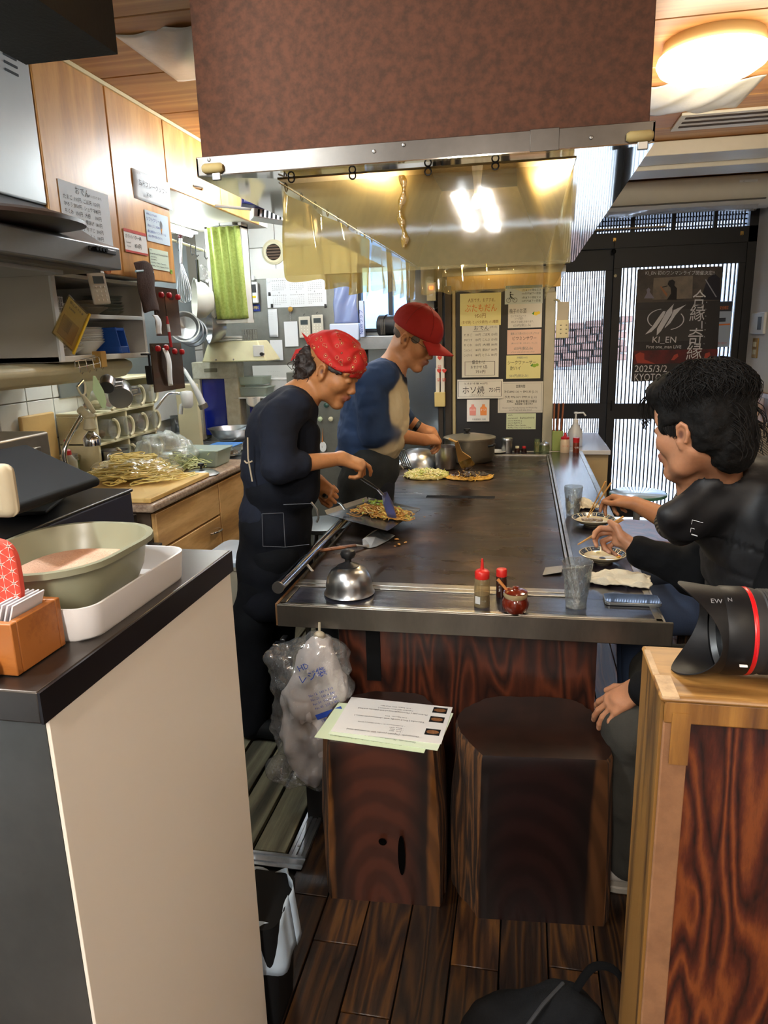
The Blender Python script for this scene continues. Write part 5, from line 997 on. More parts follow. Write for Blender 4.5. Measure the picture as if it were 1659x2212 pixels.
box('griddle', (-.70, 2.10, ZT-.03), (.150, 3.33, ZT-.003), IRON, tt, bev=.002); box('griddle', (-.70, 3.334, ZT-.03), (.150, 4.60, ZT-.003), IRON, tt, bev=.002)
sa, sb_ = P(917, 1078, z=ZT), P(1068, 1078, z=ZT); box('grease_slot', (sa.x, 3.345, ZT-.004), (sb_.x, 3.395, ZT-.0022), BLKM, tt)
box('ledge', (-.68, 1.895, ZT-.02), (.362, 2.03, ZT), LEDGE, tt); box('ledge', (.178, 2.032, ZT-.02), (.362, 4.75, ZT), LEDG2, tt); box('ledge', (-.68, 4.63, ZT-.02), (.178, 4.75, ZT), LEDGE, tt)
for a, b in (((-.70, 2.034, ZT-.012), (.176, 2.058, ZT+.004)), ((-.70, 2.066, ZT-.012), (.176, 2.098, ZT+.003)), ((.152, 2.06, ZT-.012), (.162, 4.62, ZT+.002)), ((.166, 2.06, ZT-.012), (.180, 4.62, ZT+.004)), ((-.70, 4.602, ZT-.012), (.176, 4.63, ZT+.003)),
             ((-.70, 1.88, ZT-.012), (.38, 1.896, ZT+.002)), ((.361, 1.88, ZT-.012), (.38, 4.765, ZT+.002)), ((-.70, 4.75, ZT-.012), (.38, 4.765, ZT+.002)), ((-.70, 1.88, ZT-.012), (-.682, 2.06, ZT+.002))): box('rim_strip', a, b, ALU, tt, bev=.0015, M=None)
box('front_apron', (-.705, 1.873, ZT-.068), (.405, 1.882, ZT), mat('brushed steel apron', '#8a8378', .33, .9, var=.3, vs=3, stretch=(3, 1, 1)), tt, bev=.002); box('side_apron', (.38, 1.88, ZT-.068), (.386, 4.765, ZT), STEELB, tt); box('side_apron', (-.712, 1.88, ZT-.068), (-.704, 4.765, ZT), mat('worn plywood edge', '#6a4a2c', .6), tt)
box('underframe', (-.66, 2.05, .68), (.33, 4.6, ZT-.04), mat('soot black', '#0c0b0b', .7), tt)
PLY = wood('oiled red plywood', '#1c0b07', '#5a2a16', '#3c1a0d', scale=(5, 5, .8), bands=15, warp=1.0, rough=.45, b=.15)
box('front_panel', (-.55, 1.99, .02), (.225, 2.01, .70), PLY, tt); box('side_panel', (-.55, 2.01, .02), (-.53, 4.6, .66), PLY, tt); box('side_panel', (.205, 2.01, .02), (.225, 4.6, .66), PLY, tt)
sA, sB = P(790, 1365, y=1.985), P(820, 1470, y=1.985); box('strap', (sA.x, 1.982, sB.z), (sB.x+.005, 1.99, .70), BLKM, tt)
MB().cyl((-.716, 1.93, .795), (-.712, 4.2, .795), .017, 20).obj('hand_rail', CHROME, tt); MB().cyl((-.716, 1.922, .795), (-.716, 1.93, .795), .0185, 20).obj('end_cap', STEELB, tt)
for y in (2.2, 3.2, 4.1): MB().cyl((-.712, y, .78), (-.68, y, .74), .006, 8).obj('bracket', STEELB, tt)
box('inner_rim', (-.706, 2.1, ZT-.03), (-.70, 4.6, ZT+.004), ALU, tt)
q = thing('gas_valve', 'small chrome gas valve with black lever under the table corner', 'valve', (-.70, 1.93, .63)); a = P(600, 1395, y=1.93); MB().box((a.x-.014, 1.92, a.z-.012), (a.x+.01, 1.95, a.z+.008)).obj('body', CHROME, q, bev=.003); MB().box((a.x+.012, 1.915, a.z-.03), (a.x+.03, 1.95, a.z+.03)).obj('lever', BLK, q, bev=.004); MB().cyl((a.x+.02, 1.93, a.z-.03), (a.x+.02, 1.94, a.z-.12), .007, 8).obj('hose', BLKM, q)
# ---- stump stools
SAP = wood('bark edge sapwood', '#1a0e08', '#6a4422', '#38220f', scale=(22, 22, 1.6), bands=6, rough=.75, b=.8)
def heartwood(name, cx, hw, dark, mid, edge):
    m, nt, b = newmat(name); co = N(nt, 'TexCoord'); sp_ = N(nt, 'SeparateXYZ'); nt.links.new(co.outputs['Object'], sp_.inputs[0])
    sb = N(nt, 'Math', operation='SUBTRACT'); sb.inputs[1].default_value = cx; nt.links.new(sp_.outputs[0], sb.inputs[0]); ab = N(nt, 'Math', operation='ABSOLUTE'); nt.links.new(sb.outputs[0], ab.inputs[0])
    no = N(nt, 'TexNoise', i_Scale=9.0, i_Detail=5.0); nt.links.new(coord(nt, (1, 1, .4)), no.inputs['Vector']); ma = N(nt, 'Math', operation='MULTIPLY_ADD'); ma.inputs[1].default_value = .035; nt.links.new(no.outputs[0], ma.inputs[0]); nt.links.new(ab.outputs[0], ma.inputs[2])
    mr = N(nt, 'MapRange'); mr.inputs['From Min'].default_value = hw*.55; mr.inputs['From Max'].default_value = hw+.02; nt.links.new(ma.outputs[0], mr.inputs[0])
    cA = ramp(nt, mr.outputs[0], [(0, mid), (.55, dark), (.68, dark), (.8, edge)])
    wv = N(nt, 'TexWave', wave_type='RINGS', i_Scale=7.0, i_Distortion=3.0, i_Detail=3.0); wv.rings_direction = 'Y'; mp = coord(nt, (1, 1, .55)); nt.links.new(mp, wv.inputs['Vector'])
    mx = N(nt, 'MixRGB', blend_type='MULTIPLY'); mx.inputs[0].default_value = .5; nt.links.new(cA, mx.inputs[1]); nt.links.new(ramp(nt, wv.outputs['Fac'], [(.2, '#8a8a8a'), (.8, '#ffffff')]), mx.inputs[2]); nt.links.new(mx.outputs[0], b.inputs['Base Color'])
    b.inputs['Roughness'].default_value = .42; bump(nt, b, wv.outputs['Fac'], .06, .004); return m
TOPW = mat('polished stump top', '#2a1710', .3, col2='#180c08', vs=6, coat=.2)
def stump(name, lab, poly, ztop, spread, cx, cy, hm, seed, hole=None):
    q = thing(name, lab, 'stool', (cx, cy, 0)); n = len(poly); res = []
    for i in range(n):
        a, b = poly[i], poly[(i+1) % n]; k = 14
        for j in range(k): t = j/k; res.append((a[0]+(b[0]-a[0])*t, a[1]+(b[1]-a[1])*t))
    R = np.array(res); nf = 14
    for _ in range(9):   # round the back, keep the sawn front straight
        Q = (np.roll(R, 1, 0)+np.roll(R, -1, 0))*.5; keep = np.arange(len(R)) <= nf; R = np.where(keep[:, None], R, Q)
    secs = []; zs = [0, .03, .08, .15, .22, .30, .38, .45, ztop-.012, ztop]
    for z in zs:
        t = 1-z/ztop; s = 1+spread*(math.sin(t*1.9)) ; S_ = []
        for i, (x, y) in enumerate(R):
            bark = 0 if i <= nf else min(1, (i-nf)/6, (len(R)-i)/6)
            d = .008*bark*float(vnoise(np.array([x*14, y*14, z*4+seed]), 1.0)) + .004*bark*float(vnoise(np.array([x*60, y*60, z*8+seed]), 1.0))
            xx = cx+(x-cx)*(s+d*6); yy = (y if i <= nf else cy+(y-cy)*(1+(s-1)*.5+d*6)); inset = .01 if z == ztop else 0
            S_.append((cx+(xx-cx)*(1-inset*2), cy+(yy-cy)*(1-inset*2)))
        secs.append((S_, z))
    k = len(R); vs = [(x, y, z) for p_, z in secs for x, y in p_]; fs = []; mi = []
    for j in range(len(secs)-1):
        for i in range(k): fs.append((j*k+i, j*k+(i+1) % k, (j+1)*k+(i+1) % k, (j+1)*k+i)); mi.append(1 if i < nf else 0)
    fs.append(tuple(range(k-1, -1, -1))); mi.append(0); fs.append(tuple(range((len(secs)-1)*k, len(secs)*k))); mi.append(2)
    mb = MB(); mb.add([(x-cx, y-cy, z) for x, y, z in vs], fs); mb.mi = mi; o = mb.obj('trunk', [SAP, hm, TOPW], q, ang=50); o.location = (0, 0, 0); o.matrix_parent_inverse = Matrix()
    if hole:
        for (hx, hz, w, h_) in hole: MB(frame((1, 0, 0), (0, -1, 0), (hx, R[0][1]-.0008, hz))).lathe([(0, .0), (1, .0), (1.25, .0016), (1.0, .002), (.8, .0008)], 18, sx=w, sy=h_).obj('knot_hole', mat('knot black', '#030202', .95, spec=.05), q)
    return q
stump('stump_stool', 'dark tree stump stool carrying the menus, with a knot hole', [(-.485, 1.605), (-.212, 1.622), (-.198, 1.70), (-.212, 1.82), (-.28, 1.90), (-.42, 1.90), (-.52, 1.84), (-.525, 1.68)], .49, .10, -.355, 1.75,
      heartwood('heartwood left', 0, .15, '#22110a', '#4a2416', '#6a421e'), 1, [(P(826, 1820, y=1.6).x, P(826, 1820, y=1.6).z, .009, .009), (P(867, 1850, y=1.6).x, P(867, 1850, y=1.6).z, .008, .05)])
stump('stump_stool', 'wider dark tree stump stool under the resting hand', [(-.085, 1.60), (.222, 1.625), (.245, 1.70), (.25, 1.83), (.17, 1.93), (-.06, 1.93), (-.155, 1.85), (-.168, 1.72)], .49, .06, .03, 1.76,
      heartwood('heartwood right', .02, .165, '#150a08', '#1e0c0a', '#4a2d17'), 6)
# menus on the left stump
MC = [((-.37, 1.70, .4905), -.1, '#cddbb8'), ((-.335, 1.715, .4925), -.12, '#d7e3c8'), ((-.335, 1.735, .4945), -.06, '#dedbd6')]
for i, (c, rz, colr) in enumerate(MC):
    q = thing('laminated_menu', ['green laminated menu lowest in the pile on the stump', 'pale green laminated menu in the middle of the pile on the stump', 'white laminated menu with three dish photos, topmost on the stump'][i], 'menu', c); w, h_ = .30, .19
    M2 = T(*c) @ RZ(PI+rz) @ T(-w/2, h_/2, 0)
    MB(M2).box((0, -h_, 0), (w, 0, .0015)).obj('sheet', mat('laminate '+colr, colr, .2, coat=.4), q, smooth=False)
    L = [(t, x+.05, y, *r_) for t, x, y, *r_ in [('Okonomi-yaki : (Vegetable pancake with okonomi-yaki sauce)', .012, -.022, .008, 0, .20), ('・Pork   ¥850', .06, -.036, .005), ('・Squid  ¥850', .06, -.044, .005), ('・Shrimp ¥950', .06, -.052, .005), ('・Combination ( pork + Squid +Shrimp ) ¥1100', .06, -.064, .005), ('Yaki-soba ( Fried noodle with okonomi-yaki sauce )', .012, -.095, .007, 0, .20), ('・Pork Yaki-soba   ¥750', .06, -.108, .005), ('Modern-yaki ( Okonomiyaki topped with yakisoba and fried', .012, -.135, .007, 0, .20), ('together, and more variation )', .055, -.147, .006), ('・Pork  Regular ¥950, Small ¥850', .06, -.16, .005)]]
    write(q, M2 @ T(0, 0, .0016), L, [INK['black']])
    if i == 2:
        for k, y in enumerate((-.035, -.1, -.15)):
            MB(M2).box((.012, y-.03, .0014), (.052, y, .0019)).obj('dish_photo', BLK, q, smooth=False); MB(M2 @ T(.032, y-.015, .0021)).lathe([(0, 0), (.017, 0)], 20, sy=.55, cap=(0, 0)).obj('dish_photo', mat('photo brown', '#8a5a34', .6, var=.5, vs=200), q)
# ---- things on the table
q = thing('cloche', 'small stainless steaming cover with black knob on the ledge', 'cloche', (-.50, 1.995, ZT)); c = Vector(P(755, 1282, z=ZT)); c.z = ZT+.004
MB(T(*c)).lathe([(.075, 0), (.078, .002), (.072, .012), (.071, .03), (.066, .052), (.054, .072), (.034, .085), (.0, .089)], 48, cap=(0, 1)).obj('dome', STEEL, q)
MB(T(c.x, c.y, c.z+.083)).lathe([(.033, 0), (.034, .004), (.018, .010), (.010, .016), (.010, .024), (.020, .030), (.0235, .040), (.020, .050), (.010, .055), (0, .056)], 32).obj('knob', BLK, q)
c = P(1041, 1308, z=ZT); q = thing('sauce_bottle', 'clear squeeze bottle of dark sauce with a tall red nozzle', 'bottle', c)
MB(T(*c)).lathe([(.022, .0), (.0225, .004), (.0225, .072), (.021, .082), (.018, .088)], 32).obj('body', film('cloudy squeeze plastic', '#e8dcc4', .12, .15, veil=.38, vcol='#a8946c'), q)
MB(T(*c)).lathe([(.0205, .004), (.0208, .036), (0, .036)], 32).obj('sauce', mat('dark sauce', '#17120f', .3), q); MB(T(*c)).lathe([(.0205, .084), (.021, .086), (.021, .103), (.017, .108), (.0055, .111), (.0035, .138), (.0025, .142), (0, .142)], 28).obj('cap', mat('red cap', '#c8261f', .35), q)
MB(T(c.x, c.y, c.z) @ RZ(-.5)).box((-.008, -.0232, .012), (.008, -.0222, .034)).obj('label', PAPER('#c8c8c4'), q); write(q, frame((1, 0, 0), (0, -1, 0), (c.x-.006, c.y-.0245, c.z+.02)), [('ソース', 0, 0, .005)], [INK['grey']])
c = P(1083, 1288, z=ZT); q = thing('spice_shaker', 'small seasoning shaker with bright red cap behind the crock', 'shaker', c)
MB(T(*c)).lathe([(.0155, 0), (.016, .004), (.016, .062), (.014, .066)], 24).obj('body', mat('dark label glass', '#3a1d14', .2), q); MB(T(*c)).lathe([(.0158, .064), (.0158, .083), (.014, .086), (0, .087)], 24).obj('cap', mat('red cap', '#c8261f', .35), q); write(q, frame((.94, .3, 0), (.3, -.94, 0), (c.x-.008, c.y-.0165, c.z+.045)), [('味', 0, 0, .008), ('の', 0, -.012, .006), ('素', 0, -.024, .008)], [INK['white']])
c = P(1113, 1322, z=ZT); q = thing('glazed_crock', 'small red brown glazed lidded crock with wooden spoon', 'crock', c); TERR = mat('red brown glaze', '#7c2712', .15, col2='#5a1a0c', vs=12, coat=.6)
MB(T(*c)).lathe([(.024, 0), (.032, .006), (.0375, .022), (.037, .034), (.031, .046), (.027, .051)], 36).obj('pot', TERR, q); MB(T(*c)).lathe([(.0315, .045), (.0345, .052), (.033, .058), (.028, .06)], 36).obj('glaze_collar', mat('cream glaze', '#a08c68', .2, coat=.5, var=.2), q)
MB(T(c.x, c.y, c.z+.060)).lathe([(.0315, -.001), (.033, .002), (.022, .007), (.009, .008), (.007, .011), (.009, .015), (0, .017)], 36).obj('lid', TERR, q)
MB().cyl(c+Vector((-.016, .0, .055)), c+Vector((-.05, .004, .094)), .0035, 10, r2=.005).obj('wooden_spoon', wood('spoon wood', '#a8642c', '#d08a48', scale=(9, 9, 2), rough=.5), None); tag(bpy.context.scene.objects['wooden_spoon'], 'small wooden spoon leaning out of the glazed crock', 'spoon')
GLS = film('clear tumbler glass', '#eef2f2', .2, .03, veil=.05, bmp=1.0, bs=55, stretch=(1, 1, .45))
def tumbler(lab, c, h_=.125, r0=.026, r1=.041, water=None, tilt=0):
    q = thing('tumbler', lab, 'glass', c); n = 64; out = []; prof = [(r0, 0), (r0+.0015, .004)]+[(r0+(r1-r0)*t, h_*t) for t in [k/16 for k in range(1, 17)]]
    mb = MB(T(*c)); vs = []; fs = []
    def ring(r, z, amp): return [((r+amp*math.cos(9*(2*PI*i/n)+z*70)*math.cos(z*150+i*.2))*math.cos(2*PI*i/n), (r+amp*math.cos(9*(2*PI*i/n)+z*70)*math.cos(z*150+i*.2))*math.sin(2*PI*i/n), z) for i in range(n)]
    for r, z in prof: vs += ring(r, z, .0018*max(0, 1-(z/h_)**4))
    for r, z in prof[::-1][:-2]: vs += ring(r-.0022, max(z, .008), 0)
    k = len(vs)//n
    for j in range(k-1):
        for i in range(n): fs.append((j*n+i, j*n+(i+1) % n, (j+1)*n+(i+1) % n, (j+1)*n+i))
    fs.append(tuple(range(n-1, -1, -1))); fs.append(tuple(range((k-1)*n, k*n))); mb.add(vs, fs); mb.obj('glass', GLS, q, ang=70)
    if water: wz = h_*water; mb = MB(T(*c)); mb.lathe([(r0-.002, .0085)]+[(r0+(r1-r0)*wz/h_-.0026, wz)], n).obj('water', mat('water', '#ffffff', .0, trans=1, ior=1.33), q)
    return q
c = P(1244, 1310, z=ZT+.001); tumbler('empty twisted glass tumbler at the near corner of the ledge', c, .135, .027, .043)
c = P(1237, 1112, z=ZT+.001); tumbler('glass tumbler of water beside the farther small dish', c, .125, .026, .040, .62)
BLUEP = mat('indigo glaze band', '#223044', .25, coat=.5)
def dish(lab, px, py, r, fill):
    c = P(px, py, z=ZT+.001); q = thing('small_dish', lab, 'dish', c)
    MB(T(*c)).lathe([(r*.42, 0), (r*.45, .006), (r*.75, .012), (r*.98, .027), (r, .029), (r*.97, .030), (r*.74, .0165), (r*.4, .011), (0, .010)], 48).obj('dish', mat('cream glazed china', '#c9bd9c', .2, coat=.5), q)
    mb = MB(T(*c)); 
    for s in range(8):
        a0 = s*PI/4; segs = [(a0+.04, a0+.50), (a0+.55, a0+.74)]
        for (p0, p1) in segs:
            n = 6; vs = []; 
            for i in range(n+1):
                a = p0+(p1-p0)*i/n; vs += [(r*.78*math.cos(a), r*.78*math.sin(a), .0185+.0007), (r*.945*math.cos(a), r*.945*math.sin(a), .0285+.0007)]
            mb.add(vs, [(2*i, 2*i+1, 2*i+3, 2*i+2) for i in range(n)])
    mb.obj('painted_band', BLUEP, q); mb = MB(T(*c))
    for s in range(24): a = s*PI/12+.12; mb.add([(rr_*math.cos(a+da), rr_*math.sin(a+da), .0195+.0012+(rr_/r-.78)*.058) for rr_, da in ((r*.82, -.03), (r*.90, -.02), (r*.86, .05), (r*.84, .0))], [(0, 1, 2, 3)])
    mb.obj('painted_mark', mat('pale brush mark', '#8f9a94', .4), q, smooth=False)
    if fill == 1: MB(T(c.x, c.y, c.z+.011)).lathe([(0, 0), (.011, .0004)], 18, cap=(0, 0)).obj('centre_motif', BLUEP, q)
    return c
dc = dish('blue rimmed cream dish beside the towel, nearly empty', 1301, 1212, .078, 1)
for k, (dx, dy, m_) in enumerate(((.05, -.008, mat('egg bit', '#d8a83c', .5)), (.054, .004, mat('carrot bit', '#c8552a', .5)), (-.01, .045, mat('cabbage bit', '#d8cf9a', .5)))): tag(MB(T(dc.x+dx, dc.y+dy, dc.z+.019)).ball((0, 0, 0), (.008, .004, .003), 8).obj('food_scrap', m_), ['yellow egg scrap left in the near dish', 'orange carrot scrap left in the near dish', 'pale cabbage scrap left in the near dish'][k], 'food')
dc2 = dish('blue rimmed cream dish with fish slices, farther along the ledge', 1281, 1133, .085, 0)
for k in range(3): tag(MB(T(dc2.x-.03+k*.026, dc2.y-.004*k, dc2.z+.016) @ RZ(.2)).box((-.016, -.009, 0), (.014, .011, .011)).obj('fish_slice', mat('silver brown fish', '#6d5a4a', .35, col2='#b8a894', vs=90), None, bev=.004), 'slice of grey brown food in the farther dish, '+OR[k]+' from the tumbler', 'food', 'slices in the farther dish')
c = P(1318, 1190, z=.75)
def towel(name, lab, c, w, d, seed, ang=0, h0=.02):
    V = lambda u, v: (c[0]+math.cos(ang)*(u-.5)*w-math.sin(ang)*(v-.5)*d+.008*float(vnoise(np.array([u*6, v*6, seed]), 1)), c[1]+math.sin(ang)*(u-.5)*w+math.cos(ang)*(v-.5)*d+.01*float(vnoise(np.array([u*6, v*6, seed+9.]), 1)), c[2]+.005+h0*(.45+.55*float(vnoise(np.array([u*3.5, v*9, seed+3.]), 1)))*math.sin(PI*min(max(u, .03), .97))**.4*math.sin(PI*min(max(v, .03), .97))**.4+.004*float(vnoise(np.array([u*14, v*22, seed+5.]), 1)))
    o = MB().grid(V, 44, 30).obj(name, mat('damp white cotton', '#d6ccb4', .9, bmp=.5, bs=300, var=.06), None, solid=.004); return tag(o, lab, 'towel')
towel('hand_towel', 'crumpled damp white towel between the dish and the phone', tuple(P(1335, 1258, z=ZT)), .19, .105, 2, -.12, .036)
towel('hand_towel', 'second crumpled white towel behind the farther dish', tuple(P(1262, 1095, z=ZT)), .10, .12, 5, .3, .04)
q = thing('smartphone', 'black smartphone with clear bumper lying at the table corner', 'phone', P(1362, 1300, z=ZT)); M2 = T(.318, 2.022, ZT+.001) @ RZ(.02)
mb = MB(M2); mb.prism(rrect(.155, .076, .012), 0, .009); mb.obj('case', mat('phone bumper', '#8a8f92', .15, .6), q, bev=.0015); MB(M2).prism(rrect(.149, .070, .010), .009, .0098).obj('screen', mat('phone glass', '#050508', .03, coat=1), q)
c = P(1190, 1238, z=ZT); q = thing('scraper', 'small steel griddle scraper at the right edge of the griddle', 'scraper', c)
MB().add([P(1172, 1243, z=ZT), P(1178, 1226, z=ZT), P(1215, 1222, z=ZT+.004), P(1213, 1236, z=ZT+.004)], [(0, 1, 2, 3)]).obj('blade', STEELB, q, solid=.0015)
MB().cyl(P(1214, 1229, z=ZT+.006), P(1262, 1226, z=ZT+.008), .004, 8).obj('handle', STEELB, q)
# big turner with wooden handle near the cloche
q = thing('griddle_turner', 'wide steel turner with brown wooden handle on the near griddle', 'turner', P(760, 1185, z=ZT)); Zg = ZT-.002
a, b = P(688, 1190, z=Zg+.022), P(768, 1178, z=Zg+.018)
MB().tube([a, a.lerp(b, .5), b], [.010, .011, .009], 12, flat=.6).obj('handle', wood('handle wood', '#3a1f12', '#7c4c2c', scale=(2, 9, 9), rough=.5), q); MB().tube([b, P(783, 1180, z=Zg+.01), P(795, 1180, z=Zg+.004)], [.005, .004, .008], 8).obj('neck', STEEL, q)
pts = [P(x, y, z=Zg+.002+.014*(k in (2, 3, 4))) for k, (x, y) in enumerate(((784, 1182), (783, 1165), (805, 1148), (818, 1143), (853, 1157), (838, 1168), (815, 1180), (800, 1184)))]
MB().add(pts, [tuple(range(len(pts)))]).obj('blade', STEELB, q, solid=.0015)
# steel tray with fried noodles
tq = thing('steel_tray', 'flat steel tray of fried noodles held over the griddle edge', 'tray', P(815, 1110, z=ZT+.03)); ztr = ZT+.035
TA, TB, TC, TD = P(706, 1112, z=ztr+.025), P(796, 1082, z=ztr+.025), P(907, 1102, z=ztr), P(837, 1147, z=ztr)
MB().add([TA, TB, TC, TD], [(0, 3, 2, 1)]).obj('pan', mat('bright steel sheet', '#aab0b4', .25, 1, var=.1), tq, solid=.002)
e1 = (TB-TA); up = Vector((0, 0, .016)); outw = (TA-TD).normalized()*.012
MB().add([TA, TB, TB+up+outw, TA+up+outw], [(0, 1, 2, 3)]).add([TB, TC, TC+Vector((0, 0, .008)), TB+up], [(0, 1, 2, 3)]).obj('rim', STEELB, tq, solid=.002)
tc = (TA+TB+TC+TD)/4+Vector((.03, 0, .004)); nrm = (TB-TA).cross(TD-TA).normalized(); nrm = nrm if nrm.z > 0 else -nrm; ux = (TC-TB+TD-TA).normalized(); uy = nrm.cross(ux)
nq = thing('fried_noodles', 'heap of fried noodles with cabbage and spring onion on the tray', 'noodles', tc)
NM = [mat('fried noodle', '#c08a3e', .4, var=.2), mat('light noodle', '#d8b05c', .4), mat('fried cabbage', '#bfc060', .5), mat('spring onion', '#7f9a3a', .5)]
mb = MB(); rr = random.Random(21)
for k in range(330):
    cx, cy = rr.gauss(0, .052), rr.gauss(0, .036)
    if abs(cx) > .12: continue
    top = .034*math.exp(-(cx/.06)**2-(cy/.045)**2)+.003; zz = rr.uniform(.15, 1)*top; a0 = rr.random()*6.3; r0 = .008+rr.random()*.02; pts = []
    for t in range(8): an = a0+t*.42; pts.append(tc+ux*(cx+r0*1.5*math.cos(an))+uy*(cy+r0*math.sin(an))+nrm*max(.002, zz+.004*math.sin(t*1.3+k)))
    ty = 0 if rr.random() < .55 else (1 if rr.random() < .55 else 2)
    mb.tube(pts[:8 if ty < 2 else 4], .0020 if ty < 2 else .0035, 5, mi=ty, flat=1 if ty < 2 else .35)
for k in range(60): p = tc+ux*rr.gauss(-.02, .035)+uy*rr.gauss(.01, .022)+nrm*(.034+rr.random()*.006); mb.tube([p, p+Vector((rr.uniform(-1, 1), rr.uniform(-1, 1), 0))*.008], .003, 6, mi=3)
mb.obj('noodle_heap', NM, nq)['kind'] = 'stuff'
mb = MB(); egg = [tc+ux*(x)+uy*(y)+nrm*.003 for x, y in [(.105*math.cos(t)*(.85+.15*math.sin(5*t)), .055*math.sin(t)*(.85+.15*math.cos(7*t))) for t in [k*PI/14 for k in range(28)]]]
mb.add(egg, [tuple(range(28))]).obj('egg_sheet', mat('fried egg yellow', '#d8b23c', .4, var=.2, vs=30), nq, solid=.003)
# okonomiyaki: pale mound and sauced one
def pancake(name, lab, px, py, rx, ry, hgt, cols, n, seed, sauce=False):
    c = P(px, py, z=ZT-.002); q = thing(name, lab, 'pancake', c); s = SDF(.006, .01); s.add(pel((c.x, c.y, c.z+.004), (rx, ry, hgt*.5 if sauce else hgt*.8)))
    s.sub(pbx((c.x, c.y, ZT-.053), (.3, .3, .05)), None, .001); s.obj('batter', mat('batter '+name+str(seed), cols[0], .45, var=.15, vs=40), q, disp=lambda V, n_: .006*vnoise(V, 45, seed)+.003*vnoise(V, 110, seed))
    mb = MB(); rr = random.Random(seed)
    for k in range(n):
        a = rr.random()*6.28; rad = math.sqrt(rr.random()); x, y = rad*rx*.97*math.cos(a), rad*ry*.97*math.sin(a); z = hgt*math.sqrt(max(0, 1-rad*rad))*(.55 if sauce else .95)+.004
        p = Vector((c.x+x, c.y+y, c.z+z)); d = Vector((rr.gauss(0, 1), rr.gauss(0, 1), rr.gauss(0, .45))).normalized()*(.008+rr.random()*.012); mb.tube([p-d, p+Vector((0, 0, .002)), p+d], .0022, 4, mi=rr.choice((0, 0, 1, 2)) if not sauce else rr.choice((0, 1)))
    mb.obj('shreds', [mat('shred '+h, h, .5) for h in cols[1:4]], q)['kind'] = 'stuff'; return c, q
pancake('cabbage_pancake', 'pale raw okonomiyaki mound of shredded cabbage on the griddle', 922, 1030, .125, .10, .035, ['#c9b96c', '#dcd08a', '#b8bd62', '#e6dcae'], 420, 3)
c, q = pancake('sauced_pancake', 'flat okonomiyaki being brushed with dark sauce', 1012, 1031, .14, .11, .016, ['#cf9e3c', '#dcb152', '#b98a3a', '#c9c17a'], 150, 4, True)
s = SDF(.005, .01); s.add(pel((c.x, c.y+.02, c.z+.012), (.115, .08, .010))); s.obj('sauce', mat('glossy dark sauce', '#24100b', .12, coat=.6), q, disp=lambda V, n_: .006*vnoise(V, 35, 8)+.003*vnoise(V, 100, 8))
for k, (px, py, sz) in enumerate(((857, 1165, .010), (876, 1172, .009), (862, 1176, .011), (853, 1180, .005), (889, 1113, .005), (878, 1120, .004), (917, 1117, .006), (905, 1122, .003))):
    p = P(px, py, z=ZT); tag(MB(T(p.x, p.y, p.z+.001) @ RZ(k)).ball((0, 0, 0), (sz, sz*.5, sz*.3), 8).obj('food_scrap', mat('noodle scrap', '#b8803c', .5)), ('crumb of fried noodle on the griddle near the turner, ' if k < 4 else 'tiny crumb on the griddle beside the tray corner, ')+OR[k % 4]+' one', 'food', 'crumbs on the griddle')
# pots at the far end
c = P(1015, 992, z=ZT); q = thing('lidded_pot', 'large dull aluminium pot with a lid and black knob', 'pot', c); AL = mat('dull aluminium', '#8f8878', .35, .9, var=.2, bmp=.1, bs=200)
c = Vector((c.x+.0, 4.40, ZT)); R_ = .155
MB(T(*c)).lathe([(R_*.88, 0), (R_*.96, .015), (R_, .04), (R_, .135), (R_+.008, .137), (R_+.008, .142), (0, .142)], 48).obj('body', AL, q); MB(T(c.x, c.y, c.z+.143)).lathe([(R_+.006, 0), (R_+.006, .004), (R_*.85, .010), (R_*.4, .022), (0, .025)], 48).obj('lid', mat('lid aluminium', '#b0aa98', .3, .9), q)
MB(T(c.x-.015, c.y, c.z+.166)).lathe([(.022, 0), (.02, .004), (.009, .008), (.009, .014), (.021, .019), (.021, .03), (0, .034)], 20).obj('knob', BLK, q)
for sx in (-1, 1): MB().tube(smoothpath([c+Vector((sx*R_*.8, -.13*sx-.02, .11)), c+Vector((sx*(R_*.8+.03), -.15*sx-.02, .12)), c+Vector((sx*(R_*.8+.035), -.11*sx-.02, .12)), c+Vector((sx*R_*.95, -.07*sx-.02, .11))]), .007, 8).obj('handle', BLK, q)
c = Vector((P(968, 1003, z=ZT).x, 4.12, ZT)); pot('sauce_can', 'steel sauce pot with black handle in front of the large pot', 'pot', c, .062, .13, inner=(.85, mat('pot sauce', '#3a2418', .3)))
MB().tube([c+Vector((.058, -.02, .12)), c+Vector((.085, -.03, .122)), c+Vector((.095, -.033, .10))], .007, 8).obj('pot_grip', BLK, S.objects['sauce_can'])
c = Vector((P(905, 1003, z=ZT).x, 4.22, ZT)); q = thing('steel_cloche', 'large domed steel bowl upside down beside the sauce pot', 'bowl', c); MB(T(*c)).lathe([(.135, 0), (.137, .003), (.128, .03), (.105, .07), (.065, .095), (0, .105)], 48).obj('dome', STEEL, q)
q = thing('slotted_turner', 'black framed slotted steel turner hanging at the left table edge', 'turner', P(865, 990, y=4.0)); a, b = P(855, 968, y=3.98), P(870, 1005, y=3.98)
mb = MB(); d_ = (b-a); sd = Vector((.05, 0, -.012))
for k in range(5): mb.cyl(a+sd*(k/4), b+sd*(k/4), .0035, 6)
mb.cyl(a, a+sd, .004, 6).cyl(b, b+sd, .004, 6).obj('head', STEEL, q); MB().cyl(b+sd*.5, b+sd*.6+d_*.6, .006, 8).obj('handle', BLK, q)
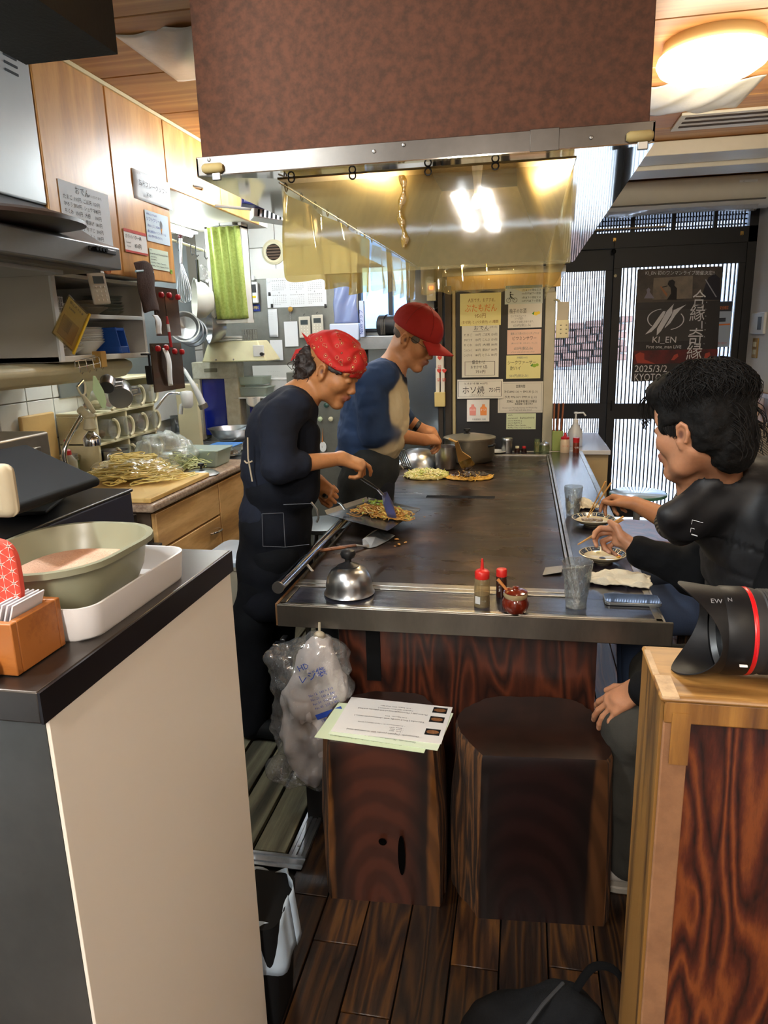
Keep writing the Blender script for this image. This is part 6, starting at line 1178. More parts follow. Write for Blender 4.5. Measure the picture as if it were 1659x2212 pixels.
for px, py, nm_, lab, fn in ((1095, 977, 'pepper_tin', 'tall steel tin on the far ledge by the big pot', 0), (1160, 975, 'toothpick_jar', 'clear jar of toothpicks on the far ledge', 1), (1176, 972, 'glass_sugar_pot', 'lidded glass pot on the far ledge by the toothpicks', 2), (1132, 975, 'shichimi_bottle', 'tiny red capped bottle on the far ledge', 3), (1117, 975, 'soy_bottle', 'small dark soy bottle on the far ledge beside the tin', 4), (1220, 972, 'sauce_dispenser', 'white squeeze bottle with pointed red cap on the far ledge', 5), (1244, 975, 'spice_bottle', 'red seasoning bottle at the far right of the ledge', 6)):
    c = P(px, py, z=ZT); c.y = min(c.y, 4.72); c = P(px, py, y=c.y); c.z = ZT; q = thing(nm_, lab, 'condiment', c); M2 = T(*c)
    if fn == 0: MB(M2).lathe([(.034, 0), (.035, .003), (.035, .075), (.037, .077), (.037, .092), (.035, .095), (0, .097)], 28).obj('body', STEEL, q)
    if fn == 1:
        MB(M2).lathe([(.02, 0), (.021, .07), (.017, .082), (.017, .088)], 20).obj('jar', film('jar glass', '#d8e2d2', .12, .05, veil=.2), q)
        for k in range(9): tag(MB().cyl(c+Vector((.008*math.cos(k), .008*math.sin(k), .004)), c+Vector((.013*math.cos(k*1.3), .013*math.sin(k*1.3), .066)), .0014, 5).obj('toothpick', mat('toothpick', '#d8b87c', .6)), 'toothpick in the clear jar on the far ledge', 'toothpick', 'toothpicks in the clear jar')
    if fn == 2: MB(M2).lathe([(.03, 0), (.033, .03), (.03, .05)], 24).obj('pot', film('jar glass', '#d8e2d2'), q); MB(M2).lathe([(.032, .05), (.03, .06), (.006, .07), (.006, .075), (0, .078)], 24).obj('lid', STEEL, q)
    if fn in (3, 4): MB(M2).lathe([(.018, 0), (.018, .022), (.012, .028)], 18).obj('bottle', mat('dark soy glass', '#2a1712', .15), q); MB(M2).lathe([(.0125, .026), (.0125, .04), (0, .042)], 16).obj('cap', RED if fn == 3 else CREAM, q)
    if fn == 5: MB(M2).lathe([(.028, 0), (.03, .006), (.03, .075), (.025, .09)], 24).obj('body', mat('sauce white plastic', '#cdb9a0', .4), q); MB(M2).lathe([(.027, .088), (.027, .1), (.012, .106), (.005, .13), (0, .131)], 20).obj('cap', RED, q); write(q, frame((1, 0, 0), (0, -1, 0), (c.x-.018, c.y-.0305, c.z+.04)), [('ソース', 0, 0, .010)], [INK['red']])
    if fn == 6: MB(M2).lathe([(.02, 0), (.021, .06), (.019, .066)], 20).obj('body', mat('orange brown bottle', '#6a2a14', .3), q); MB(M2).lathe([(.021, .066), (.021, .096), (0, .098)], 20).obj('cap', RED, q); write(q, frame((1, 0, 0), (0, -1, 0), (c.x-.012, c.y-.0215, c.z+.03)), [('七味', 0, 0, .010)], [INK['white']])
c = P(1068, 990, y=4.66); c.z = ZT; tag(MB(T(c.x, 4.69, ZT)).lathe([(.05, 0), (.075, .012), (.073, .014), (0, .004)], 30).obj('white_plate', WP), 'white plate half hidden behind the big pot', 'plate')
# box-like things by the pot: pump bottle, menus rack, cabinet
q = thing('side_cabinet', 'white topped cream cabinet between the table end and the doors', 'cabinet', (.4, 5.3, 0)); a, b = P(1250, 945, z=.74), P(1318, 992, z=.74)
xe = P(1318, 992, y=4.95).x; box('top', (.2, 4.90, .715), (.58, 5.8, .745), mat('white cabinet top', '#d3d6dc', .25, coat=.3), q, bev=.004); box('body', (.21, 4.93, .03), (.57, 5.78, .715), mat('cream cabinet side', '#b7a27a', .5, var=.05), q, bev=.003)
box('drawer_slot', (.572, 5.0, .60), (.576, 5.4, .64), BLKM, q)
q = thing('pump_bottle', 'white pump sanitiser bottle on the cream cabinet', 'bottle', P(1242, 955, y=5.05)); c = P(1242, 950, y=5.1); c.z = .746
MB(T(*c)).lathe([(.05, 0), (.052, .01), (.05, .10), (.022, .15), (.018, .17)], 28).obj('body', mat('translucent white bottle', '#c9cdd2', .35), q); MB(T(*c)).lathe([(.02, .165), (.02, .185), (.006, .19), (.006, .22), (.014, .225), (.014, .235), (0, .236)], 18).tube([c+Vector((0, 0, .228)), c+Vector((.05, 0, .23)), c+Vector((.065, 0, .21))], .006, 8, M=Matrix()).obj('pump', WHT, q) if 0 else None
MB(T(*c)).lathe([(.02, .165), (.02, .185), (.006, .19), (.006, .22), (.014, .225), (.014, .235), (0, .236)], 18).tube([(0, 0, .228), (.05, 0, .23), (.066, 0, .208)], .006, 8).obj('pump', WHT, q)
q = thing('menu_rack', 'green menu box with tall brown folders beside the fridge', 'rack', (.19, 4.80, ZT)); x0 = P(1193, 930, y=4.82).x
box('green_box', (x0, 4.78, ZT), (x0+.07, 4.86, ZT+.13), mat('olive green board', '#8a9a58', .7), q, bev=.002)
for k in range(3): tag(MB(T(x0+.008+k*.02, 4.82, ZT+.02) @ Matrix.Rotation(.03*k, 4, 'Y')).box((-.005, -.03, 0), (.006, .03, .29)).obj('menu_folder', mat('brown menu folder', '#7a4526', .6), None, bev=.002), 'tall brown menu folder standing in the green box, '+OR[k]+' from the fridge', 'folder', 'brown folders in the green box')
# =============== tall fridge with the notices ===============
YF = 4.97; fg = thing('fridge', 'black fronted tall fridge covered with paper notices', 'fridge', (-.16, 5.2, 0)); fx0, fx1 = P(985, 640, y=YF).x, P(1178, 640, y=YF).x; xs = P(1200, 640, y=YF).x
box('body', (fx0-.06, YF+.012, 0), (xs, 5.7, 1.84), mat('grey fridge body', '#8a8880', .45, .3, var=.1), fg, bev=.006); box('door', (fx0, YF-.005, .1), (fx1, YF+.012, 1.80), mat('black magnetic board', '#16161a', .5), fg, bev=.003)
box('side_trim', (fx1+.002, YF-.008, .1), (xs+.004, YF+.02, 1.78), mat('ivory door trim', '#b3ae9c', .4, var=.1), fg, bev=.006); box('side_trim', (fx0-.025, YF-.01, .1), (fx0-.004, YF+.02, 1.82), mat('aged cream strip', '#a5946c', .5), fg, bev=.003)
box('side_trim', (fx0-.075, YF-.02, .1), (fx0-.03, YF+.03, 1.84), mat('dark bronze strip', '#3c342c', .4, .5), fg, bev=.003); box('top_band', (fx0-.06, YF-.012, 1.81), (xs+.03, YF+.012, 1.90), mat('brass brown steel band', '#8a7040', .35, .8), fg); box('cornice', (fx0-.09, YF-.02, 1.90), (xs+.06, 5.6, 1.94), mat('hood edge steel', '#77756e', .3, .9), fg)
MB().tube(smoothpath([(xs-.01, YF-.012, 1.73), (xs+.02, YF-.02, 1.72), (xs+.035, YF-.02, 1.69), (xs+.015, YF-.01, 1.67)]), .008, 8).obj('handle', mat('ivory door trim', '#b3ae9c'), fg)
YN = YF-.0075
def fr(tl, br): a = P(*tl, y=YN); b = P(*br, y=YN); return frame((1, 0, 0), (0, -1, 0), (a.x, YN, a.z)), b.x-a.x, a.z-b.z
NN = [12]
def note(lab, tl, br, col, lines, inks, extra=None, cat='notice'):
    M_, w, hh = fr(tl, br); NN[0] -= 1; M_ = T(0, -.0013*NN[0], 0) @ M_; L = [(t, x*w, -y*hh, h_*hh, i)+((f*w,) if f else ()) for (t, x, y, h_, i, f) in lines]; return sheet('paper_notice', lab, cat, M_, w, hh, col, L, inks, extra=(lambda p, M2: extra(p, M2, w, hh)) if extra else None)
note('yellow butamodan notice, 950 yen, top left of the fridge door', (994, 635), (1082, 702), '#e6dc9c', [('人気です。おすすめ。', .2, .27, .10, 1, .66), ('ぶたもだん', .12, .56, .2, 2, .78), ('950円', .36, .76, .12, 1, .27), ('(まぜ焼) と (ベタ焼き) の2種類', .04, .93, .08, 1, .9)], ('black', 'brown', 'orange'))
def under(p, M2, w, hh):
    mb = MB(M2); mb.box((.3*w, -.135*hh, 0), (.74*w, -.13*hh, .0004))
    for a, b in (((.08, .70), (.9, .705)), ((.08, .96), (.9, .965)), ((.08, .70), (.09, .965)), ((.89, .70), (.9, .965))): mb.box((a[0]*w, -b[1]*hh, 0), (b[0]*w, -a[1]*hh, .0004))
    mb.obj('pen_line', INK['black'], p, smooth=False)
note('white handwritten oden price list on the fridge door', (998, 701), (1077, 814), '#dedcd2', [('おでん', .33, .11, .07, 0, .4), ('(いろいろ)', .75, .08, .035, 0, .2)]+[(t, x, .22+.095*i, .04, 0, f) for i, r_ in enumerate((('たまご', '100円', 'ごぼ天', '150円'), ('ひろうす', '150円', 'こんぶ', '150円'), ('ちくわ', '150円', '大根', '180円'), ('こんにゃく', '180円', '厚あげ', '180円'), ('じゃがいも', '180円', 'とうふ', '180円'))) for t, x, f in zip(r_, (.06, .36, .56, .8), (.22, .15, .2, .15))]+[('盛合わせ', .28, .74, .055, 0, .35), ('おまかせ 5品', .24, .83, .05, 0, .45), ('750円', .38, .92, .05, 0, .26)], ('black',), under)
def box4(p, M2, w, hh):
    mb = MB(M2)
    for a, b in (((.02, .09), (.97, .1)), ((.02, .90), (.97, .91)), ((.02, .1), (.03, .9)), ((.96, .1), (.97, .9))): mb.box((a[0]*w, -b[1]*hh, 0), (b[0]*w, -a[1]*hh, .0004))
    mb.obj('pen_line', INK['black'], p, smooth=False)
note('white horumon grill sign, 750 yen, below the oden list', (988, 820), (1086, 860), '#e0ddd4', [('ホソ焼', .12, .72, .32, 0, .48), ('750円', .7, .66, .22, 0, .24), ('(コロテッチャン)', .28, .87, .09, 0, .3), ('とろける味 400円', .16, .26, .09, 0, .5)], ('black',), box4)
def bott(p, M2, w, hh):
    for k, (x, c_) in enumerate(((.26, '#d88a80'), (.74, '#e08a4a'))):
        mb = MB(M2); mb.prism([((x+dx)*w, -dy*hh) for dx, dy in ((-.14, .72), (-.15, .38), (-.06, .30), (-.06, .22), (.06, .22), (.06, .30), (.15, .38), (.14, .72))], 0, .0006); mb.obj('bottle_print', mat('print '+c_, c_, .7), p, smooth=False)
        write(p, M2 @ T(0, 0, .0008), [('ヨービス' if k else 'ミルミル', (x-.12)*w, -.5*hh, .08*hh, 0, .24*w)], [INK['white']])
note('white sheet with two printed drink bottles, low on the fridge door', (1009, 863), (1057, 910), '#dcdad6', [('乳酸菌飲料  各種', .24, .93, .06, 0, .6)], ('grey',), bott)
def bike(p, M2, w, hh):
    MB(M2).box((0.02*w, -.16*hh, 0), (w*.98, 0, .0004)).obj('header_band', mat('ink teal', '#3c6a8a', .7), p, smooth=False); mb = MB(M2 @ T(0, 0, .001)); r = .12*hh
    for cx in (.10, .27): mb.tube([(cx*w+r*math.cos(t*.5), -.78*hh+r*math.sin(t*.5), 0) for t in range(12)], .0012, 4, closed=True)
    mb.tube([(.10*w, -.78*hh, 0), (.16*w, -.55*hh, 0), (.27*w, -.78*hh, 0)], .0015, 4).tube([(.14*w, -.42*hh, 0), (.15*w, -.6*hh, 0), (.2*w, -.7*hh, 0)], .003, 4).tube([(.15*w, -.46*hh, 0), (.23*w, -.5*hh, 0)], .002, 4).ball((.15*w, -.36*hh, 0), .005, 8).obj('cyclist_print', INK['black'], p)
note('blue headed cyclist safety notice at the top of the fridge door', (1091, 618), (1172, 655), '#c9d2d2', [('飲酒運転根絶  5年以下の', .32, .12, .09, 1, .6), ('5年以下の懲役又は', .45, .32, .1, 0, .5), ('100万円以下の罰金', .45, .5, .1, 0, .5), ('3年以下の懲役又は', .45, .72, .1, 0, .5), ('50万円以下の罰金', .45, .9, .1, 0, .5)], ('black', 'white'), bike)
def lem(c_):
    def f(p, M2, w, hh):
        MB(M2 @ T(.82*w, -.45*hh, .0005)).lathe([(0, 0), (.012, 0)], 16, sx=1.2, cap=(0, 0)).obj('fruit_print', mat('fruit '+c_, c_, .6), p); MB(M2 @ T(.9*w, -.42*hh, .0008)).lathe([(0, 0), (.010, 0)], 16, cap=(0, 0)).obj('fruit_print', mat('fruit2 '+c_, c_, .6), p)
        MB(M2).prism([(.7*w, -.45*hh), (.78*w, -.35*hh), (.76*w, -.5*hh)], 0, .0009).obj('leaf_print', INK['green'], p, smooth=False)
    return f
note('white yuzu liquor notice with a lemon picture, 650 yen', (1098, 655), (1170, 707), '#dedcd8', [('柚子のお酒', .04, .4, .15, 0, .5), ('ロック/ストレート', .08, .56, .08, 1, .45), ('ソーダ割り', .2, .67, .08, 1, .25), ('めんどうな皮むきあります。', .1, .79, .07, 0, .66), ('650円(税込み)', .16, .95, .1, 1, .52)], ('black', 'grey'), lem('#e6c83a'))
note('pink vitamin sour notice, 650 yen, on the fridge door', (1096, 713), (1168, 764), '#e3bfae', [('健康ぶどう酢のおいしいチュウハイ', .1, .2, .08, 1, .84), ('ビワミンサワー', .16, .42, .13, 0, .7), ('(果汁ぶどう酢、はちみつ、りんご)', .12, .58, .05, 1, .76), ('650円(税込み)', .2, .82, .11, 1, .56), ('※アルコールなしはソフトドリンクです', .12, .94, .05, 1, .7)], ('black', 'grey'))
note('yellow shikuwasa highball notice with lime picture, 550 yen', (1094, 768), (1167, 817), '#e2dc9e', [('沖縄産100%', .3, .14, .08, 1, .32), ('シークワァーサー', .04, .38, .14, 0, .82), ('酎ハイ', .12, .62, .14, 0, .3), ('550円(税込み)', .1, .93, .1, 1, .55)], ('black', 'grey'), lem('#8fb03a'))
def rim(p, M2, w, hh):
    mb = MB(M2)
    for a, b in (((.04, .05), (.97, .055)), ((.04, .94), (.97, .945)), ((.04, .05), (.045, .94)), ((.965, .05), (.97, .94))): mb.box((a[0]*w, -b[1]*hh, 0), (b[0]*w, -a[1]*hh, .0004))
    mb.obj('printed_line', INK['grey'], p, smooth=False)
note('white opening hours notice with English lines on the fridge door', (1076, 825), (1172, 891), '#d4d1c8', [('営業時間', .4, .19, .08, 0, .2), ('ひるAM11:30 ～ PM1:30 (L.O)', .14, .36, .075, 0, .74), ('夕方 PM6:00～ PM9:00 (L.O)', .16, .53, .075, 0, .7), ('定休日：毎週木曜/第三水曜日', .2, .67, .07, 0, .66), ('毎週金曜のお昼お休み', .38, .74, .05, 0, .4), ('Closed every Thursday & every 3rd Wednesday', .1, .86, .05, 1, .78), ('every Friday lunch time closed', .25, .93, .05, 1, .5)], ('black', 'grey'), rim)
note('pale green wifi password sheet at the bottom of the fridge door', (1094, 893), (1157, 927), '#cfdcba', [('WiFi', .05, .16, .1, 0, .15), ('password:', .05, .34, .1, 0, .34), ('katsu0000', .47, .34, .13, 0, .48), ('aterm-8a8141-g', .05, .5, .09, 0, .48), ('aterm-8a8141-a', .05, .64, .09, 0, .48), ('AirMac Time Capsule', .05, .79, .09, 0, .62), ('AirMac Time Capsule 5GHz', .05, .94, .09, 0, .8)], ('black',))
q = thing('card_holder', 'cream card holder hooked on the fridge side by the lattice', 'holder', P(1215, 700, y=4.95)); a, b = P(1203, 652, y=4.93), P(1228, 730, y=4.93)
box('pocket', (a.x, 4.93, b.z), (b.x, 4.955, b.z+(a.z-b.z)*.5), CREAM, q, bev=.004); box('leaflet', (a.x+.004, 4.935, b.z+.02), (b.x-.004, 4.94, a.z), PAPER('#b8b2a4'), q)
for r in range(3):
    for c_ in range(2): MB(T(a.x+.03+c_*.035, 4.929, b.z+.03+r*.026)).ball((0, 0, 0), (.006, .002, .004), 8).obj('slot', mat('slot shade', '#7d7a66'), q)
# switch box, wrap boxes and stainless door behind the man
a = P(945, 650, y=5.06); q = thing('breaker_box', 'ivory wall switch box with a glowing orange lamp', 'switch box', a); a, b = P(922, 611, y=5.06), P(943, 650, y=5.06)
box('body', (a.x, 5.04, b.z), (b.x, 5.09, a.z), CREAM, q, bev=.004); box('lamp', (a.x+.02, 5.034, a.z-.045), (b.x-.02, 5.041, a.z-.025), mat('neon orange', '#ff5a20', .4, emit=3), q, bev=.001); box('switch', (a.x+.02, 5.034, b.z+.03), (b.x-.02, 5.041, b.z+.05), mat('timer button', '#e4e0d2'), q, bev=.001)
MB().tube(smoothpath([(b.x, 5.06, a.z), (b.x+.05, 5.06, a.z-.03), (b.x+.03, 5.06, b.z-.02), (b.x-.02, 5.06, b.z-.06)]), .003, 6).obj('cable', BLK, q)
q = thing('steel_cupboard', 'tall stainless cupboard door behind the man in the red cap', 'cupboard', (-.72, 4.96, 0)); x0, x1 = P(872, 800, y=4.95).x-.25, fx0-.12
box('door', (x0, 4.95, .1), (x1, 4.99, 1.5), mat('blue grey polished steel', '#9aa4ac', .18, .9, var=.1), q, bev=.004); box('edge_strip', (x1, 4.945, .1), (x1+.03, 5.0, 1.89), mat('dark bronze strip', '#3c342c'), q)
q = thing('wrap_box_holder', 'cream holder with upright printed cling film boxes', 'holder', P(950, 850, y=4.92)); a, b = P(939, 847, y=4.92), P(962, 878, y=4.92); box('pocket', (a.x, 4.90, b.z), (b.x, 4.945, a.z), mat('yellowed plastic', '#c2ab6c', .5), q, bev=.003)
for k, (tl, br) in enumerate((((942, 767), (960, 796)), ((941, 795), (951, 850)), ((952, 795), (962, 850)))):
    a, b = P(*tl, y=4.915), P(*br, y=4.915); o = thing('wrap_box', ['upper printed wrap box above the holder', 'left upright wrap box in the holder', 'right upright wrap box in the holder'][k], 'box', (a.x, 4.92, b.z)); box('carton', (a.x, 4.91, b.z), (b.x-.004, 4.94, a.z), PAPER('#cdc4b4'), o, bev=.002)
    write(o, frame((1, 0, 0), (0, -1, 0), (a.x+.01, 4.909, a.z)), [('♥', 0, -.03, .02), ('袋', 0, -.09, .02, 0)], [INK['red']])
a, b = P(861, 674, y=5.0), P(872, 735, y=5.0); sheet('paper_bag', 'white paper bag with printed marks hanging behind the red cap', 'bag', frame((1, 0, 0), (0, -1, 0), (a.x, 4.99, P(861, 668, y=4.99).z)), .25, .28, '#d8dbe0', [('株', .03, -.07, .02), ('会', .03, -.1, .02), ('社', .03, -.13, .02)], ('grey',))
# tape dispenser on the sill, window side shelf, hanging bags
a = P(843, 703, y=4.95); q = thing('tape_drum', 'big black tape drum dispenser on the window sill', 'dispenser', a); MB(frame((.3, 1, 0), (1, -.3, 0), a)).lathe([(.06, -.07), (.075, -.07), (.075, -.02), (.068, -.018), (.068, .06), (.05, .06)], 32).obj('drum', BLK, q)
for k in range(3): MB(T(a.x-.05+k*.012, a.y-.09, a.z-.06)).box((0, 0, 0), (.006, .002, .1)).obj('tape_tail', film('clear tape', '#eeeeee', .3), q)
x0, x1 = P(780, 740, y=5.0).x, P(880, 740, y=5.0).x; q = box('sill_shelf', (x0-.05, 4.88, 1.44), (x1+.02, 5.08, 1.53), STEEL, None, bev=.004); tag(q, 'stainless shelf below the kitchen window', 'shelf')
for i, (tl, br, c_, lab) in enumerate((((722, 612), (776, 697), '#a9b6d8', 'bluish plastic bag hanging left of the kitchen window'), ((716, 700), (780, 735), '#b8c4dc', 'shallow pale blue tray left of the kitchen window'), ((728, 735), (772, 800), '#8fa0b8', 'pale steel container under the blue tray'))):
    a, b = P(*tl, y=4.9), P(*br, y=4.9)
    if i == 0: o = MB().grid(lambda u, v: (a.x+u*(b.x-a.x)+.004*math.sin(v*9), 4.86+.012*math.sin(u*9+v*5), a.z+v*(b.z-a.z)), 16, 20).obj('plastic_bag', film('blue bag film', '#d0dcf4', .15, .1, veil=.5, vcol='#98a8d4', bmp=.5), None, solid=.004)
    else: o = box('storage_box', (a.x, 4.84, b.z), (b.x, 5.06, a.z), mat('tray '+c_, c_, .35), None, bev=.008)
    tag(o, lab, 'bag' if i == 0 else 'box')
a, b = P(776, 650, y=4.85), P(788, 728, y=4.85); q = thing('wrap_roll', 'long printed wrap box standing left of the window', 'box', (a.x, 4.85, b.z)); box('carton', (a.x, 4.84, b.z), (b.x, 4.88, a.z), PAPER('#b4c0e0'), q, bev=.002); write(q, frame((0, 0, 1), (0, -1, 0), (b.x-.008, 4.838, b.z+.02)), [('NEWラップ', 0, 0, .022)], [INK['blue']])
# grey curtain of film and steel rack by the woman: door edge with a tag, hook and stool
a, b = P(728, 880, y=4.3), P(750, 1180, y=4.3); q = thing('fridge_under', 'grey steel under-counter fridge with magnets behind the woman', 'fridge', (-1.3, 4.6, 0)); xa, xb = P(690, 950, y=4.4).x-.1, P(752, 950, y=4.4).x
box('body', (xa-.1, 4.40, .05), (xb+.1, 4.9, 1.32), mat('scuffed grey steel', '#7d7f78', .4, .6, var=.25, vs=6), q, bev=.006); MB().cyl((xb-.02, 4.385, .15), (xb-.02, 4.385, 1.3), .012, 10).obj('pipe', mat('pale blue pipe', '#a9c4cc', .3, .3), q)
for k, (px, py, c_) in enumerate(((705, 875, '#2d4a40'), (692, 905, '#b8c8a4'), (715, 905, '#c4bfa0'))): p = P(px, py, y=4.395); MB(frame((1, 0, 0), (0, -1, 0), p)).lathe([(.015, 0), (.015, .01), (0, .014)], 16).obj('magnet', mat('magnet '+c_, c_, .4), q)
p = P(698, 965, y=4.38); q = thing('numbered_tag', 'white oval tag on an orange cord hanging behind the woman', 'tag', p); MB(frame((1, 0, 0), (0, -1, 0), p)).lathe([(.022, 0), (.022, .006), (0, .006)], 24, sy=1.5).obj('tag', WHT, q); MB().tube([p+Vector((0, -.006, .03)), p+Vector((.006, -.006, .12)), p+Vector((-.004, -.006, .03))], .003, 6).obj('cord', mat('orange cord', '#c07a3c', .7), q); write(q, frame((1, 0, 0), (0, -1, 0), (p.x-.005, p.y-.008, p.z-.006)), [('1', 0, 0, .014)], [INK['black']])
p = P(700, 1128, y=2.86); q = thing('steel_stool', 'grey steel stool with round top behind the griddle tray', 'stool', (p.x, 2.86, 0))
MB(T(p.x, 2.86, p.z)).lathe([(.12, -.025), (.13, -.02), (.13, -.004), (.12, 0), (0, .002)], 36).obj('seat', mat('worn grey top', '#5b6468', .4, .3, var=.2), q)
for k in range(4): an = PI/4+k*PI/2; MB().cyl((p.x+.08*math.cos(an), 2.86+.08*math.sin(an), p.z-.02), (p.x+.12*math.cos(an), 2.86+.12*math.sin(an), .0), .012, 8).obj('leg', STEELB, q)
# white waste bin and clear refuse things
q = thing('waste_bin', 'tall ivory waste bin with clear lid between counter and woman', 'bin', (-1.22, 2.85, 0)); mb = MB(T(-1.22, 2.85, .03)); loft(mb, [(rrect(.22, .26, .03), 0), (rrect(.26, .30, .03), .54), (rrect(.28, .32, .035), .545), (rrect(.28, .32, .035), .56)]); mb.obj('body', mat('ivory bin', '#b3a892', .5, var=.1), q, ang=50)
mb = MB(T(-1.22, 2.85, .59)); loft(mb, [(rrect(.285, .325, .035), 0), (rrect(.29, .33, .035), .02), (rrect(.25, .29, .03), .03)]); mb.obj('lid', mat('clear blue lid', '#c0ccd8', .2), q, ang=50)
q = thing('small_bin', 'black bin with a pale liner behind the white counter', 'bin', (-.62, 1.28, 0)); mb = MB(T(-.572, 1.262, 0)); loft(mb, [(rrect(.11, .13, .02), 0), (rrect(.15, .17, .03), .30)]); mb.obj('body', BLKM, q)
MB(T(-.572, 1.262, 0)).grid(lambda u, v: ((.080+.006*math.sin(u*50)+.012*v)*math.cos(u*2*PI), (.090+.006*math.sin(u*50)+.012*v)*math.sin(u*2*PI), .315-.13*v+.02*math.sin(u*19)), 60, 6).obj('liner', mat('pale blue liner', '#9fb0c0', .4, bmp=.4, bs=40), q, solid=.001)
# hanging plastic bag with the blue print
q = thing('plastic_bag_bundle', 'clear bag of white shopping bags hanging from the table corner', 'bag', (-.62, 1.84, .68)); s = SDF(.010, .05); P1 = lambda px, py, y=1.84: tuple(P(px, py, y=y))
WB = SDF(.010, .04)
for (px, py, r) in ((690, 1395, .022), (670, 1440, .05), (700, 1450, .05), (725, 1495, .045), (650, 1510, .06), (680, 1550, .06), (640, 1590, .055), (660, 1640, .05), (690, 1600, .05), (680, 1670, .03)): WB.add(pel(P1(px, py), (r, .035, r*1.25)))
WB.obj('white_bags', mat('white polythene', '#cfc9c6', .45, var=.1, bmp=.4, bs=30), q, disp=lambda V, n: .012*vnoise(V*np.array([1.4, 1, .5]), 28, 2)+.005*vnoise(V*np.array([1.4, 1, .5]), 70, 3))
for (px, py, r) in ((685, 1395, .04), (655, 1420, .06), (715, 1420, .055), (600, 1425, .03), (625, 1450, .045), (660, 1480, .085), (720, 1490, .055), (640, 1560, .085), (665, 1620, .085), (635, 1660, .05), (690, 1670, .04), (595, 1655, .02)): s.add(pel(P1(px, py), (r, .05, r*1.1)))
s.obj('clear_bag', film('glossy clear bag', '#f6f4f2', .12, .08, veil=.08, vcol='#d8d8d8', bmp=1.0, bs=24), q, disp=lambda V, n: .016*vnoise(V, 20, 5)+.009*vnoise(V, 48, 6))
MB().ball(P1(690, 1373), (.018, .014, .014), 12).tube([P(690, 1373, y=1.84), P(690, 1345, y=1.87)], .004, 6).obj('knot', mat('knotted film', '#a89c84', .4), q)
a = P(735, 1480, y=1.775); M2 = frame((.75, 0, .34), (0, -1, .0), P(686, 1540, y=1.775))
write(q, M2, [('No.12  180 × 310', .0, .052, .008), ('No.20  160 × 340', 0, .038, .008), ('No.30  190 × 380', 0, .024, .008), ('No.45  215 × 430', 0, .010, .008), ('5番 × 50', 0, -.032, .008), ('レジ袋', .0, .10, .022), ('HD', .01, .135, .018)], [INK['blue']]); MB(M2).box((-.01, -.02, 0), (.075, -.004, .001)).obj('blue_band', INK['blue'], q, smooth=False)
q = MB().box((-.665, 1.92, 0), (-.58, 2.02, .16)).box((-.67, 1.90, .16), (-.575, 2.03, .2)).obj('table_foot', mat('black brown foot', '#140d0a', .6), tt, bev=.004)
# =============== big extraction hood over the griddle ===============
YH = 1.96; hx0 = P(437, 355, y=YH).x; hx1 = P(1403, 268, y=YH).x; zt = P(900, 325, y=YH).z; ZH = zt-.025; YE = 4.9
hd_ = thing('extraction_hood', 'huge brown board and stainless extraction hood above the griddle', 'extraction hood', ((hx0+hx1)/2, 3.4, 2.2))
BRD = mat('brown hardboard', '#5a331e', .85, col2='#432615', vs=45, bmp=.15, bs=150)
box('board', (hx0, YH, zt+.01), (hx1, YH+.02, 2.499), BRD, hd_, bev=.002); box('board', (hx0, YH+.02, zt+.01), (hx0+.02, YE, 2.499), BRD, hd_); box('board', (hx1-.02, YH+.02, zt+.01), (hx1, YE, 2.499), BRD, hd_); box('board', (hx0, YE-.02, zt+.01), (hx1, YE, 2.499), BRD, hd_)
TRM = stainless('trim stainless', '#5f5a55', .34); MIRR = mat('mirror stainless', '#d4d2cc', .06, 1); ox0, ox1, oy0 = hx0-.012, hx1+.012, YH-.012
ix0, ix1, iy0, iy1 = P(600, 388, z=ZH).x, P(1242, 350, z=ZH).x, P(900, 366, z=ZH).y, YE-.12
for a, b in (((ox0, oy0, ZH), (ox1, oy0+.006, zt+.022)), ((ox0, oy0, ZH), (ox0+.006, YE+.01, zt+.02)), ((ox1-.006, oy0, ZH), (ox1, YE+.01, zt+.02)), ((ox0, YE, ZH), (ox1, YE+.01, zt+.02))): box('trim_band', a, b, TRM, hd_, bev=.001)
for (a, b, c, d) in (((ox0, oy0), (ox1, oy0), (ix1, iy0), (ix0, iy0)), ((ox1, oy0), (ox1, YE), (ix1, iy1), (ix1, iy0)), ((ox1, YE), (ox0, YE), (ix0, iy1), (ix1, iy1)), ((ox0, YE), (ox0, oy0), (ix0, iy0), (ix0, iy1))):
    MB().add([(a[0], a[1], ZH), (b[0], b[1], ZH), (c[0], c[1], ZH+.004), (d[0], d[1], ZH+.004)], [(0, 1, 2, 3)]).obj('underside_panel', MIRR, hd_, solid=.003)
GRS = stainless('greasy hood lining', '#b09a68', .3, .3); zi = 2.36
for (a, b, c, d) in (((ix0, iy0), (ix1, iy0), (ix1-.18, iy0+.12), (ix0+.18, iy0+.12)), ((ix1, iy0), (ix1, iy1), (ix1-.18, iy1-.2), (ix1-.18, iy0+.12)), ((ix1, iy1), (ix0, iy1), (ix0+.18, iy1-.2), (ix1-.18, iy1-.2)), ((ix0, iy1), (ix0, iy0), (ix0+.18, iy0+.12), (ix0+.18, iy1-.2))):
    MB().add([(a[0], a[1], ZH), (b[0], b[1], ZH), (c[0], c[1], zi), (d[0], d[1], zi)], [(0, 1, 2, 3)]).obj('lining_panel', GRS, hd_, solid=.003)
box('filter', (ix0+.18, iy0+.12, zi), (ix1-.18, iy1-.2, zi+.01), mat('hood filter', '#57492e', .5, .7, col2='#3a3020', vs=60), hd_)
sx = P(1190, 300, y=oy0).x
box('patch_plate', (sx-.05, oy0-.002, ZH-.002), (sx+.02, oy0, zt+.024), TRM, hd_, bev=.001)
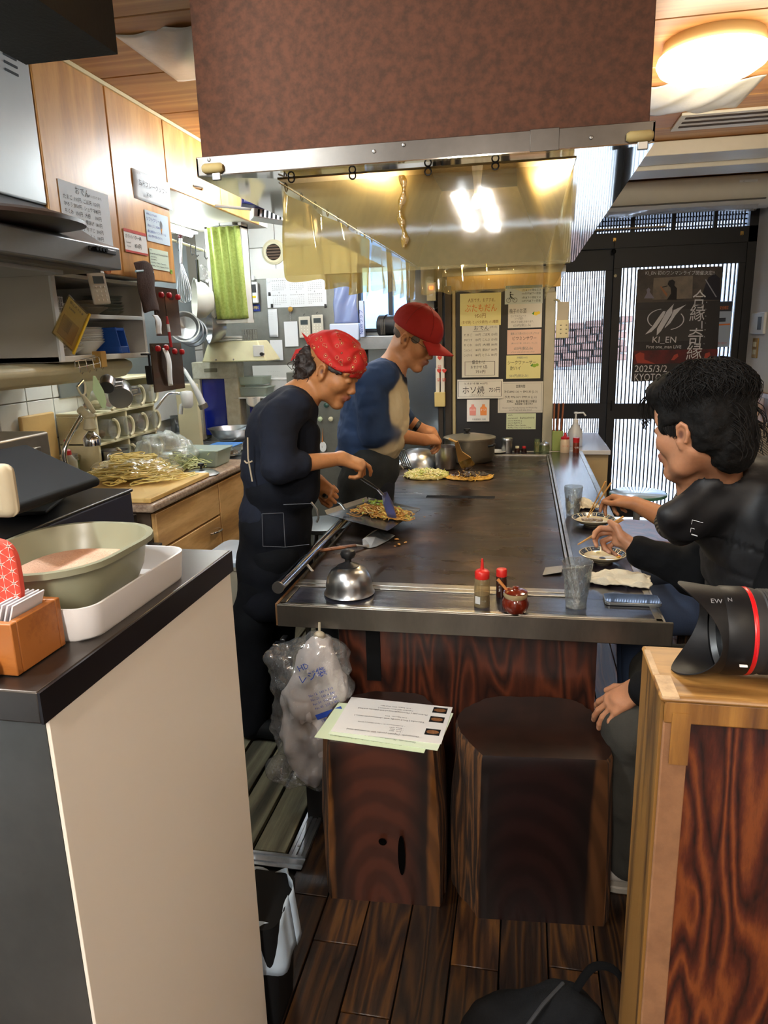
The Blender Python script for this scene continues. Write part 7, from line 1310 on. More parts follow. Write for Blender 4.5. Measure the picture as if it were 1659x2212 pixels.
for px, py in ((451, 345), (872, 313), (808, 327), (1277, 297)): p = P(px, py, y=oy0-.001); MB(frame((1, 0, 0), (0, -1, 0), p)).lathe([(.005, 0), (.004, .002), (0, .003)], 10).obj('rivet', STEELB, hd_)
FOAM = mat('cream foam guard', '#b39c64', .7, var=.15)
for px0, py0, px1, py1, lab in ((432, 357, 484, 368, 'left'), (1350, 294, 1416, 292, 'right')):
    a, b = P(px0, py0, y=oy0-.01), P(px1, py1, y=oy0-.01); z_ = (a.z+b.z)/2
    g = MB().tube([(a.x+.004, oy0-.004, z_), (a.x+.012, oy0-.004, z_), (b.x-.012, oy0-.004, z_), (b.x-.004, oy0-.004, z_)], [.008, .013, .013, .008], 14).obj('corner_guard', FOAM, hd_)
    MB().box(((a.x+b.x)/2-.004, oy0-.006, z_-.03), ((a.x+b.x)/2+.02, oy0+.004, z_)).obj('clip', STEELB, g, bev=.002)
# bulbs inside the hood
for i, (x, y, lab) in enumerate(((.08, 2.34, 'glowing warm bulb inside the hood, near end'), (-.25, 3.9, 'glowing warm bulb inside the hood, far end'))):
    q = thing('hood_bulb', lab, 'bulb', (x, y, 2.2)); MB(T(x, y, 2.05 if i == 0 else 2.14)).lathe([(0, 0), (.02, .008), (.03, .03), (.026, .055), (.013, .075)], 20, cap=(0, 0)).obj('bulb', mat('lit warm bulb', '#ffc060', .3, emit=30), q)
    MB(T(x, y, 2.12 if i == 0 else 2.21)).lathe([(.016, 0), (.018, .04), (.03, .15)], 16).obj('socket', mat('porcelain', '#d8d4c8', .4), q)
# clear vinyl curtains on rings
VNL = film('amber vinyl', '#f0dc98', .08, .05, veil=.4, vcol='#e8c868', bmp=.1, bs=9, stretch=(3, 3, .7)); VN2 = film('clear vinyl', '#ece6cc', .10, .05, veil=.17, vcol='#d0c088', bmp=.05, bs=5)
zb_ = P(900, 583, y=iy0).z; fx0_, fx1_ = P(612, 500, y=iy0).x, P(1236, 460, y=iy0).x
def hang(name, lab, x0, y0, x1, y1, z1, z0, m, fold=0, nf=8, n=90, sag=0, wob=.004):
    d = Vector((x1-x0, y1-y0, 0)); L = d.length; d.normalize(); nn = Vector((-d.y, d.x, 0))
    f = lambda u, v: tuple(Vector((x0, y0, 0))+d*(u*L+fold*.35*math.sin(u*nf*2*PI*2+1))+nn*(fold*(.45+.55*v)*math.sin(u*nf*2*PI+.6*math.sin(v*2+u*5))+wob*math.sin(v*3+u*6))+Vector((0, 0, z1-(z1-z0)*v-sag*v*math.sin(u*PI*1.0)-.01*math.sin(u*nf*2*PI)*v*(fold > .01))))
    o = MB().grid(f, n, 14).obj(name, m); return tag(o, lab, 'vinyl curtain')
zr = ZH-.012; sx0 = P(868, 400, y=iy0).x
hang('vinyl_sheet', 'wide clear amber vinyl sheet hanging at the front of the hood', fx0_, iy0+.005, fx1_, iy0+.005, zr, zb_, VN2, 0, 3, wob=0)
yy = P(820, 510, z=zr).y; xl = ix0+.004
hang('vinyl_curtain', 'pleated yellowed vinyl curtain along the left side of the hood', xl, iy0+.03, xl, min(yy, 3.3)+.1, zr-.01, 1.70, VNL, .022, 3.2, 140)
hang('vinyl_curtain', 'paler far vinyl curtain on the left side of the hood', xl, min(yy, 3.3)+.13, xl, 4.6, zr-.01, 1.74, VN2, .02, 5, 80)
hang('vinyl_side_sheet', 'smooth clear vinyl sheet along the right side of the hood', ix1-.004, iy0+.02, ix1-.004, 4.6, zr, 1.72, VN2, .004, 2, 60)
hang('vinyl_back_sheet', 'clear vinyl sheet across the far end of the hood', ix0+.03, 4.66, ix1-.02, 4.66, zr, 1.78, VN2, .012, 5, 80)
tag(MB().grid(lambda u, v: (sx0+.006*math.sin(v*9)+(u-.5)*(.016+.006*math.sin(v*23)), iy0-.002-.006*math.sin(u*PI), zr-(zr-zb_-.06)*v), 5, 40).obj('tape_seam', film('crumpled seam tape', '#e4cf8c', .35, .1, veil=.45, vcol='#b08c3c', bmp=1)), 'crumpled amber tape seam down the front vinyl sheet', 'tape')
rp = tag(MB().cyl((ix0+.004, iy0, zr+.004), (ix0+.004, 4.6, zr+.004), .0025, 6).obj('curtain_wire', STEELB), 'thin wire carrying the side vinyl curtain', 'wire')
def ring(x, y, z, lab, grp, m, r=.011, i=0): tag(MB().tube([(x+(r*math.cos(t*.628) if grp[0] == 'f' else 0), y+(0 if grp[0] == 'f' else r*math.cos(t*.628)), z+r*math.sin(t*.628)) for t in range(10)], .0022, 6, closed=True).obj('curtain_ring', m), lab+', '+OR[i]+' one', 'ring', grp)
for i, (px, py) in enumerate(((630, 387), (762, 380), (925, 371), (1070, 359))): p = P(px, py, y=iy0-.004); ring(p.x, iy0-.006, p.z, 'dark ring holding the top of the front vinyl sheet', 'front sheet rings', BLK, .009, i); MB
for k in range(9): ring(xl, iy0+.06+k*.15, zr+.002, 'dark ring holding the pleated side vinyl curtain', 'side curtain rings', mat('dark ring', '#5a4a30', .4, .6), i=k)
# =============== people ===============
def hframe(ear_px, Y, az, pitch, roll=0, sc=1.0, side=-1):
    """head frame: x forward, y left, z up; the near ear (side -1 = right ear) lands on the pixel at depth Y"""
    f = Vector((math.sin(az)*math.cos(pitch), math.cos(az)*math.cos(pitch), -math.sin(pitch))); l = Vector((0, 0, 1)).cross(f).normalized(); u = f.cross(l)
    if roll: l, u = l*math.cos(roll)+u*math.sin(roll), u*math.cos(roll)-l*math.sin(roll)
    e = P(*ear_px, y=Y)-(f*(-.008)+l*(.080*side)+u*(-.008))*sc
    return Matrix(((f.x, l.x, u.x, e.x), (f.y, l.y, u.y, e.y), (f.z, l.z, u.z, e.z), (0, 0, 0, 1)))
def head(s, M, sc, skin, lip, female=False, brow='#2a1c16'):
    s.M = np.array(M); q = lambda *a: V3(*a)*sc; K = lambda k: k*sc
    def E(c, r, col=skin, k=.012): s.add(pel(q(*c), q(*r)), col, K(k))
    def R(a, b, r1, r2=None, col=skin, k=.01): s.add(prc(q(*a), q(*b), r1*sc, (r2 or r1)*sc), col, K(k))
    E((-.014, 0, .038), (.094, .074, .082), k=.0); E((.028, 0, -.02), (.062, .060, .082), k=.02); E((-.005, 0, -.035), (.07, .062, .06), k=.02)
    for y in (-1, 1):
        R((-.012, .054*y, -.045), (.022, .044*y, -.078), .020, .018, k=.03); R((.022, .044*y, -.08), (.068, .010*y, -.102), .017, .016, k=.026)
        E((.058, .038*y, -.026), (.026, .024, .024), k=.026); R((.082, .012*y, .022), (.066, .050*y, .022), .012, .011, k=.012)
    E((.066, 0, .045), (.032, .052, .040), k=.02); E((.078, 0, -.100), (.018, .020, .016), k=.014); E((.078, 0, -.062), (.022, .028, .026), k=.014)
    for y in (-1, 1): s.sub(pel(q(.094, .031*y, .003), q(.014, .018, .012)), None, K(.012))
    R((.082, 0, .012), (.101, 0, -.030), .0085, .0115, k=.010); E((.103, 0, -.033), (.0115, .0120, .0100), k=.006)
    for y in (-1, 1): E((.098, .012*y, -.038), (.0105, .008, .0078), k=.006); s.sub(pel(q(.104, .006*y, -.046), q(.005, .003, .003)), None, K(.002))
    R((.101, -.011, -.0585), (.101, .011, -.0585), .0048, k=.005, col=lip); R((.098, -.0125, -.0685), (.098, .0125, -.0685), .0056, k=.005, col=lip)
    for y in (-1, 1): R((.100, .010*y, -.0585), (.091, .023*y, -.062), .0045, .002, k=.005, col=lip); R((.097, .011*y, -.068), (.091, .022*y, -.063), .0045, .002, k=.005, col=lip)
    s.sub(prc(q(.108, -.018, -.0632), q(.108, .018, -.0632), .0014*sc), None, K(.003))
    for y in (-1, 1):   # lids over lowered eyes, brows, ears
        E((.081, .031*y, .001), (.0125, .0155, .0115), k=.004); s.paint(prc(q(.093, .021*y, -.005), q(.0875, .043*y, -.006), .0014*sc), '#1a100c', .0045*sc); s.paint(prc(q(.0915, .022*y, -.0085), q(.087, .040*y, -.0085), .0014*sc), '#d8c8b8', .002*sc)
        s.paint(prc(q(.093, .018*y, .022), q(.078, .050*y, .024), .0035*sc), brow, .004*sc)
        E((-.008, .074*y, -.008), (.018, .010, .030), k=.006); R((.004, .078*y, -.026), (.002, .076*y, -.038), .0075, .006, k=.006)
        pts = [(.004, .0), (.001, .018), (-.008, .024), (-.019, .017), (-.022, .0), (-.015, -.018)]
        for a, b in zip(pts, pts[1:]): R((a[0], .083*y, a[1]-.008), (b[0], .085*y, b[1]-.008), .0042, k=.004)
        s.sub(pel(q(-.006, .090*y, -.006), q(.0085, .0085, .014)), None, K(.004)); s.paint(pel(q(-.004, .083*y, -.008), q(.006, .01, .009)), '#5a3222', .006*sc)
    s.M = None
def hand(s, w, d, n, side, skin, curl=((20, 30, 20),)*4, thumb=((.6, .7, -.35), (.85, .35, -.4)), sc=1.0, spread=.06):
    """w wrist, d towards the knuckles, n out of the back of the hand, side +1 thumb on the n x d side"""
    d = Vector(d).normalized(); n = Vector(n); n = (n-d*n.dot(d)).normalized(); y = n.cross(d)*side
    X = lambda a, b, c: np.array(Vector(w)+(d*a+y*b+n*c)*sc)
    A = lambda p, q_, r1, r2, k=.008: s.add(prc(p, q_, r1*sc, r2*sc), skin, k)
    ky = (.027, .009, -.010, -.027); kx = (.088, .092, .086, .077); Ls = ((.040, .024, .020), (.044, .028, .021), (.040, .026, .020), (.031, .020, .018))
    for i in range(4): A(X(-.004, ky[i]*.45, 0), X(kx[i], ky[i], .002), .0185, .0105, .012)
    s.add(pel(X(.05, 0, -.006), np.array([.03, .03, .015])*1.0*sc), skin, .012)
    tips = []
    for i in range(4):
        p = Vector(X(kx[i], ky[i], .001)); th = 0; sp_ = math.radians(spread*57*(1.5-i)); cu = curl[i % len(curl)]
        for j, L in enumerate(Ls[i]):
            th += math.radians(cu[j]); v = (d*math.cos(th)*math.cos(sp_)+y*math.sin(sp_)-n*math.sin(th)).normalized(); e = p+v*L*sc
            A(np.array(p), np.array(e), (.0095, .0086, .0078)[j]*(.92 if i == 3 else 1), (.0086, .0078, .0066)[j]*(.92 if i == 3 else 1), .0025); p = e
        tips.append((p, v)); s.paint(pel(np.array(p+(d*math.sin(th)+n*math.cos(th))*.0065*sc-v*.004*sc), np.array([.0052]*3)*sc), '#d9a48c', .003)
    p = Vector(X(.018, .022, -.008)); m = Vector(X(.045, .036, -.014))
    A(np.array(p), np.array(m), .017, .013, .014)
    for (a, b, c), L, r in zip(thumb, (.036, .030), ((.0125, .0105), (.0105, .0085))):
        v = (d*a+y*b+n*c).normalized(); e = m+v*L*sc; A(np.array(m), np.array(e), *r, .004); m = e
    tips.append((m, v)); return tips
def legs(pts, r):
    s = SDF(.009, .03)
    for a, b, ra, rb in pts: s.add(prc(np.array(a), np.array(b), ra, rb), r)
    return s
def fold(amp, f=(9, 9, 16), seed=0, f2=40): return lambda V, n: amp*vnoise(V*np.array(f)+.35*vnoise(V, 6, seed+3)[:, None]*3, 1.0, seed)+amp*.35*vnoise(V, f2, seed+5)
SK = lambda c: vcol('skin '+c, .5, .12, 260, .12, .06)
J = lambda px, py, Y: np.array(P(px, py, y=Y))
def person(lab, loc): return thing('person', lab, 'person', loc)
# ---------- woman with the red bandana ----------
Yw = 2.45; SKW, LIP = '#b07648', '#84453c'
pw = person('woman in a red paisley bandana and black apron leaning over the griddle with two spatulas', (-1.0, 2.42, 0)); HW = hframe((694, 801), Yw-.02, math.radians(97), math.radians(31), 0, 1.0)
s = SDF(.0032, .02); head(s, HW, 1.0, SKW, LIP, True)
hc = np.array(HW.translation); nb = J(642, 868, Yw+.02)
s.add(prc(hc+np.array(HW.to_3x3() @ Vector((-.03, 0, -.045))), nb, .050, .055), SKW, .02)
chest = J(615, 940, Yw+.02); s.add(prc(nb, chest, .07, .085), SKW, .04)
shR, elR, wrR = J(604, 905, Yw-.16), J(601, 1008, Yw-.20), J(738, 990, Yw-.04); shL, elL, wrL = J(628, 900, Yw+.19), J(622, 1020, Yw+.26), J(686, 1040, Yw+.20)
for sh, el, wr in ((shR, elR, wrR), (shL, elL, wrL)): s.add(prc(chest, sh, .06, .045), SKW, .03); s.add(prc(sh, el, .045, .036), SKW, .02); s.add(prc(el, wr, .037, .0235), SKW, .02)
s.add(prc(chest, J(597, 1060, Yw), .09, .085), SKW, .04)
kR = J(785, 1007, Yw+.0); tipW = hand(s, wrR, kR-wrR, (.25, -.35, .9), 1, SKW, ((18, 28, 22), (62, 60, 30), (70, 66, 30), (74, 66, 30)), ((.75, .35, -.75), (.9, -.1, -.45)), .95)
tipL = hand(s, wrL, J(712, 1068, Yw+.17)-wrL, (-.2, -.85, .5), -1, SKW, ((60, 70, 35), (66, 74, 35), (70, 74, 35), (74, 74, 35)), ((.8, .25, -.2), (.9, -.15, -.3)), .92)
body = s.data(base=SKW)
lg = legs([(J(590, 1180, Yw-.08), (-.985, 2.36, .50), .06, .055), ((-.985, 2.36, .50), (-1.03, 2.37, .07), .062, .045), (J(600, 1180, Yw+.09), (-.955, 2.55, .50), .06, .055), ((-.955, 2.55, .50), (-1.0, 2.55, .07), .062, .045), (J(597, 1060, Yw), J(595, 1170, Yw), .08, .09)], SKW)
joined('body', [body, lg.data(base=SKW)], SK('woman'), pw)
s = SDF(.006, .03); dk = '#15171f'
s.add(prc(J(632, 885, Yw), J(612, 930, Yw), .085, .115), dk, .03); s.add(pel(J(610, 930, Yw), (.115, .175, .13)), dk, .04); s.add(prc(J(634, 880, Yw-.11), J(634, 880, Yw+.13), .062), dk, .05); s.add(pel(J(590, 1010, Yw), (.11, .16, .15)), dk, .05); s.add(pel(J(592, 1110, Yw), (.12, .17, .13)), dk, .05)
for sh, el, wr in ((shR, elR, wrR), (shL, elL, wrL)): s.add(prc(sh, el, .066, .058), dk, .035); s.add(prc(el, el+(wr-el)*.30, .056, .050), dk, .02)
s.sub(prc(hc+np.array(HW.to_3x3() @ Vector((-.03, 0, -.07))), nb+np.array((.012, 0, .01)), .060), None, .006)
s.obj('shirt', mat('navy black jersey', '#10131d', .9, bmp=.15, bs=240, col2='#171d2c', vs=5, spec=.3), pw, disp=fold(.0035, (14, 14, 40), 3, 60), relax=2)
s = SDF(.007, .03)
for (px, py, r) in ((604, 1050, (.118, .17, .10)), (597, 1130, (.130, .185, .13)), (594, 1210, (.14, .185, .14)), (592, 1280, (.135, .185, .12))): s.add(pel(J(px, py, Yw), r), None, .05)
s.add(prc(J(655, 935, Yw-.07), J(648, 1060, Yw-.08), .055, .07), None, .04); s.add(prc(J(660, 935, Yw+.07), J(650, 1060, Yw+.07), .055, .07), None, .04)
s.sub(pbx(J(592, 1310, Yw)+np.array((0, 0, -.13)), (.3, .3, .13)), None, .004)
ap = s.obj('apron', mat('black denim apron', '#07080c', .9, bmp=.2, bs=300, col2='#0c0f18', vs=4, spec=.2), pw, disp=fold(.003, (16, 16, 4), 7), relax=1)
PIP = mat('cream piping', '#b8a78c', .7)
MB().tube([P(*p, y=Yw-.19) for p in ((545, 1040), (536, 990), (535, 945))], .0028, 6).obj('apron_tie', PIP, ap); MB().tube(smoothpath([P(*p, y=Yw-.19) for p in ((528, 995), (533, 1000), (541, 998), (545, 996))]), .0028, 6).obj('apron_tie', PIP, ap)
mb = MB()
for a, b in (((566, 1110), (612, 1108)), ((612, 1108), (616, 1182)), ((566, 1110), (568, 1180)), ((568, 1180), (616, 1182)), ((612, 1090), (672, 1088)), ((616, 1182), (668, 1176))): mb.cyl(P(*a, y=Yw-.192), P(*b, y=Yw-.192), .0011, 4)
mb.obj('stitching', mat('grey thread', '#5a5c62', .8), ap); MB().tube([P(*p, y=Yw-.15) for p in ((672, 1085), (684, 1100), (688, 1118), (684, 1128))], .004, 6).obj('towel_ring', STEELB, ap)
s = legs([(J(590, 1200, Yw-.08), (-.985, 2.36, .50), .10, .078), ((-.985, 2.36, .50), (-1.02, 2.365, .06), .076, .062), (J(600, 1200, Yw+.09), (-.955, 2.55, .50), .10, .078), ((-.955, 2.55, .50), (-.99, 2.55, .06), .076, .062)], None); s.obj('trousers', mat('dark navy trousers', '#07090e', .9, bmp=.2, bs=200, spec=.2), pw, disp=fold(.004, (10, 10, 14), 1))
for fx, fy in ((-1.0, 2.36), (-.97, 2.55)): SDF(.006, .02).add(prc((fx-.04, fy, .05), (fx+.10, fy-.01, .042), .042, .036)).sub(pbx((fx, fy, -.05), (.3, .2, .052))).obj('shoe', BLKM, pw)
HB = mat('dark brown hair', '#1c120e', .6, bmp=.6, bs=120, col2='#2f211a', vs=60)
s = SDF(.0045, .02); s.M = np.array(HW)
for c, r in (((-.075, -.035, -.045), (.036, .036, .046)), ((-.088, -.005, -.03), (.038, .06, .05)), ((-.060, -.060, -.035), (.026, .018, .040)), ((-.10, -.01, -.005), (.03, .05, .045)), ((-.072, -.03, -.085), (.026, .034, .026)), ((.030, -.066, .018), (.030, .010, .014))): s.add(pel(V3(*c), V3(*r)), None, .02)
hr = s.obj('hair', HB, pw, disp=lambda V, n: .007*vnoise(V, 55, 2)+.004*vnoise(V, 120, 3)); rr = random.Random(6); mb = MB(HW)
for k in range(90):
    a = rr.random()*6.28; b = Vector((-.075+rr.uniform(-.03, .03), rr.uniform(-.07, .03), rr.uniform(-.06, .02))); o_ = Vector((math.cos(a), rr.uniform(-1, .2), math.sin(a))).normalized()
    mb.tube(smoothpath([b, b+o_*.02+Vector((0, 0, -.01)), b+o_*.03+Vector((rr.uniform(-.01, .01), 0, -.03)), b+o_*.012+Vector((0, 0, -.04))], 3), .0011, 4)
mb.obj('curl', HB, hr)['kind'] = 'stuff'
# bandana
m_, nt, b_ = newmat('red paisley cotton'); co = coord(nt, (1, 1, 1)); vo = N(nt, 'TexVoronoi', i_Scale=42.0); ns = N(nt, 'TexNoise', i_Scale=30.0, i_Detail=2.0); nt.links.new(co, ns.inputs['Vector']); va = N(nt, 'VectorMath', operation='SCALE'); va.inputs['Scale'].default_value = .012; nt.links.new(ns.outputs['Color'], va.inputs[0]); vb = N(nt, 'VectorMath', operation='ADD'); nt.links.new(co, vb.inputs[0]); nt.links.new(va.outputs[0], vb.inputs[1]); nt.links.new(vb.outputs[0], vo.inputs['Vector'])
nt.links.new(ramp(nt, vo.outputs['Distance'], [(.0, '#e8c070'), (.10, '#e8c070'), (.13, '#2a0f0c'), (.20, '#b81a12'), (.27, '#b81a12'), (.30, '#dc8a60'), (.33, '#2a0f0c'), (.36, '#c11c14'), (1, '#b01810')]), b_.inputs['Base Color']); b_.inputs['Roughness'].default_value = .75
s = SDF(.004, .01); s.M = np.array(HW); s.add(pel(V3(-.004, 0, .045), V3(.113, .084, .088)), None, 0); s.sub(pbx(V3(.02, 0, -.065), V3(.20, .2, .085), 0, Matrix.Rotation(math.radians(3), 3, 'Y')), None, .006); s.sub(pbx(V3(-.12, 0, -.06), V3(.09, .2, .10), 0, Matrix.Rotation(math.radians(28), 3, 'Y')), None, .006)
s.add(prc(V3(-.092, 0, .045), V3(-.115, 0, .050), .030, .016), None, .03)
bn = s.obj('bandana', m_, pw, disp=lambda V, n: .0028*vnoise((V-hc) @ np.array(HW.to_3x3()), 1, 0)*0+.003*np.sin(vnoise(V, 14, 2)*9+((V-hc) @ np.array(HW.to_3x3()))[:, 2]*90))
RB = mat('plain red cotton', '#b5170f', .75)
slab2 = lambda nm_, pts, th=.003: MB(HW).add(pts, [tuple(range(len(pts)))]).obj(nm_, RB, bn, solid=th)
slab2('tail', [(-.085, -.01, .100), (-.070, -.035, .062), (-.118, -.02, .040), (-.122, -.01, .070)], .006); slab2('tail', [(-.112, -.01, .048), (-.155, -.03, .060), (-.118, -.015, .030)]); slab2('tail', [(-.11, -.01, .03), (-.145, -.03, -.005), (-.142, -.035, -.05), (-.125, -.03, -.02), (-.10, -.02, .015)])
# ---------- spatulas of the woman ----------
ip = Vector(tipW[0][0]); q = thing('turner', 'broad steel spatula scraping the noodles, held by the woman in her right hand', 'spatula', ip)
a, b, c_ = P(776, 1030, y=Yw+.02), P(815, 1056, y=Yw+.12), P(826, 1068, y=Yw+.16); MB().tube([a, a.lerp(b, .5), b], [.007, .0085, .006], 10, flat=.7).obj('handle', BLK, q); MB().tube([b, c_], [.006, .008], 8, flat=.5).obj('neck', STEEL, q)
bl = [P(x, y, y=Yw+.17+dy) for x, y, dy in ((824, 1066, 0), (836, 1062, .01), (848, 1085, .06), (857, 1118, .12), (840, 1124, .13), (828, 1090, .06))]; MB().add(bl, [tuple(range(6))]).obj('blade', mat('bluish steel', '#8e96c8', .3, .8), q, solid=.0016)
q = thing('turner', 'steel spatula gripped in the left hand of the woman under the tray', 'spatula', P(716, 1078, y=Yw+.17)); a, b, c_ = P(700, 1070, y=Yw+.14), P(724, 1084, y=Yw+.22), P(745, 1100, y=Yw+.30); MB().tube([a, b], .008, 10).obj('handle', BLK, q); MB().tube(smoothpath([b, (b+c_)/2+Vector((0, 0, .01)), c_]), .007, 8, flat=.4).obj('neck', STEEL, q)
# ---------- man with the red cap ----------
Ym = 3.28; SKM = '#b47a50'; HM = hframe((874, 733), Ym-.02, math.radians(103), math.radians(30), 0, 1.08)
pm_ = person('man in a red cap and blue and cream raglan shirt holding a wooden spatula', (-.85, 3.3, 0))
s = SDF(.0034, .02); head(s, HM, 1.08, SKM, '#8c5544', brow='#8a7260'); hm = np.array(HM.translation); nm2 = J(838, 812, Ym+.03); ch = J(815, 875, Ym+.02)
s.add(prc(hm+np.array(HM.to_3x3() @ Vector((-.035, 0, -.05))), nm2, .056, .062), SKM, .02); s.add(prc(nm2, ch, .08, .10), SKM, .04)
sR, eR, wR = J(800, 822, Ym-.17), J(806, 932, Ym-.18), J(915, 950, Ym+.10); sL, eL, wL = J(828, 822, Ym+.20), J(858, 892, Ym+.28), J(907, 925, Ym+.30)
for sh, el, wr in ((sR, eR, wR), (sL, eL, wL)): s.add(prc(ch, sh, .07, .05), SKM, .03); s.add(prc(sh, el, .05, .042), SKM, .02); s.add(prc(el, wr, .043, .029), SKM, .02)
s.add(prc(ch, J(800, 960, Ym), .10, .10), SKM, .04)
tipM = hand(s, wR, J(953, 950, Ym+.20)-wR, (.15, -.55, .8), 1, SKM, ((34, 44, 25), (44, 52, 28), (50, 54, 28), (54, 56, 28)), ((.85, .30, -.5), (.95, -.1, -.35)), 1.04)
hand(s, wL, J(938, 935, Ym+.33)-wL, (.1, -.5, .8), -1, SKM, ((30, 50, 30), (40, 50, 30), (45, 50, 30), (50, 50, 30)), ((.85, .25, -.4), (.95, -.05, -.3)), 1.0)
lg = legs([(J(800, 960, Ym), J(800, 1000, Ym), .10, .12), (J(798, 1000, Ym-.09), (-.88, Ym-.1, .5), .10, .07), ((-.88, Ym-.1, .5), (-.9, Ym-.1, .08), .065, .05), (J(812, 1000, Ym+.1), (-.85, Ym+.1, .5), .10, .07), ((-.85, Ym+.1, .5), (-.87, Ym+.1, .08), .065, .05)], SKM)
joined('body', [s.data(base=SKM), lg.data(base=SKM)], SK('man'), pm_)
s = SDF(.006, .03); bl_, cr = '#22395c', '#c9b792'
s.add(prc(nm2, ch, .085, .12), bl_, .03); s.add(prc(J(822, 812, Ym-.13), J(822, 812, Ym+.15), .07), bl_, .05); s.add(pel(ch-np.array((.045, 0, 0)), (.12, .20, .16)), bl_, .05); s.add(pel(ch+np.array((.055, -.02, -.01)), (.095, .165, .18)), cr, .05)
s.add(pel(J(785, 940, Ym), (.12, .19, .15)), bl_, .05); s.add(pel(J(830, 935, Ym-.02), (.10, .16, .14)), cr, .05); s.add(pel(J(772, 985, Ym), (.11, .17, .06)), bl_, .05)
for sh, el, wr in ((sR, eR, wR), (sL, eL, wL)): s.add(prc(sh, el, .072, .066), bl_, .03); s.add(prc(el, el+(wr-el)*.26, .064, .056), bl_, .02)
s.sub(prc(hm+np.array(HM.to_3x3() @ Vector((-.03, 0, -.08))), nm2+np.array((.02, 0, .01)), .068), None, .006); s.paint(prc(nm2+np.array((.02, 0, .01)), nm2+np.array((.021, 0, .01)), .088), '#111a30', .01)
s.obj('shirt', vcol('raglan jersey', .85, .12, 240), pm_, disp=fold(.0045, (13, 13, 34), 13, 60), relax=2, base=bl_, soft=.0035)
s = SDF(.008, .03)
for a, b, ra, rb in ((J(800, 965, Ym), J(800, 1010, Ym), .125, .14), (J(796, 1000, Ym-.09), (-.88, Ym-.1, .5), .115, .085), ((-.88, Ym-.1, .5), (-.9, Ym-.1, .06), .083, .07), (J(812, 1000, Ym+.1), (-.85, Ym+.1, .5), .115, .085), ((-.85, Ym+.1, .5), (-.87, Ym+.1, .06), .083, .07)): s.add(prc(a, b, ra, rb))
s.obj('trousers', mat('dark olive denim', '#1c2124', .85, bmp=.2, bs=200, col2='#2c3030', vs=5), pm_, disp=fold(.005, (9, 9, 12), 4))
s = SDF(.008, .02); s.add(pel(J(815, 1035, Ym), (.085, .16, .24))); s.obj('apron', mat('ink navy apron', '#0f1522', .85, bmp=.2, bs=200), pm_, disp=fold(.004, (12, 12, 4), 5))
for fy in (Ym-.1, Ym+.1): SDF(.008, .02).add(prc((-.93, fy, .05), (-.77, fy, .045), .045, .04)).sub(pbx((-.85, fy, -.05), (.3, .2, .052))).obj('shoe', BLKM, pm_)
RC = mat('faded red cap cotton', '#9a1714', .85, bmp=.15, bs=260, var=.12, vs=6); Q_ = np.array(HM); sc = 1.08
s = SDF(.0045, .01); s.M = Q_; s.add(pel(V3(-.006, 0, .050)*sc, V3(.116, .086, .096)*sc), None, 0); s.sub(pbx(V3(.0, 0, -.075)*sc, V3(.25, .2, .10)*sc, 0, Matrix.Rotation(math.radians(0), 3, 'Y')), None, .004); s.add(pel(V3(-.018, 0, .147)*sc, V3(.009, .009, .005)*sc), None, .003)
cap = s.obj('cap', RC, pm_, disp=lambda V, n: .0025*vnoise(V, 20, 4)+.001*vnoise(V, 60, 4))
MB(HM).grid(lambda u, v: tuple(Vector((.046+.056*math.cos((u-.5)*2.4)+v*(.088*math.cos((u-.5)*1.9)), (u-.5)*.160*(1-.1*v), .031-.004*v-.006*v*v-((u-.5)*2)**2*(.006+.030*v)))*sc), 22, 12).obj('brim', RC, cap, solid=.005)
for k in range(6): a = k*PI/3+.3; MB(HM).tube([tuple(Vector((-.006+.1165*math.cos(a)*math.cos(t), .0865*math.sin(a)*math.cos(t), .050+.0965*math.sin(t)))*sc) for t in [j*.15 for j in range(11)]], .0009, 4).obj('seam', mat('dark red thread', '#6e0f0e', .8), cap)
s = SDF(.004, .01); s.M = Q_; [s.add(pel(V3(*c)*sc, V3(*r)*sc), None, .01) for c, r in (((-.074, 0, .0), (.020, .052, .03)), ((-.05, -.052, -.005), (.022, .010, .02)), ((.028, -.064, .012), (.022, .006, .018)), ((.028, .064, .012), (.022, .006, .018)))]
s.obj('hair', mat('grey cropped hair', '#5a5048', .7, bmp=.5, bs=200), pm_)
WIRE = mat('spectacle wire', '#7a7468', .25, .9); mb = MB(HM); g = lambda x, y, z: tuple(Vector((x, y, z))*sc)
for y in (-1, 1): mb.tube([g(.108-.004*math.cos(t*.5), y*.031+.020*math.cos(t*.5), -.004+.014*math.sin(t*.5)) for t in range(13)], .0009, 5, closed=True); mb.tube([g(.106, y*.052, .0), g(.09, y*.068, .004), g(-.01, y*.084, .012)], .0011, 5)
mb.tube([g(.108, -.011, 0), g(.110, 0, .002), g(.108, .011, 0)], .0009, 5); gl = mb.obj('glasses', WIRE, pm_)
for y in (-1, 1): MB(HM).add([g(.1075, y*.031+.019*math.cos(t*.5), -.004+.013*math.sin(t*.5)) for t in range(12)], [tuple(range(12))]).obj('lens', film('spectacle lens', '#f4f4f0', .05, .02), gl)
w0, w1 = Vector(wL)+(Vector(wL)-Vector(eL)).normalized()*-.03, Vector(wL)+(Vector(wL)-Vector(eL)).normalized()*-.008; tag(MB(frame((w1-w0).cross(Vector((0, 0, 1))), (w1-w0), w0)).lathe([(.034, 0), (.036, .002), (.036, .018), (.034, .02)], 24, sy=.85, cap=(0, 0)).obj('watch', BLK, None, solid=.002), 'black watch on the left wrist of the man in the red cap', 'watch')
a, b = P(985, 955, y=Ym+.24), P(1005, 985, y=3.68); q = thing('wooden_spatula', 'pale wooden spatula dipped in dark sauce above the pancake', 'spatula', b); e = P(1018, 1012, y=3.80)
PW = mat('pale beech', '#d6a760', .5, var=.06); BS = mat('sauce soaked beech', '#2c120c', .2, coat=.5)
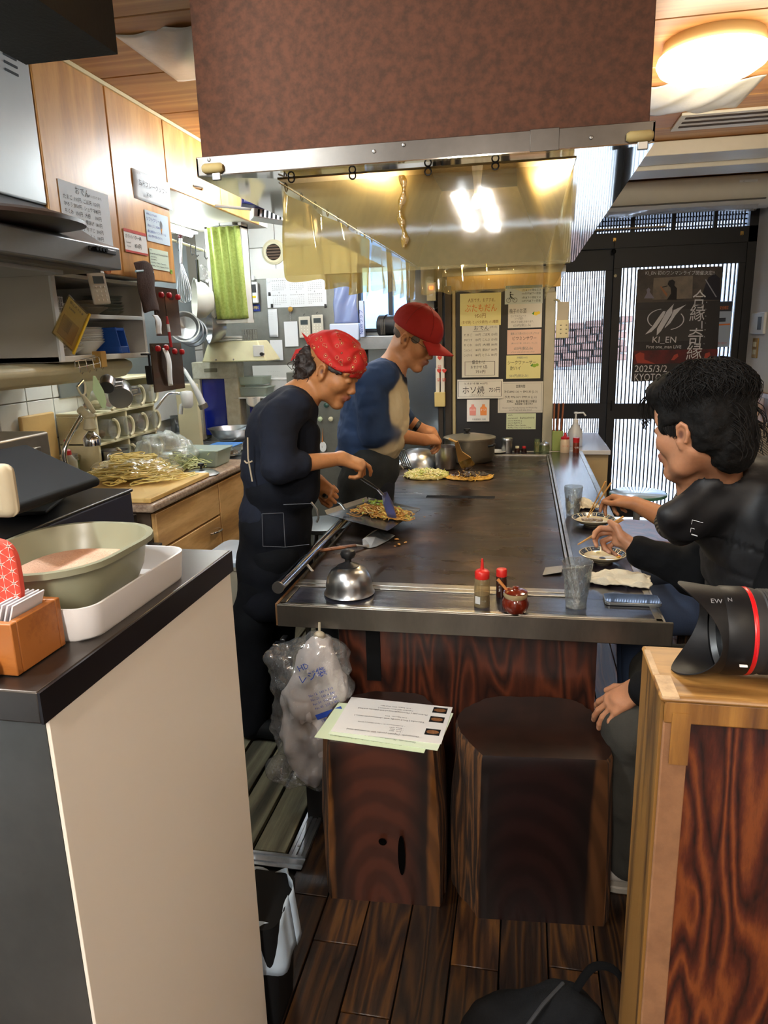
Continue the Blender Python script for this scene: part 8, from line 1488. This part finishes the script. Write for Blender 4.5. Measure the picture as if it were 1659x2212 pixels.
MB().cyl(P(970, 948, y=Ym+.22), a, .0055, 10).obj('handle', PW, q)
bld = [P(x, y, y=yy) for x, y, yy in ((982, 957, 3.55), (989, 952, 3.55), (998, 975, 3.64), (1017, 988, 3.70), (1026, 1002, 3.76), (1012, 1016, 3.82), (999, 1014, 3.80), (990, 998, 3.74), (985, 972, 3.62))]
MB().add([bld[i] for i in (0, 1, 2, 3, 8)]+[bld[7]], [(0, 1, 2, 3, 5, 4)]).obj('blade', PW, q, solid=.005); MB().add([bld[i] for i in (7, 3, 4, 5, 6)], [(0, 1, 2, 3, 4)]).obj('sauced_tip', BS, q, solid=.0052)
# ---------- near diner ----------
SKD = '#b07c5c'; az = math.radians(-46); HD = hframe((1476, 938), 1.64, az, math.radians(9), 0, 1.0, 1)
pd = person('young man with tousled black hair and a black padded vest eating at the table corner', (.62, 1.75, 0)); s = SDF(.0032, .02); head(s, HD, 1.0, SKD, '#8a5248'); hd = np.array(HD.translation)
nk = J(1538, 1046, 1.78); cd_ = np.array((.56, 1.78, 1.02)); s.add(prc(hd+np.array(HD.to_3x3() @ Vector((-.055, 0, -.045))), nk, .045, .050), SKD, .02); s.add(prc(nk, cd_, .08, .1), SKD, .04)
sLd, eLd, wLd = np.array((.60, 1.58, 1.10)), np.array((.53, 1.52, .80)), J(1378, 1490, 1.70); sRd, eRd, wRd = np.array((.62, 2.02, 1.06)), np.array((.50, 2.06, .84)), J(1376, 1190, 2.10)
for sh, el, wr in ((sLd, eLd, wLd), (sRd, eRd, wRd)): s.add(prc(cd_, sh, .07, .05), SKD, .03); s.add(prc(sh, el, .05, .042), SKD, .02); s.add(prc(el, wr, .042, .028), SKD, .02)
s.add(prc(cd_, (.62, 1.78, .66), .10, .11), SKD, .04)
hand(s, wLd, J(1325, 1520, 1.72)-wLd, (-.1, -.45, .88), -1, SKD, ((16, 18, 12), (14, 16, 12), (14, 16, 12), (18, 18, 12)), ((.8, .55, -.1), (.95, .25, -.1)), 1.0, .16)
tD = hand(s, wRd, J(1320, 1150, 2.16)-wRd, (.25, .75, .6), 1, SKD, ((45, 50, 25), (55, 60, 30), (72, 75, 35), (80, 78, 35)), ((.80, .25, .35), (.95, -.12, .10)), 1.0)
lgp = [((.64, 1.70, .58), (.31, 1.74, .53), .10, .075), ((.31, 1.74, .53), (.315, 1.80, .09), .068, .05), ((.66, 1.90, .58), (.42, 2.02, .53), .10, .075), ((.42, 2.02, .53), (.45, 2.05, .09), .068, .05), ((.62, 1.78, .66), (.65, 1.80, .60), .11, .13)]
joined('body', [s.data(base=SKD), legs(lgp, SKD).data(base=SKD)], SK('diner'), pd)
s = SDF(.007, .03); [s.add(prc(a, b, ra+.018, rb+.02)) for a, b, ra, rb in lgp[:4]]; s.obj('trousers', mat('olive grey twill', '#2f2d27', .9, bmp=.2, bs=240), pd, disp=fold(.006, (10, 10, 12), 2))
s = SDF(.006, .03)
for sh, el, wr in ((sLd, eLd, wLd), (sRd, eRd, wRd)): s.add(prc(sh, el, .075, .066), None, .03); s.add(prc(el, el+(wr-el)*.92, .064, .045), None, .02)
s.obj('sleeves', mat('black knit sleeve', '#07080b', .9, bmp=.2, bs=200, spec=.2), pd, disp=fold(.007, (10, 10, 22), 4))
s = SDF(.007, .03); s.add(pel((.585, 1.79, 1.02), (.150, .215, .20)), None, .05); s.add(pel((.61, 1.79, .84), (.145, .20, .20)), None, .05); s.add(pel((.63, 1.79, .68), (.14, .19, .12)), None, .05); s.add(prc(sLd+np.array((0, .03, .0)), sRd, .085), None, .06)
s.add(prc(nk+np.array((.012, .0, -.06)), nk+np.array((.020, .01, .020)), .092, .074), None, .03); s.add(pel(J(1612, 1050, 1.76), (.075, .10, .07)), None, .03); s.add(prc(J(1565, 1065, 1.77), J(1582, 1005, 1.79), .075, .045), None, .02); s.add(prc(J(1452, 1112, 1.64), J(1535, 1040, 1.67), .030, .022), None, .025); s.add(prc(J(1535, 1040, 1.67), J(1590, 1000, 1.72), .022, .024), None, .02); s.add(prc(J(1475, 1135, 1.68), J(1570, 1065, 1.70), .05, .045), None, .04); s.sub(prc(nk+np.array((-.006, -.01, -.02)), hd+np.array(HD.to_3x3() @ Vector((-.045, 0, -.05))), .0585), None, .004)
Z = lambda V: np.abs(np.sin(V[:, 2]*PI/.075))**.35
s.obj('padded_vest', mat('black padded nylon', '#08090d', .6, bmp=.15, bs=120, col2='#0e0f14', vs=6), pd, disp=lambda V, n: .010*(Z(V)-1)*(V[:, 2] < 1.05)+.005*vnoise(V, 26, 3), relax=1)
p = P(1500, 1148, y=1.52); M2 = frame((.55, -.8, 0), (-.8, -.55, .1), P(1497, 1130, y=1.585)); write(pd, M2, [('┌─', 0, 0, .014), ('┌', 0, -.018, .014), ('═', .004, -.03, .012)], [INK['white']], name='chest_logo', z=.004)
for fx, fy in ((.315, 1.79), (.45, 2.05)):
    sh_ = SDF(.005, .015).add(prc((fx+.05, fy, .062), (fx-.09, fy+.01, .05), .046, .040)).add(prc((fx+.05, fy, .08), (fx+.01, fy, .09), .045, .035)).sub(pbx((fx, fy, -.05), (.3, .2, .053))).obj('shoe', mat('grey canvas shoe', '#a8a29a', .7, bmp=.2, bs=200), pd)
    MB().prism([(fx-.02+.088*math.cos(t), fy+.045*math.sin(t)) for t in [k*.35 for k in range(18)]], 0, .022).obj('sole', mat('rubber sole', '#8d877c', .7), sh_, bev=.004)
    for k in range(4): MB().tube([(fx-.05+k*.022, fy-.03, .085+k*.006), (fx-.045+k*.022, fy, .098+k*.006), (fx-.05+k*.022, fy+.03, .085+k*.006)], .0025, 5).obj('lace', WHT, sh_)
# hair
HBK = mat('black hair', '#060606', .75, bmp=.5, bs=160, col2='#100d0b', vs=50, spec=.2); s = SDF(.004, .02); s.M = np.array(HD)
for c, r in (((-.016, 0, .056), (.100, .089, .080)), ((-.050, 0, .012), (.068, .083, .080)), ((.035, 0, .085), (.075, .078, .052)), ((-.075, 0, -.04), (.046, .060, .056)), ((-.07, 0, -.075), (.030, .045, .03)), ((.028, .060, .020), (.038, .020, .034)), ((.028, -.060, .020), (.038, .020, .034)), ((.062, 0, .082), (.052, .066, .034)), ((-.045, .068, .0), (.035, .016, .05)), ((-.045, -.068, .0), (.035, .016, .05))): s.add(pel(V3(*c), V3(*r)), None, .02)
s.sub(pel(V3(.014, .075, -.018), V3(.034, .03, .032)), None, .01); s.sub(pel(V3(.095, 0, .01), V3(.036, .07, .045)), None, .015)
hr = s.obj('hair', HBK, pd, disp=lambda V, n: .003*vnoise(V, 38, 2)+.0025*vnoise(V, 110, 3)); rr = random.Random(12); mb = MB(HD)
for k in range(2300):
    a = rr.random()*2*PI; t0 = rr.uniform(.15, 1.05); L = rr.uniform(.35, .8); wv = rr.uniform(-.5, .5); lift = rr.uniform(.0, .012); pts = []
    for j in range(6):
        t = t0+L*j/5; aa = a+wv*j/5+.08*math.sin(j*1.7+k); r_ = 1.0+(lift+.006*math.sin(j*.9))/.09
        p = Vector((-.020+.100*math.sin(t)*math.cos(aa)*r_, .090*math.sin(t)*math.sin(aa)*r_, .052+.088*math.cos(t)*r_))
        pts.append(p)
    if pts[-1].x > .05 and pts[-1].z < .06 or pts[-1].z < -.02: continue
    mb.tube(pts, [.0007, .0009, .0009, .0008, .0006, .0003], 4)
for k in range(46):  # fringe over the brow and stray ends at the back
    y = rr.uniform(-.055, .06); b = Vector((.075, y*.8, .088)); mb.tube(smoothpath([b, b+Vector((.030, y*.1, -.008)), b+Vector((.040+rr.uniform(-.004, .01), y*.15, -.035)), b+Vector((.036+rr.uniform(-.008, .008), y*.1, -.062-rr.uniform(0, .02)))], 3), .0010, 4)
for k in range(60): y = rr.uniform(-.06, .07); b = Vector((-.100, y, rr.uniform(-.03, .06))); mb.tube(smoothpath([b, b+Vector((-.016, 0, -.012)), b+Vector((-.024, rr.uniform(-.01, .01), -.03)), b+Vector((-.022, 0, -.045))], 3), .0010, 4)
for k in range(150): y = rr.choice((-1, 1)); t_ = rr.random(); b = Vector((.008+.034*t_, y*rr.uniform(.068, .076), .025)); mb.tube([b, b+Vector((rr.uniform(-.003, .004), y*.001, -.018)), b+Vector((rr.uniform(-.004, .003)-.004*t_, -y*.003, -.026-.016*(1-t_)-rr.uniform(0, .008)))], [.0013, .0012, .0004], 4)
o = mb.obj('hair_strand', mat('black hair gloss', '#0c0908', .7, spec=.25), hr); o['kind'] = 'stuff'
# chopsticks
CH = mat('bamboo chopstick', '#c8944c', .45)
def chops(lab, tip, top, off):
    for k in range(2): o_ = Vector(off)*k; tag(MB().tube([tip+o_*.15, top+o_], [.0018, .0034], 8).obj('chopstick', CH, None), lab+(', upper one' if k else ', lower one'), 'chopstick')
ctr_ = (Vector(tD[4][0])+Vector(tD[0][0]))/2; chops('chopstick pinched by the near diner', P(1248, 1177, y=2.16), P(1346, 1122, y=2.20), (.0, -.004, .010))
# ---------- far diner ----------
SKE = '#a87048'; pe = person('second diner in a ribbed corduroy jacket, mostly hidden behind the young man', (.78, 2.62, 0)); HE = hframe((1530, 905), 2.55, math.radians(-60), math.radians(25), 0, 1.0, 1)
s = SDF(.004, .02); head(s, HE, 1.0, SKE, '#85503f'); he = np.array(HE.translation); ce = np.array((.72, 2.66, .98)); ne = he+np.array((.05, .02, -.14)); s.add(prc(he+np.array((.01, 0, -.04)), ne, .055, .062), SKE, .02); s.add(prc(ne, ce, .08, .1), SKE, .04)
wE, eE, sE = J(1372, 1088, 2.72), J(1455, 1128, 2.62), np.array((.74, 2.46, 1.08)); s.add(prc(ce, sE, .07, .05), SKE, .03); s.add(prc(sE, eE, .05, .045), SKE, .02); s.add(prc(eE, wE, .044, .027), SKE, .02)
tE = hand(s, wE, J(1325, 1072, 2.80)-wE, (.2, .1, .97), 1, SKE, ((40, 40, 20), (46, 50, 28), (62, 64, 30), (70, 68, 30)), ((.9, .1, -.25), (.95, -.1, -.15)), 1.0); s.add(prc(ce, (.78, 2.66, .62), .11, .12), SKE, .04)
lge = [((.78, 2.56, .56), (.44, 2.52, .54), .09, .07), ((.44, 2.52, .54), (.46, 2.54, .08), .065, .05), ((.78, 2.76, .56), (.46, 2.86, .54), .09, .07), ((.46, 2.86, .54), (.48, 2.86, .08), .065, .05)]
joined('body', [s.data(base=SKE), legs(lge, SKE).data(base=SKE)], SK('far diner'), pe)
s = SDF(.008, .03); [s.add(prc(a, b, ra+.014, rb+.018)) for a, b, ra, rb in lge]; s.obj('jeans', mat('worn blue denim', '#3a4a66', .85, bmp=.2, bs=240), pe)
m_, nt, b_ = newmat('ribbed corduroy'); wv = N(nt, 'TexWave', i_Scale=42.0, i_Distortion=.6); wv.bands_direction = 'DIAGONAL'; nt.links.new(coord(nt), wv.inputs['Vector']); nt.links.new(ramp(nt, wv.outputs['Fac'], [(.2, '#2b2620'), (.8, '#6d6252')]), b_.inputs['Base Color']); b_.inputs['Roughness'].default_value = .95; bump(nt, b_, wv.outputs['Fac'], .5, .004)
s = SDF(.008, .03); s.add(pel((.74, 2.68, .98), (.17, .23, .22)), None, .05); s.add(pel((.78, 2.68, .72), (.17, .21, .22)), None, .05); s.add(prc((.70, 2.46, 1.10), (.74, 2.88, 1.08), .09), None, .06); s.add(prc(sE, eE, .078, .07), None, .03); s.add(prc(ne, ce, .075, .11), None, .03); s.add(prc((.76, 2.90, 1.05), (.66, 2.95, .82), .075, .065), None, .03); s.add(prc(J(1610, 1000, 2.5), J(1640, 960, 2.6), .09, .08), None, .05)
s.obj('jacket', m_, pe, disp=fold(.008, (9, 9, 16), 6))
s = SDF(.005, .02); s.M = np.array(HE); [s.add(pel(V3(*c), V3(*r)), None, .02) for c, r in (((-.022, 0, .060), (.10, .086, .08)), ((-.055, 0, .01), (.07, .08, .08)), ((.04, 0, .08), (.065, .07, .045)))]; s.obj('hair', HBK, pe, disp=lambda V, n: .006*vnoise(V, 38, 5))
chops('chopstick held over the fish dish by the far diner', P(1268, 1118, y=2.86), P(1308, 1040, y=2.83), (.022, 0, -.004))
# =============== partition with camera lens (near right) ===============
YP, ZP = .771, 1.12
pa = tag(thing('partition', None, None, (.5, .83, 0)), kind='structure'); OAKV = wood('worn oak veneer', '#54341a', '#94682e', '#785022', scale=(8, 8, .7), bands=5, rough=.5, b=.2); MDF = mat('raw fibreboard', '#80593a', .85, col2='#724e32', vs=30, bmp=.1, bs=200)
PANEL = wood('bold figured plywood', '#1c0a05', '#6e3818', '#481d0e', scale=(7, 7, 1.5), bands=9, warp=2.2, rough=.4, fine=2, b=.12, coat=.15)
box('side_board', (.160, YP+.004, 0), (.168, .905, ZP-.004), wood('side oak veneer', '#3e2810', '#7a5626', scale=(9, 9, .6), bands=4, rough=.5), pa); box('post', (.1635, YP, 0), (.192, YP+.03, ZP-.012), MDF, pa, bev=.002)
box('post_veneer', (.172, YP-.002, ZP-.085), (.1925, YP, ZP-.02), OAKV, pa); box('top_rail', (.1635, YP-.001, ZP-.034), (.95, YP+.03, ZP-.006), OAKV, pa, bev=.002)
box('top_board', (.158, YP-.003, ZP-.008), (.95, .907, ZP), wood('worn oak top', '#5e3c1a', '#a87c44', '#8a6230', scale=(1.2, 9, 9), bands=5, rough=.45, b=.2), pa, bev=.004); box('panel', (.190, YP+.008, 0), (.95, YP+.02, ZP-.034), PANEL, pa)
box('back_panel', (.168, .89, 0), (.95, .905, ZP-.01), OAKV, pa)
for a, b, c_ in (((.160, YP-.0035), (.178, YP+.05), ZP+.0006), ((.159, YP+.052), (.166, YP+.12), ZP+.0006)): box('worn_patch', (a[0], a[1], ZP-.002), (b[0], b[1], c_), mat('bare chipped wood', '#c9a983', .7, var=.3, vs=60), pa)
lz = thing('camera_lens', 'black zoom lens with petal hood and red ring on the partition', 'lens', (.25, .83, ZP)); R0 = .052; X0 = P(1462, 1370, y=.82).x; ML = frame((0, 1, 0), (1, 0, 0), (X0, .835, ZP+R0+.0045)) ; BL = mat('lens barrel black', '#0b0b0d', .5, bmp=.05, bs=300, spec=.3)
# petal hood: long petals above and below, short at the sides
n = 72; vs = []; fs = []
def pet(a): return .003+.040*abs(math.cos(a))**.8 if 0 else .040*(.5-.5*math.cos(2*a))
MLx = Matrix(((1, 0, 0, X0), (0, 1, 0, .835), (0, 0, 1, ZP+R0+.0045), (0, 0, 0, 1)))
for k, (xx, r, wgt) in enumerate(((0, 1.06, 1), (.25, 1.04, .75), (.6, 1.0, .4), (1, .96, 0), (1, .90, 0), (.6, .95, .4), (.25, 1.0, .75), (0, 1.03, 1))):
    for i in range(n):
        a = 2*PI*i/n; p_ = .040*abs(math.cos(a))**1.6; x = .048*xx+p_*wgt; vs.append((x, R0*r*math.cos(a), R0*r*math.sin(a)))
for j in range(8):
    for i in range(n): fs.append((j*n+i, j*n+(i+1) % n, ((j+1) % 8)*n+(i+1) % n, ((j+1) % 8)*n+i))
MB(MLx).add(vs, fs).obj('petal_hood', BL, lz); My = MLx @ Matrix.Rotation(PI/2, 4, 'Y')
MB(My).lathe([(R0*.96, .046), (R0*.99, .05), (R0*.99, .072), (R0*.97, .074)], 64, cap=(0, 0)).obj('front_barrel', BL, lz); MB(My).lathe([(R0*.975, .0735), (R0*.985, .0745), (R0*.985, .0775), (R0*.97, .0785)], 64, cap=(0, 0)).obj('red_ring', mat('red ring', '#c01018', .3), lz)
MB(My).lathe([(R0*.97, .078), (R0*.96, .084), (R0*.93, .088)]+[(R0*(.955 if k % 2 else .930), .09+k*.0016) for k in range(60)]+[(R0*.93, .19), (R0*.90, .23), (0, .231)], 64, cap=(0, 0)).obj('zoom_ring', mat('ribbed rubber', '#1c1c1e', .6), lz, ang=25)
MB(My).lathe([(R0*.90, .05), (R0*.80, .056), (R0*.80, .062), (R0*.70, .066), (R0*.70, .075)], 48, cap=(0, 0)).obj('inner_rings', mat('inner baffle', '#1a1b1d', .35), lz); MB(My).lathe([(0, .060), (R0*.3, .0615), (R0*.55, .066), (R0*.71, .073)], 48, cap=(0, 0)).obj('front_glass', mat('coated glass', '#0a0f12', .03, coat=1, spec=1), lz)
write(lz, frame((1, 0, 0), (0, -.6, .8), (X0+.03, .835-R0*.62, ZP+R0*1.82+.006)), [('EW', 0, 0, .006), ('N', .018, .003, .005)], [mat('worn print', '#77777a')]); MB(MLx).box((.060, -R0-.0008, -.022), (.068, -R0+.002, -.020)).obj('index_mark', INK['white'], lz, smooth=False)
# third stump carries the young man, cushion bench the second diner
stump('stump_stool', 'tree stump stool the young man sits on behind the partition', [(.50, 1.62), (.80, 1.62), (.83, 1.72), (.83, 1.88), (.75, 1.96), (.55, 1.96), (.47, 1.88), (.47, 1.72)], .45, .05, .65, 1.79, heartwood('heartwood third', 0, .15, '#1f0e0b', '#2a110e', '#5c3a20'), 9)
stump('stump_stool', 'tree stump stool under the diner in the corduroy jacket', [(.64, 2.50), (.92, 2.50), (.95, 2.60), (.95, 2.76), (.88, 2.84), (.68, 2.84), (.61, 2.76), (.61, 2.60)], .44, .05, .78, 2.67, heartwood('heartwood fourth', 0, .15, '#1f0e0b', '#2a110e', '#5c3a20'), 12)
# backpack at the bottom edge
q = thing('backpack', 'charcoal grey backpack with looped strap on the floor at the bottom edge', 'backpack', (.09, 1.10, 0)); s = SDF(.007, .03)
s.add(pel((.05, 1.12, .12), (.13, .13, .12)), None, .03); s.add(pel((.10, 1.15, .20), (.085, .08, .075)), None, .04); s.add(pel((-.02, 1.13, .15), (.08, .09, .08)), None, .04)
s.obj('pack_body', mat('charcoal nylon', '#151618', .85, bmp=.3, bs=250, col2='#0d0e10', vs=10, spec=.1), q, disp=fold(.010, (12, 12, 12), 5)); MB().tube(smoothpath([(.12, 1.17, .262), (.16, 1.2, .30), (.21, 1.2, .285), (.235, 1.16, .20), (.22, 1.12, .10)]), .009, 8, flat=.4).obj('strap', mat('black webbing', '#070708', .9, spec=.1), q)
MB().tube([(.0, 1.06, .23), (.06, 1.12, .278), (.10, 1.18, .27)], .004, 6).obj('zip', mat('zip tape', '#242528', .8), q); box('pocket_band', (.03, 1.05, .16), (.12, 1.08, .22), mat('lighter nylon', '#4a4b4d', .8), q, bev=.01)
# dining chairs by the doors
CHW = wood('dark red chair wood', '#2a120b', '#6e3a22', scale=(4, 4, 1), rough=.35, coat=.3)
def chair(lab, x, y, rz):
    q = thing('dining_chair', lab, 'chair', (x, y, 0), rz); M2 = T(x, y, 0) @ RZ(rz)
    for sx in (-1, 1):
        MB(M2).tube(smoothpath([(sx*.17, .19, .0), (sx*.17, .18, .44), (sx*.175, .21, .66), (sx*.165, .27, .92)]), .017, 8).obj('back_post', CHW, q); MB(M2).tube([(sx*.18, -.18, 0), (sx*.18, -.18, .43)], .017, 8).obj('leg', CHW, q)
        MB(M2).cyl((sx*.175, -.18, .2), (sx*.17, .18, .2), .01, 8).obj('stretcher', CHW, q)
    for z, dy in ((.60, .205), (.72, .225), (.84, .25)): MB(M2).tube(smoothpath([(-.17, dy, z), (0, dy+.02, z+.012), (.17, dy, z)]), .014, 8, flat=1.6).obj('back_slat', CHW, q)
    MB(M2).tube(smoothpath([(-.175, .265, .91), (0, .29, .945), (.175, .265, .91)]), .02, 8, flat=1.5).obj('top_rail', CHW, q); MB(M2).prism(rrect(.40, .40, .06), .43, .455).obj('seat', CHW, q, bev=.006)
c1 = P(1370, 1040, y=3.9); chair('dark wooden ladder back chair left of the young man, nearer the table', c1.x+.12, 3.95, -1.9); c2 = P(1448, 1060, y=3.45); chair('second dark wooden chair, nearer the chin of the young man', c2.x+.16, 3.42, -2.2)
q = thing('round_table', 'pale blue round topped low table with a mint rim near the doors', 'table', (.98, 4.95, 0)); c = P(1378, 1062, z=.45); MB(T(c.x, c.y, 0)).lathe([(0, .42), (.17, .42), (.185, .427), (.185, .44), (.175, .447), (0, .448)], 48).obj('table_top', mat('pale blue top', '#b9cdd6', .2, coat=.4), q); MB(T(c.x, c.y, 0)).lathe([(.186, .424), (.189, .427), (.189, .442), (.186, .444)], 48, cap=(0, 0)).obj('rim', mat('mint rim', '#4f8f7a', .4), q); MB(T(c.x, c.y, 0)).lathe([(.13, 0), (.13, .012), (.025, .03), (.022, .42)], 24).obj('pedestal', mat('pale pedestal', '#a8b0b0', .4), q); q.location = (c.x, c.y, 0); [setattr(ch, 'matrix_parent_inverse', T(-c.x, -c.y, 0)) for ch in q.children]
# concert poster on the right hand door
YPo = 5.955; pz = lambda zx, zy: P(1340+zx/6.381, 560+zy/6.381, y=YPo); q = thing('concert_poster', 'large dark live concert poster with a white slashed ellipse logo on the door', 'poster', pz(780, 900))
def flat(name, pts, m, d=.0, par=None): return MB().add([(pz(*p).x, YPo-.001-d, pz(*p).z) for p in pts], [tuple(range(len(pts)))]).obj(name, m, par or q, smooth=False)
c_ = [(238, 138), (1405, 95), (1320, 1640), (150, 1690)]; flat('sheet', c_, mat('poster black', '#1d191b', .5), -.0015); flat('sheet_back', [(p[0], p[1]) for p in c_][::-1], mat('poster black'), -.003)
flat('photo_band', [(238, 138), (1405, 95), (1375, 570), (225, 600)], mat('poster photo grey', '#5a5148', .6, col2='#2e2a2c', vs=5)); flat('photo_wall', [(460, 260), (1000, 225), (990, 540), (440, 560)], mat('poster wall', '#8a7d6c', .6, col2='#6a6058', vs=9), .0004)
flat('mid_band', [(215, 700), (1130, 680), (1110, 1120), (195, 1140)], mat('poster slate', '#3a3838', .6)); flat('red_band', [(185, 1260), (1345, 1235), (1335, 1420), (180, 1450)], mat('poster red', '#6a1a1c', .6, col2='#34141a', vs=7))
SIL = mat('poster silhouette', '#1a1618', .7); flat('singer_print', [(640, 560), (700, 470), (690, 390), (650, 345), (670, 295), (720, 280), (755, 310), (745, 360), (780, 400), (775, 560)], SIL, .0008); flat('singer_print', [(545, 380), (560, 370), (650, 480), (640, 520), (600, 470)], mat('poster skin', '#a8704c', .7), .0009); flat('singer_print', [(575, 380), (650, 362), (652, 372), (580, 392)], SIL, .001)
flat('player_print', [(325, 540), (370, 460), (360, 420), (390, 390), (415, 420), (405, 450), (470, 540)], mat('poster dress', '#8f8a9a', .7), .0008); flat('player_print', [(1100, 560), (1180, 330), (1215, 250), (1300, 200), (1370, 260), (1380, 560)], mat('poster dark blue', '#201f2c', .7), .0007); flat('player_print', [(1165, 280), (1180, 275), (1330, 520), (1315, 525)], mat('poster stand', '#9a98a0', .7), .001)
flat('player_print', [(200, 1320), (270, 1280), (330, 1300), (330, 1380), (480, 1440), (230, 1430)], mat('poster ember', '#b0483a', .7), .0008); flat('player_print', [(1150, 1370), (1170, 1300), (1230, 1280), (1240, 1320), (1190, 1380)], mat('poster ember'), .0008); flat('player_print', [(700, 1390), (740, 1320), (790, 1300), (800, 1340), (740, 1390)], mat('poster ember'), .0008)
LW = mat('poster white', '#d8d8dc', .6); ell = lambda t, k: (625+255*k*math.cos(t)-18*math.sin(t), 828-150*k*math.sin(t)-10*math.cos(t))
for t0, t1 in ((100, 215), (-78, 28)): n = 24; ts = [math.radians(t0+(t1-t0)*i/n) for i in range(n+1)]; flat('logo', [ell(t, 1.0) for t in ts]+[ell(t, .94) for t in reversed(ts)], LW, .001)
flat('logo', [(340, 1037), (430, 940), (555, 760), (590, 715), (625, 715), (600, 780), (500, 930), (430, 1000)], LW, .0011); flat('logo', [(740, 610), (715, 680), (715, 740), (560, 990), (500, 1050), (505, 960), (610, 770), (640, 715)], LW, .0011); flat('logo', [(907, 624), (830, 690), (760, 770), (690, 880), (610, 950), (615, 930), (700, 790), (735, 700), (760, 690)], LW, .0011)
def wl(txt, x0, y0, x1, h_, m=LW):
    a, b = pz(x0, y0), pz(x1, y0); write(q, frame((b.x-a.x, 0, b.z-a.z), (0, -1, 0), (a.x, YPo-.0015, a.z)), [(txt, 0, 0, h_/6.381*a.y/1533*1.0, 0, (b-a).length)], [m], res=2)
wl('KI_EN 初のワンマンライブ開催決定!!', 345, 212, 1295, 40); wl('KI_EN', 440, 1150, 765, 78); wl('First one_man LIVE', 358, 1228, 838, 42); wl('2025/3/2', 195, 1555, 640, 90); wl('KYOTO', 190, 1675, 560, 95)
for t, x, y, w in (('合', 985, 640, 180), ('縁', 950, 835, 205), ('奇', 925, 1165, 205), ('縁', 905, 1365, 210)): wl(t, x, y, x+w, 165)
flat('dash', [(1118, 850), (1132, 850), (1130, 958), (1116, 958)], LW, .001)
for k, ch in enumerate('あいえんきえん'): wl(ch, 1180-k*6, 600+k*95, 1198-k*6, 12)
q2 = thing('glass_sticker', 'small bright information sheet stuck on the door glass behind the poster', 'sticker', pz(1440, 900)); c_ = [(1385, 580), (1555, 572), (1505, 1205), (1325, 1215)]; MB().add([(pz(*p).x, YPo+.003, pz(*p).z) for p in c_], [(0, 1, 2, 3)]).obj('sheet', PAPER('#a9b8cc'), q2, smooth=False)
def f2(pts, m): MB().add([(pz(*p).x, YPo+.002, pz(*p).z) for p in pts], [tuple(range(len(pts)))]).obj('print', m, q2, smooth=False)
f2([(1375, 590), (1550, 584), (1530, 715), (1372, 718)], mat('ink navy', '#1c2334')); f2([(1350, 810), (1455, 806), (1450, 860), (1346, 866)], mat('ink navy')); f2([(1345, 895), (1515, 885), (1513, 905), (1343, 915)], INK['orange']); a = pz(1330, 1175); write(q2, frame((1, 0, 0), (0, -1, 0), (a.x, YPo+.0015, a.z)), [('緊急のお知らせ!', 0, 0, .016, 0, .07)], [INK['red']]); a = pz(1372, 690); write(q2, frame((1, 0, 0), (0, -1, 0), (a.x, YPo+.0015, a.z)), [('安全確認', 0, 0, .02, 0, .06)], [INK['orange']])
# second dome lamp, added out of view to brighten the counter side
q = thing('dome_lamp', 'added dome lamp on the ceiling behind the viewer, brightening the counter', 'ceiling lamp', (.85, -.3, 2.5)); MB(T(.85, -.3, 0)).lathe([(.165, 2.5), (.17, 2.47), (.165, 2.455)], 32).obj('base_ring', mat('cream lamp ring'), q); MB(T(.85, -.3, 0)).lathe([(.16, 2.462), (.187, 2.435), (.14, 2.39), (.04, 2.371), (0, 2.37)], 32).obj('lamp_shade', DOME, q)
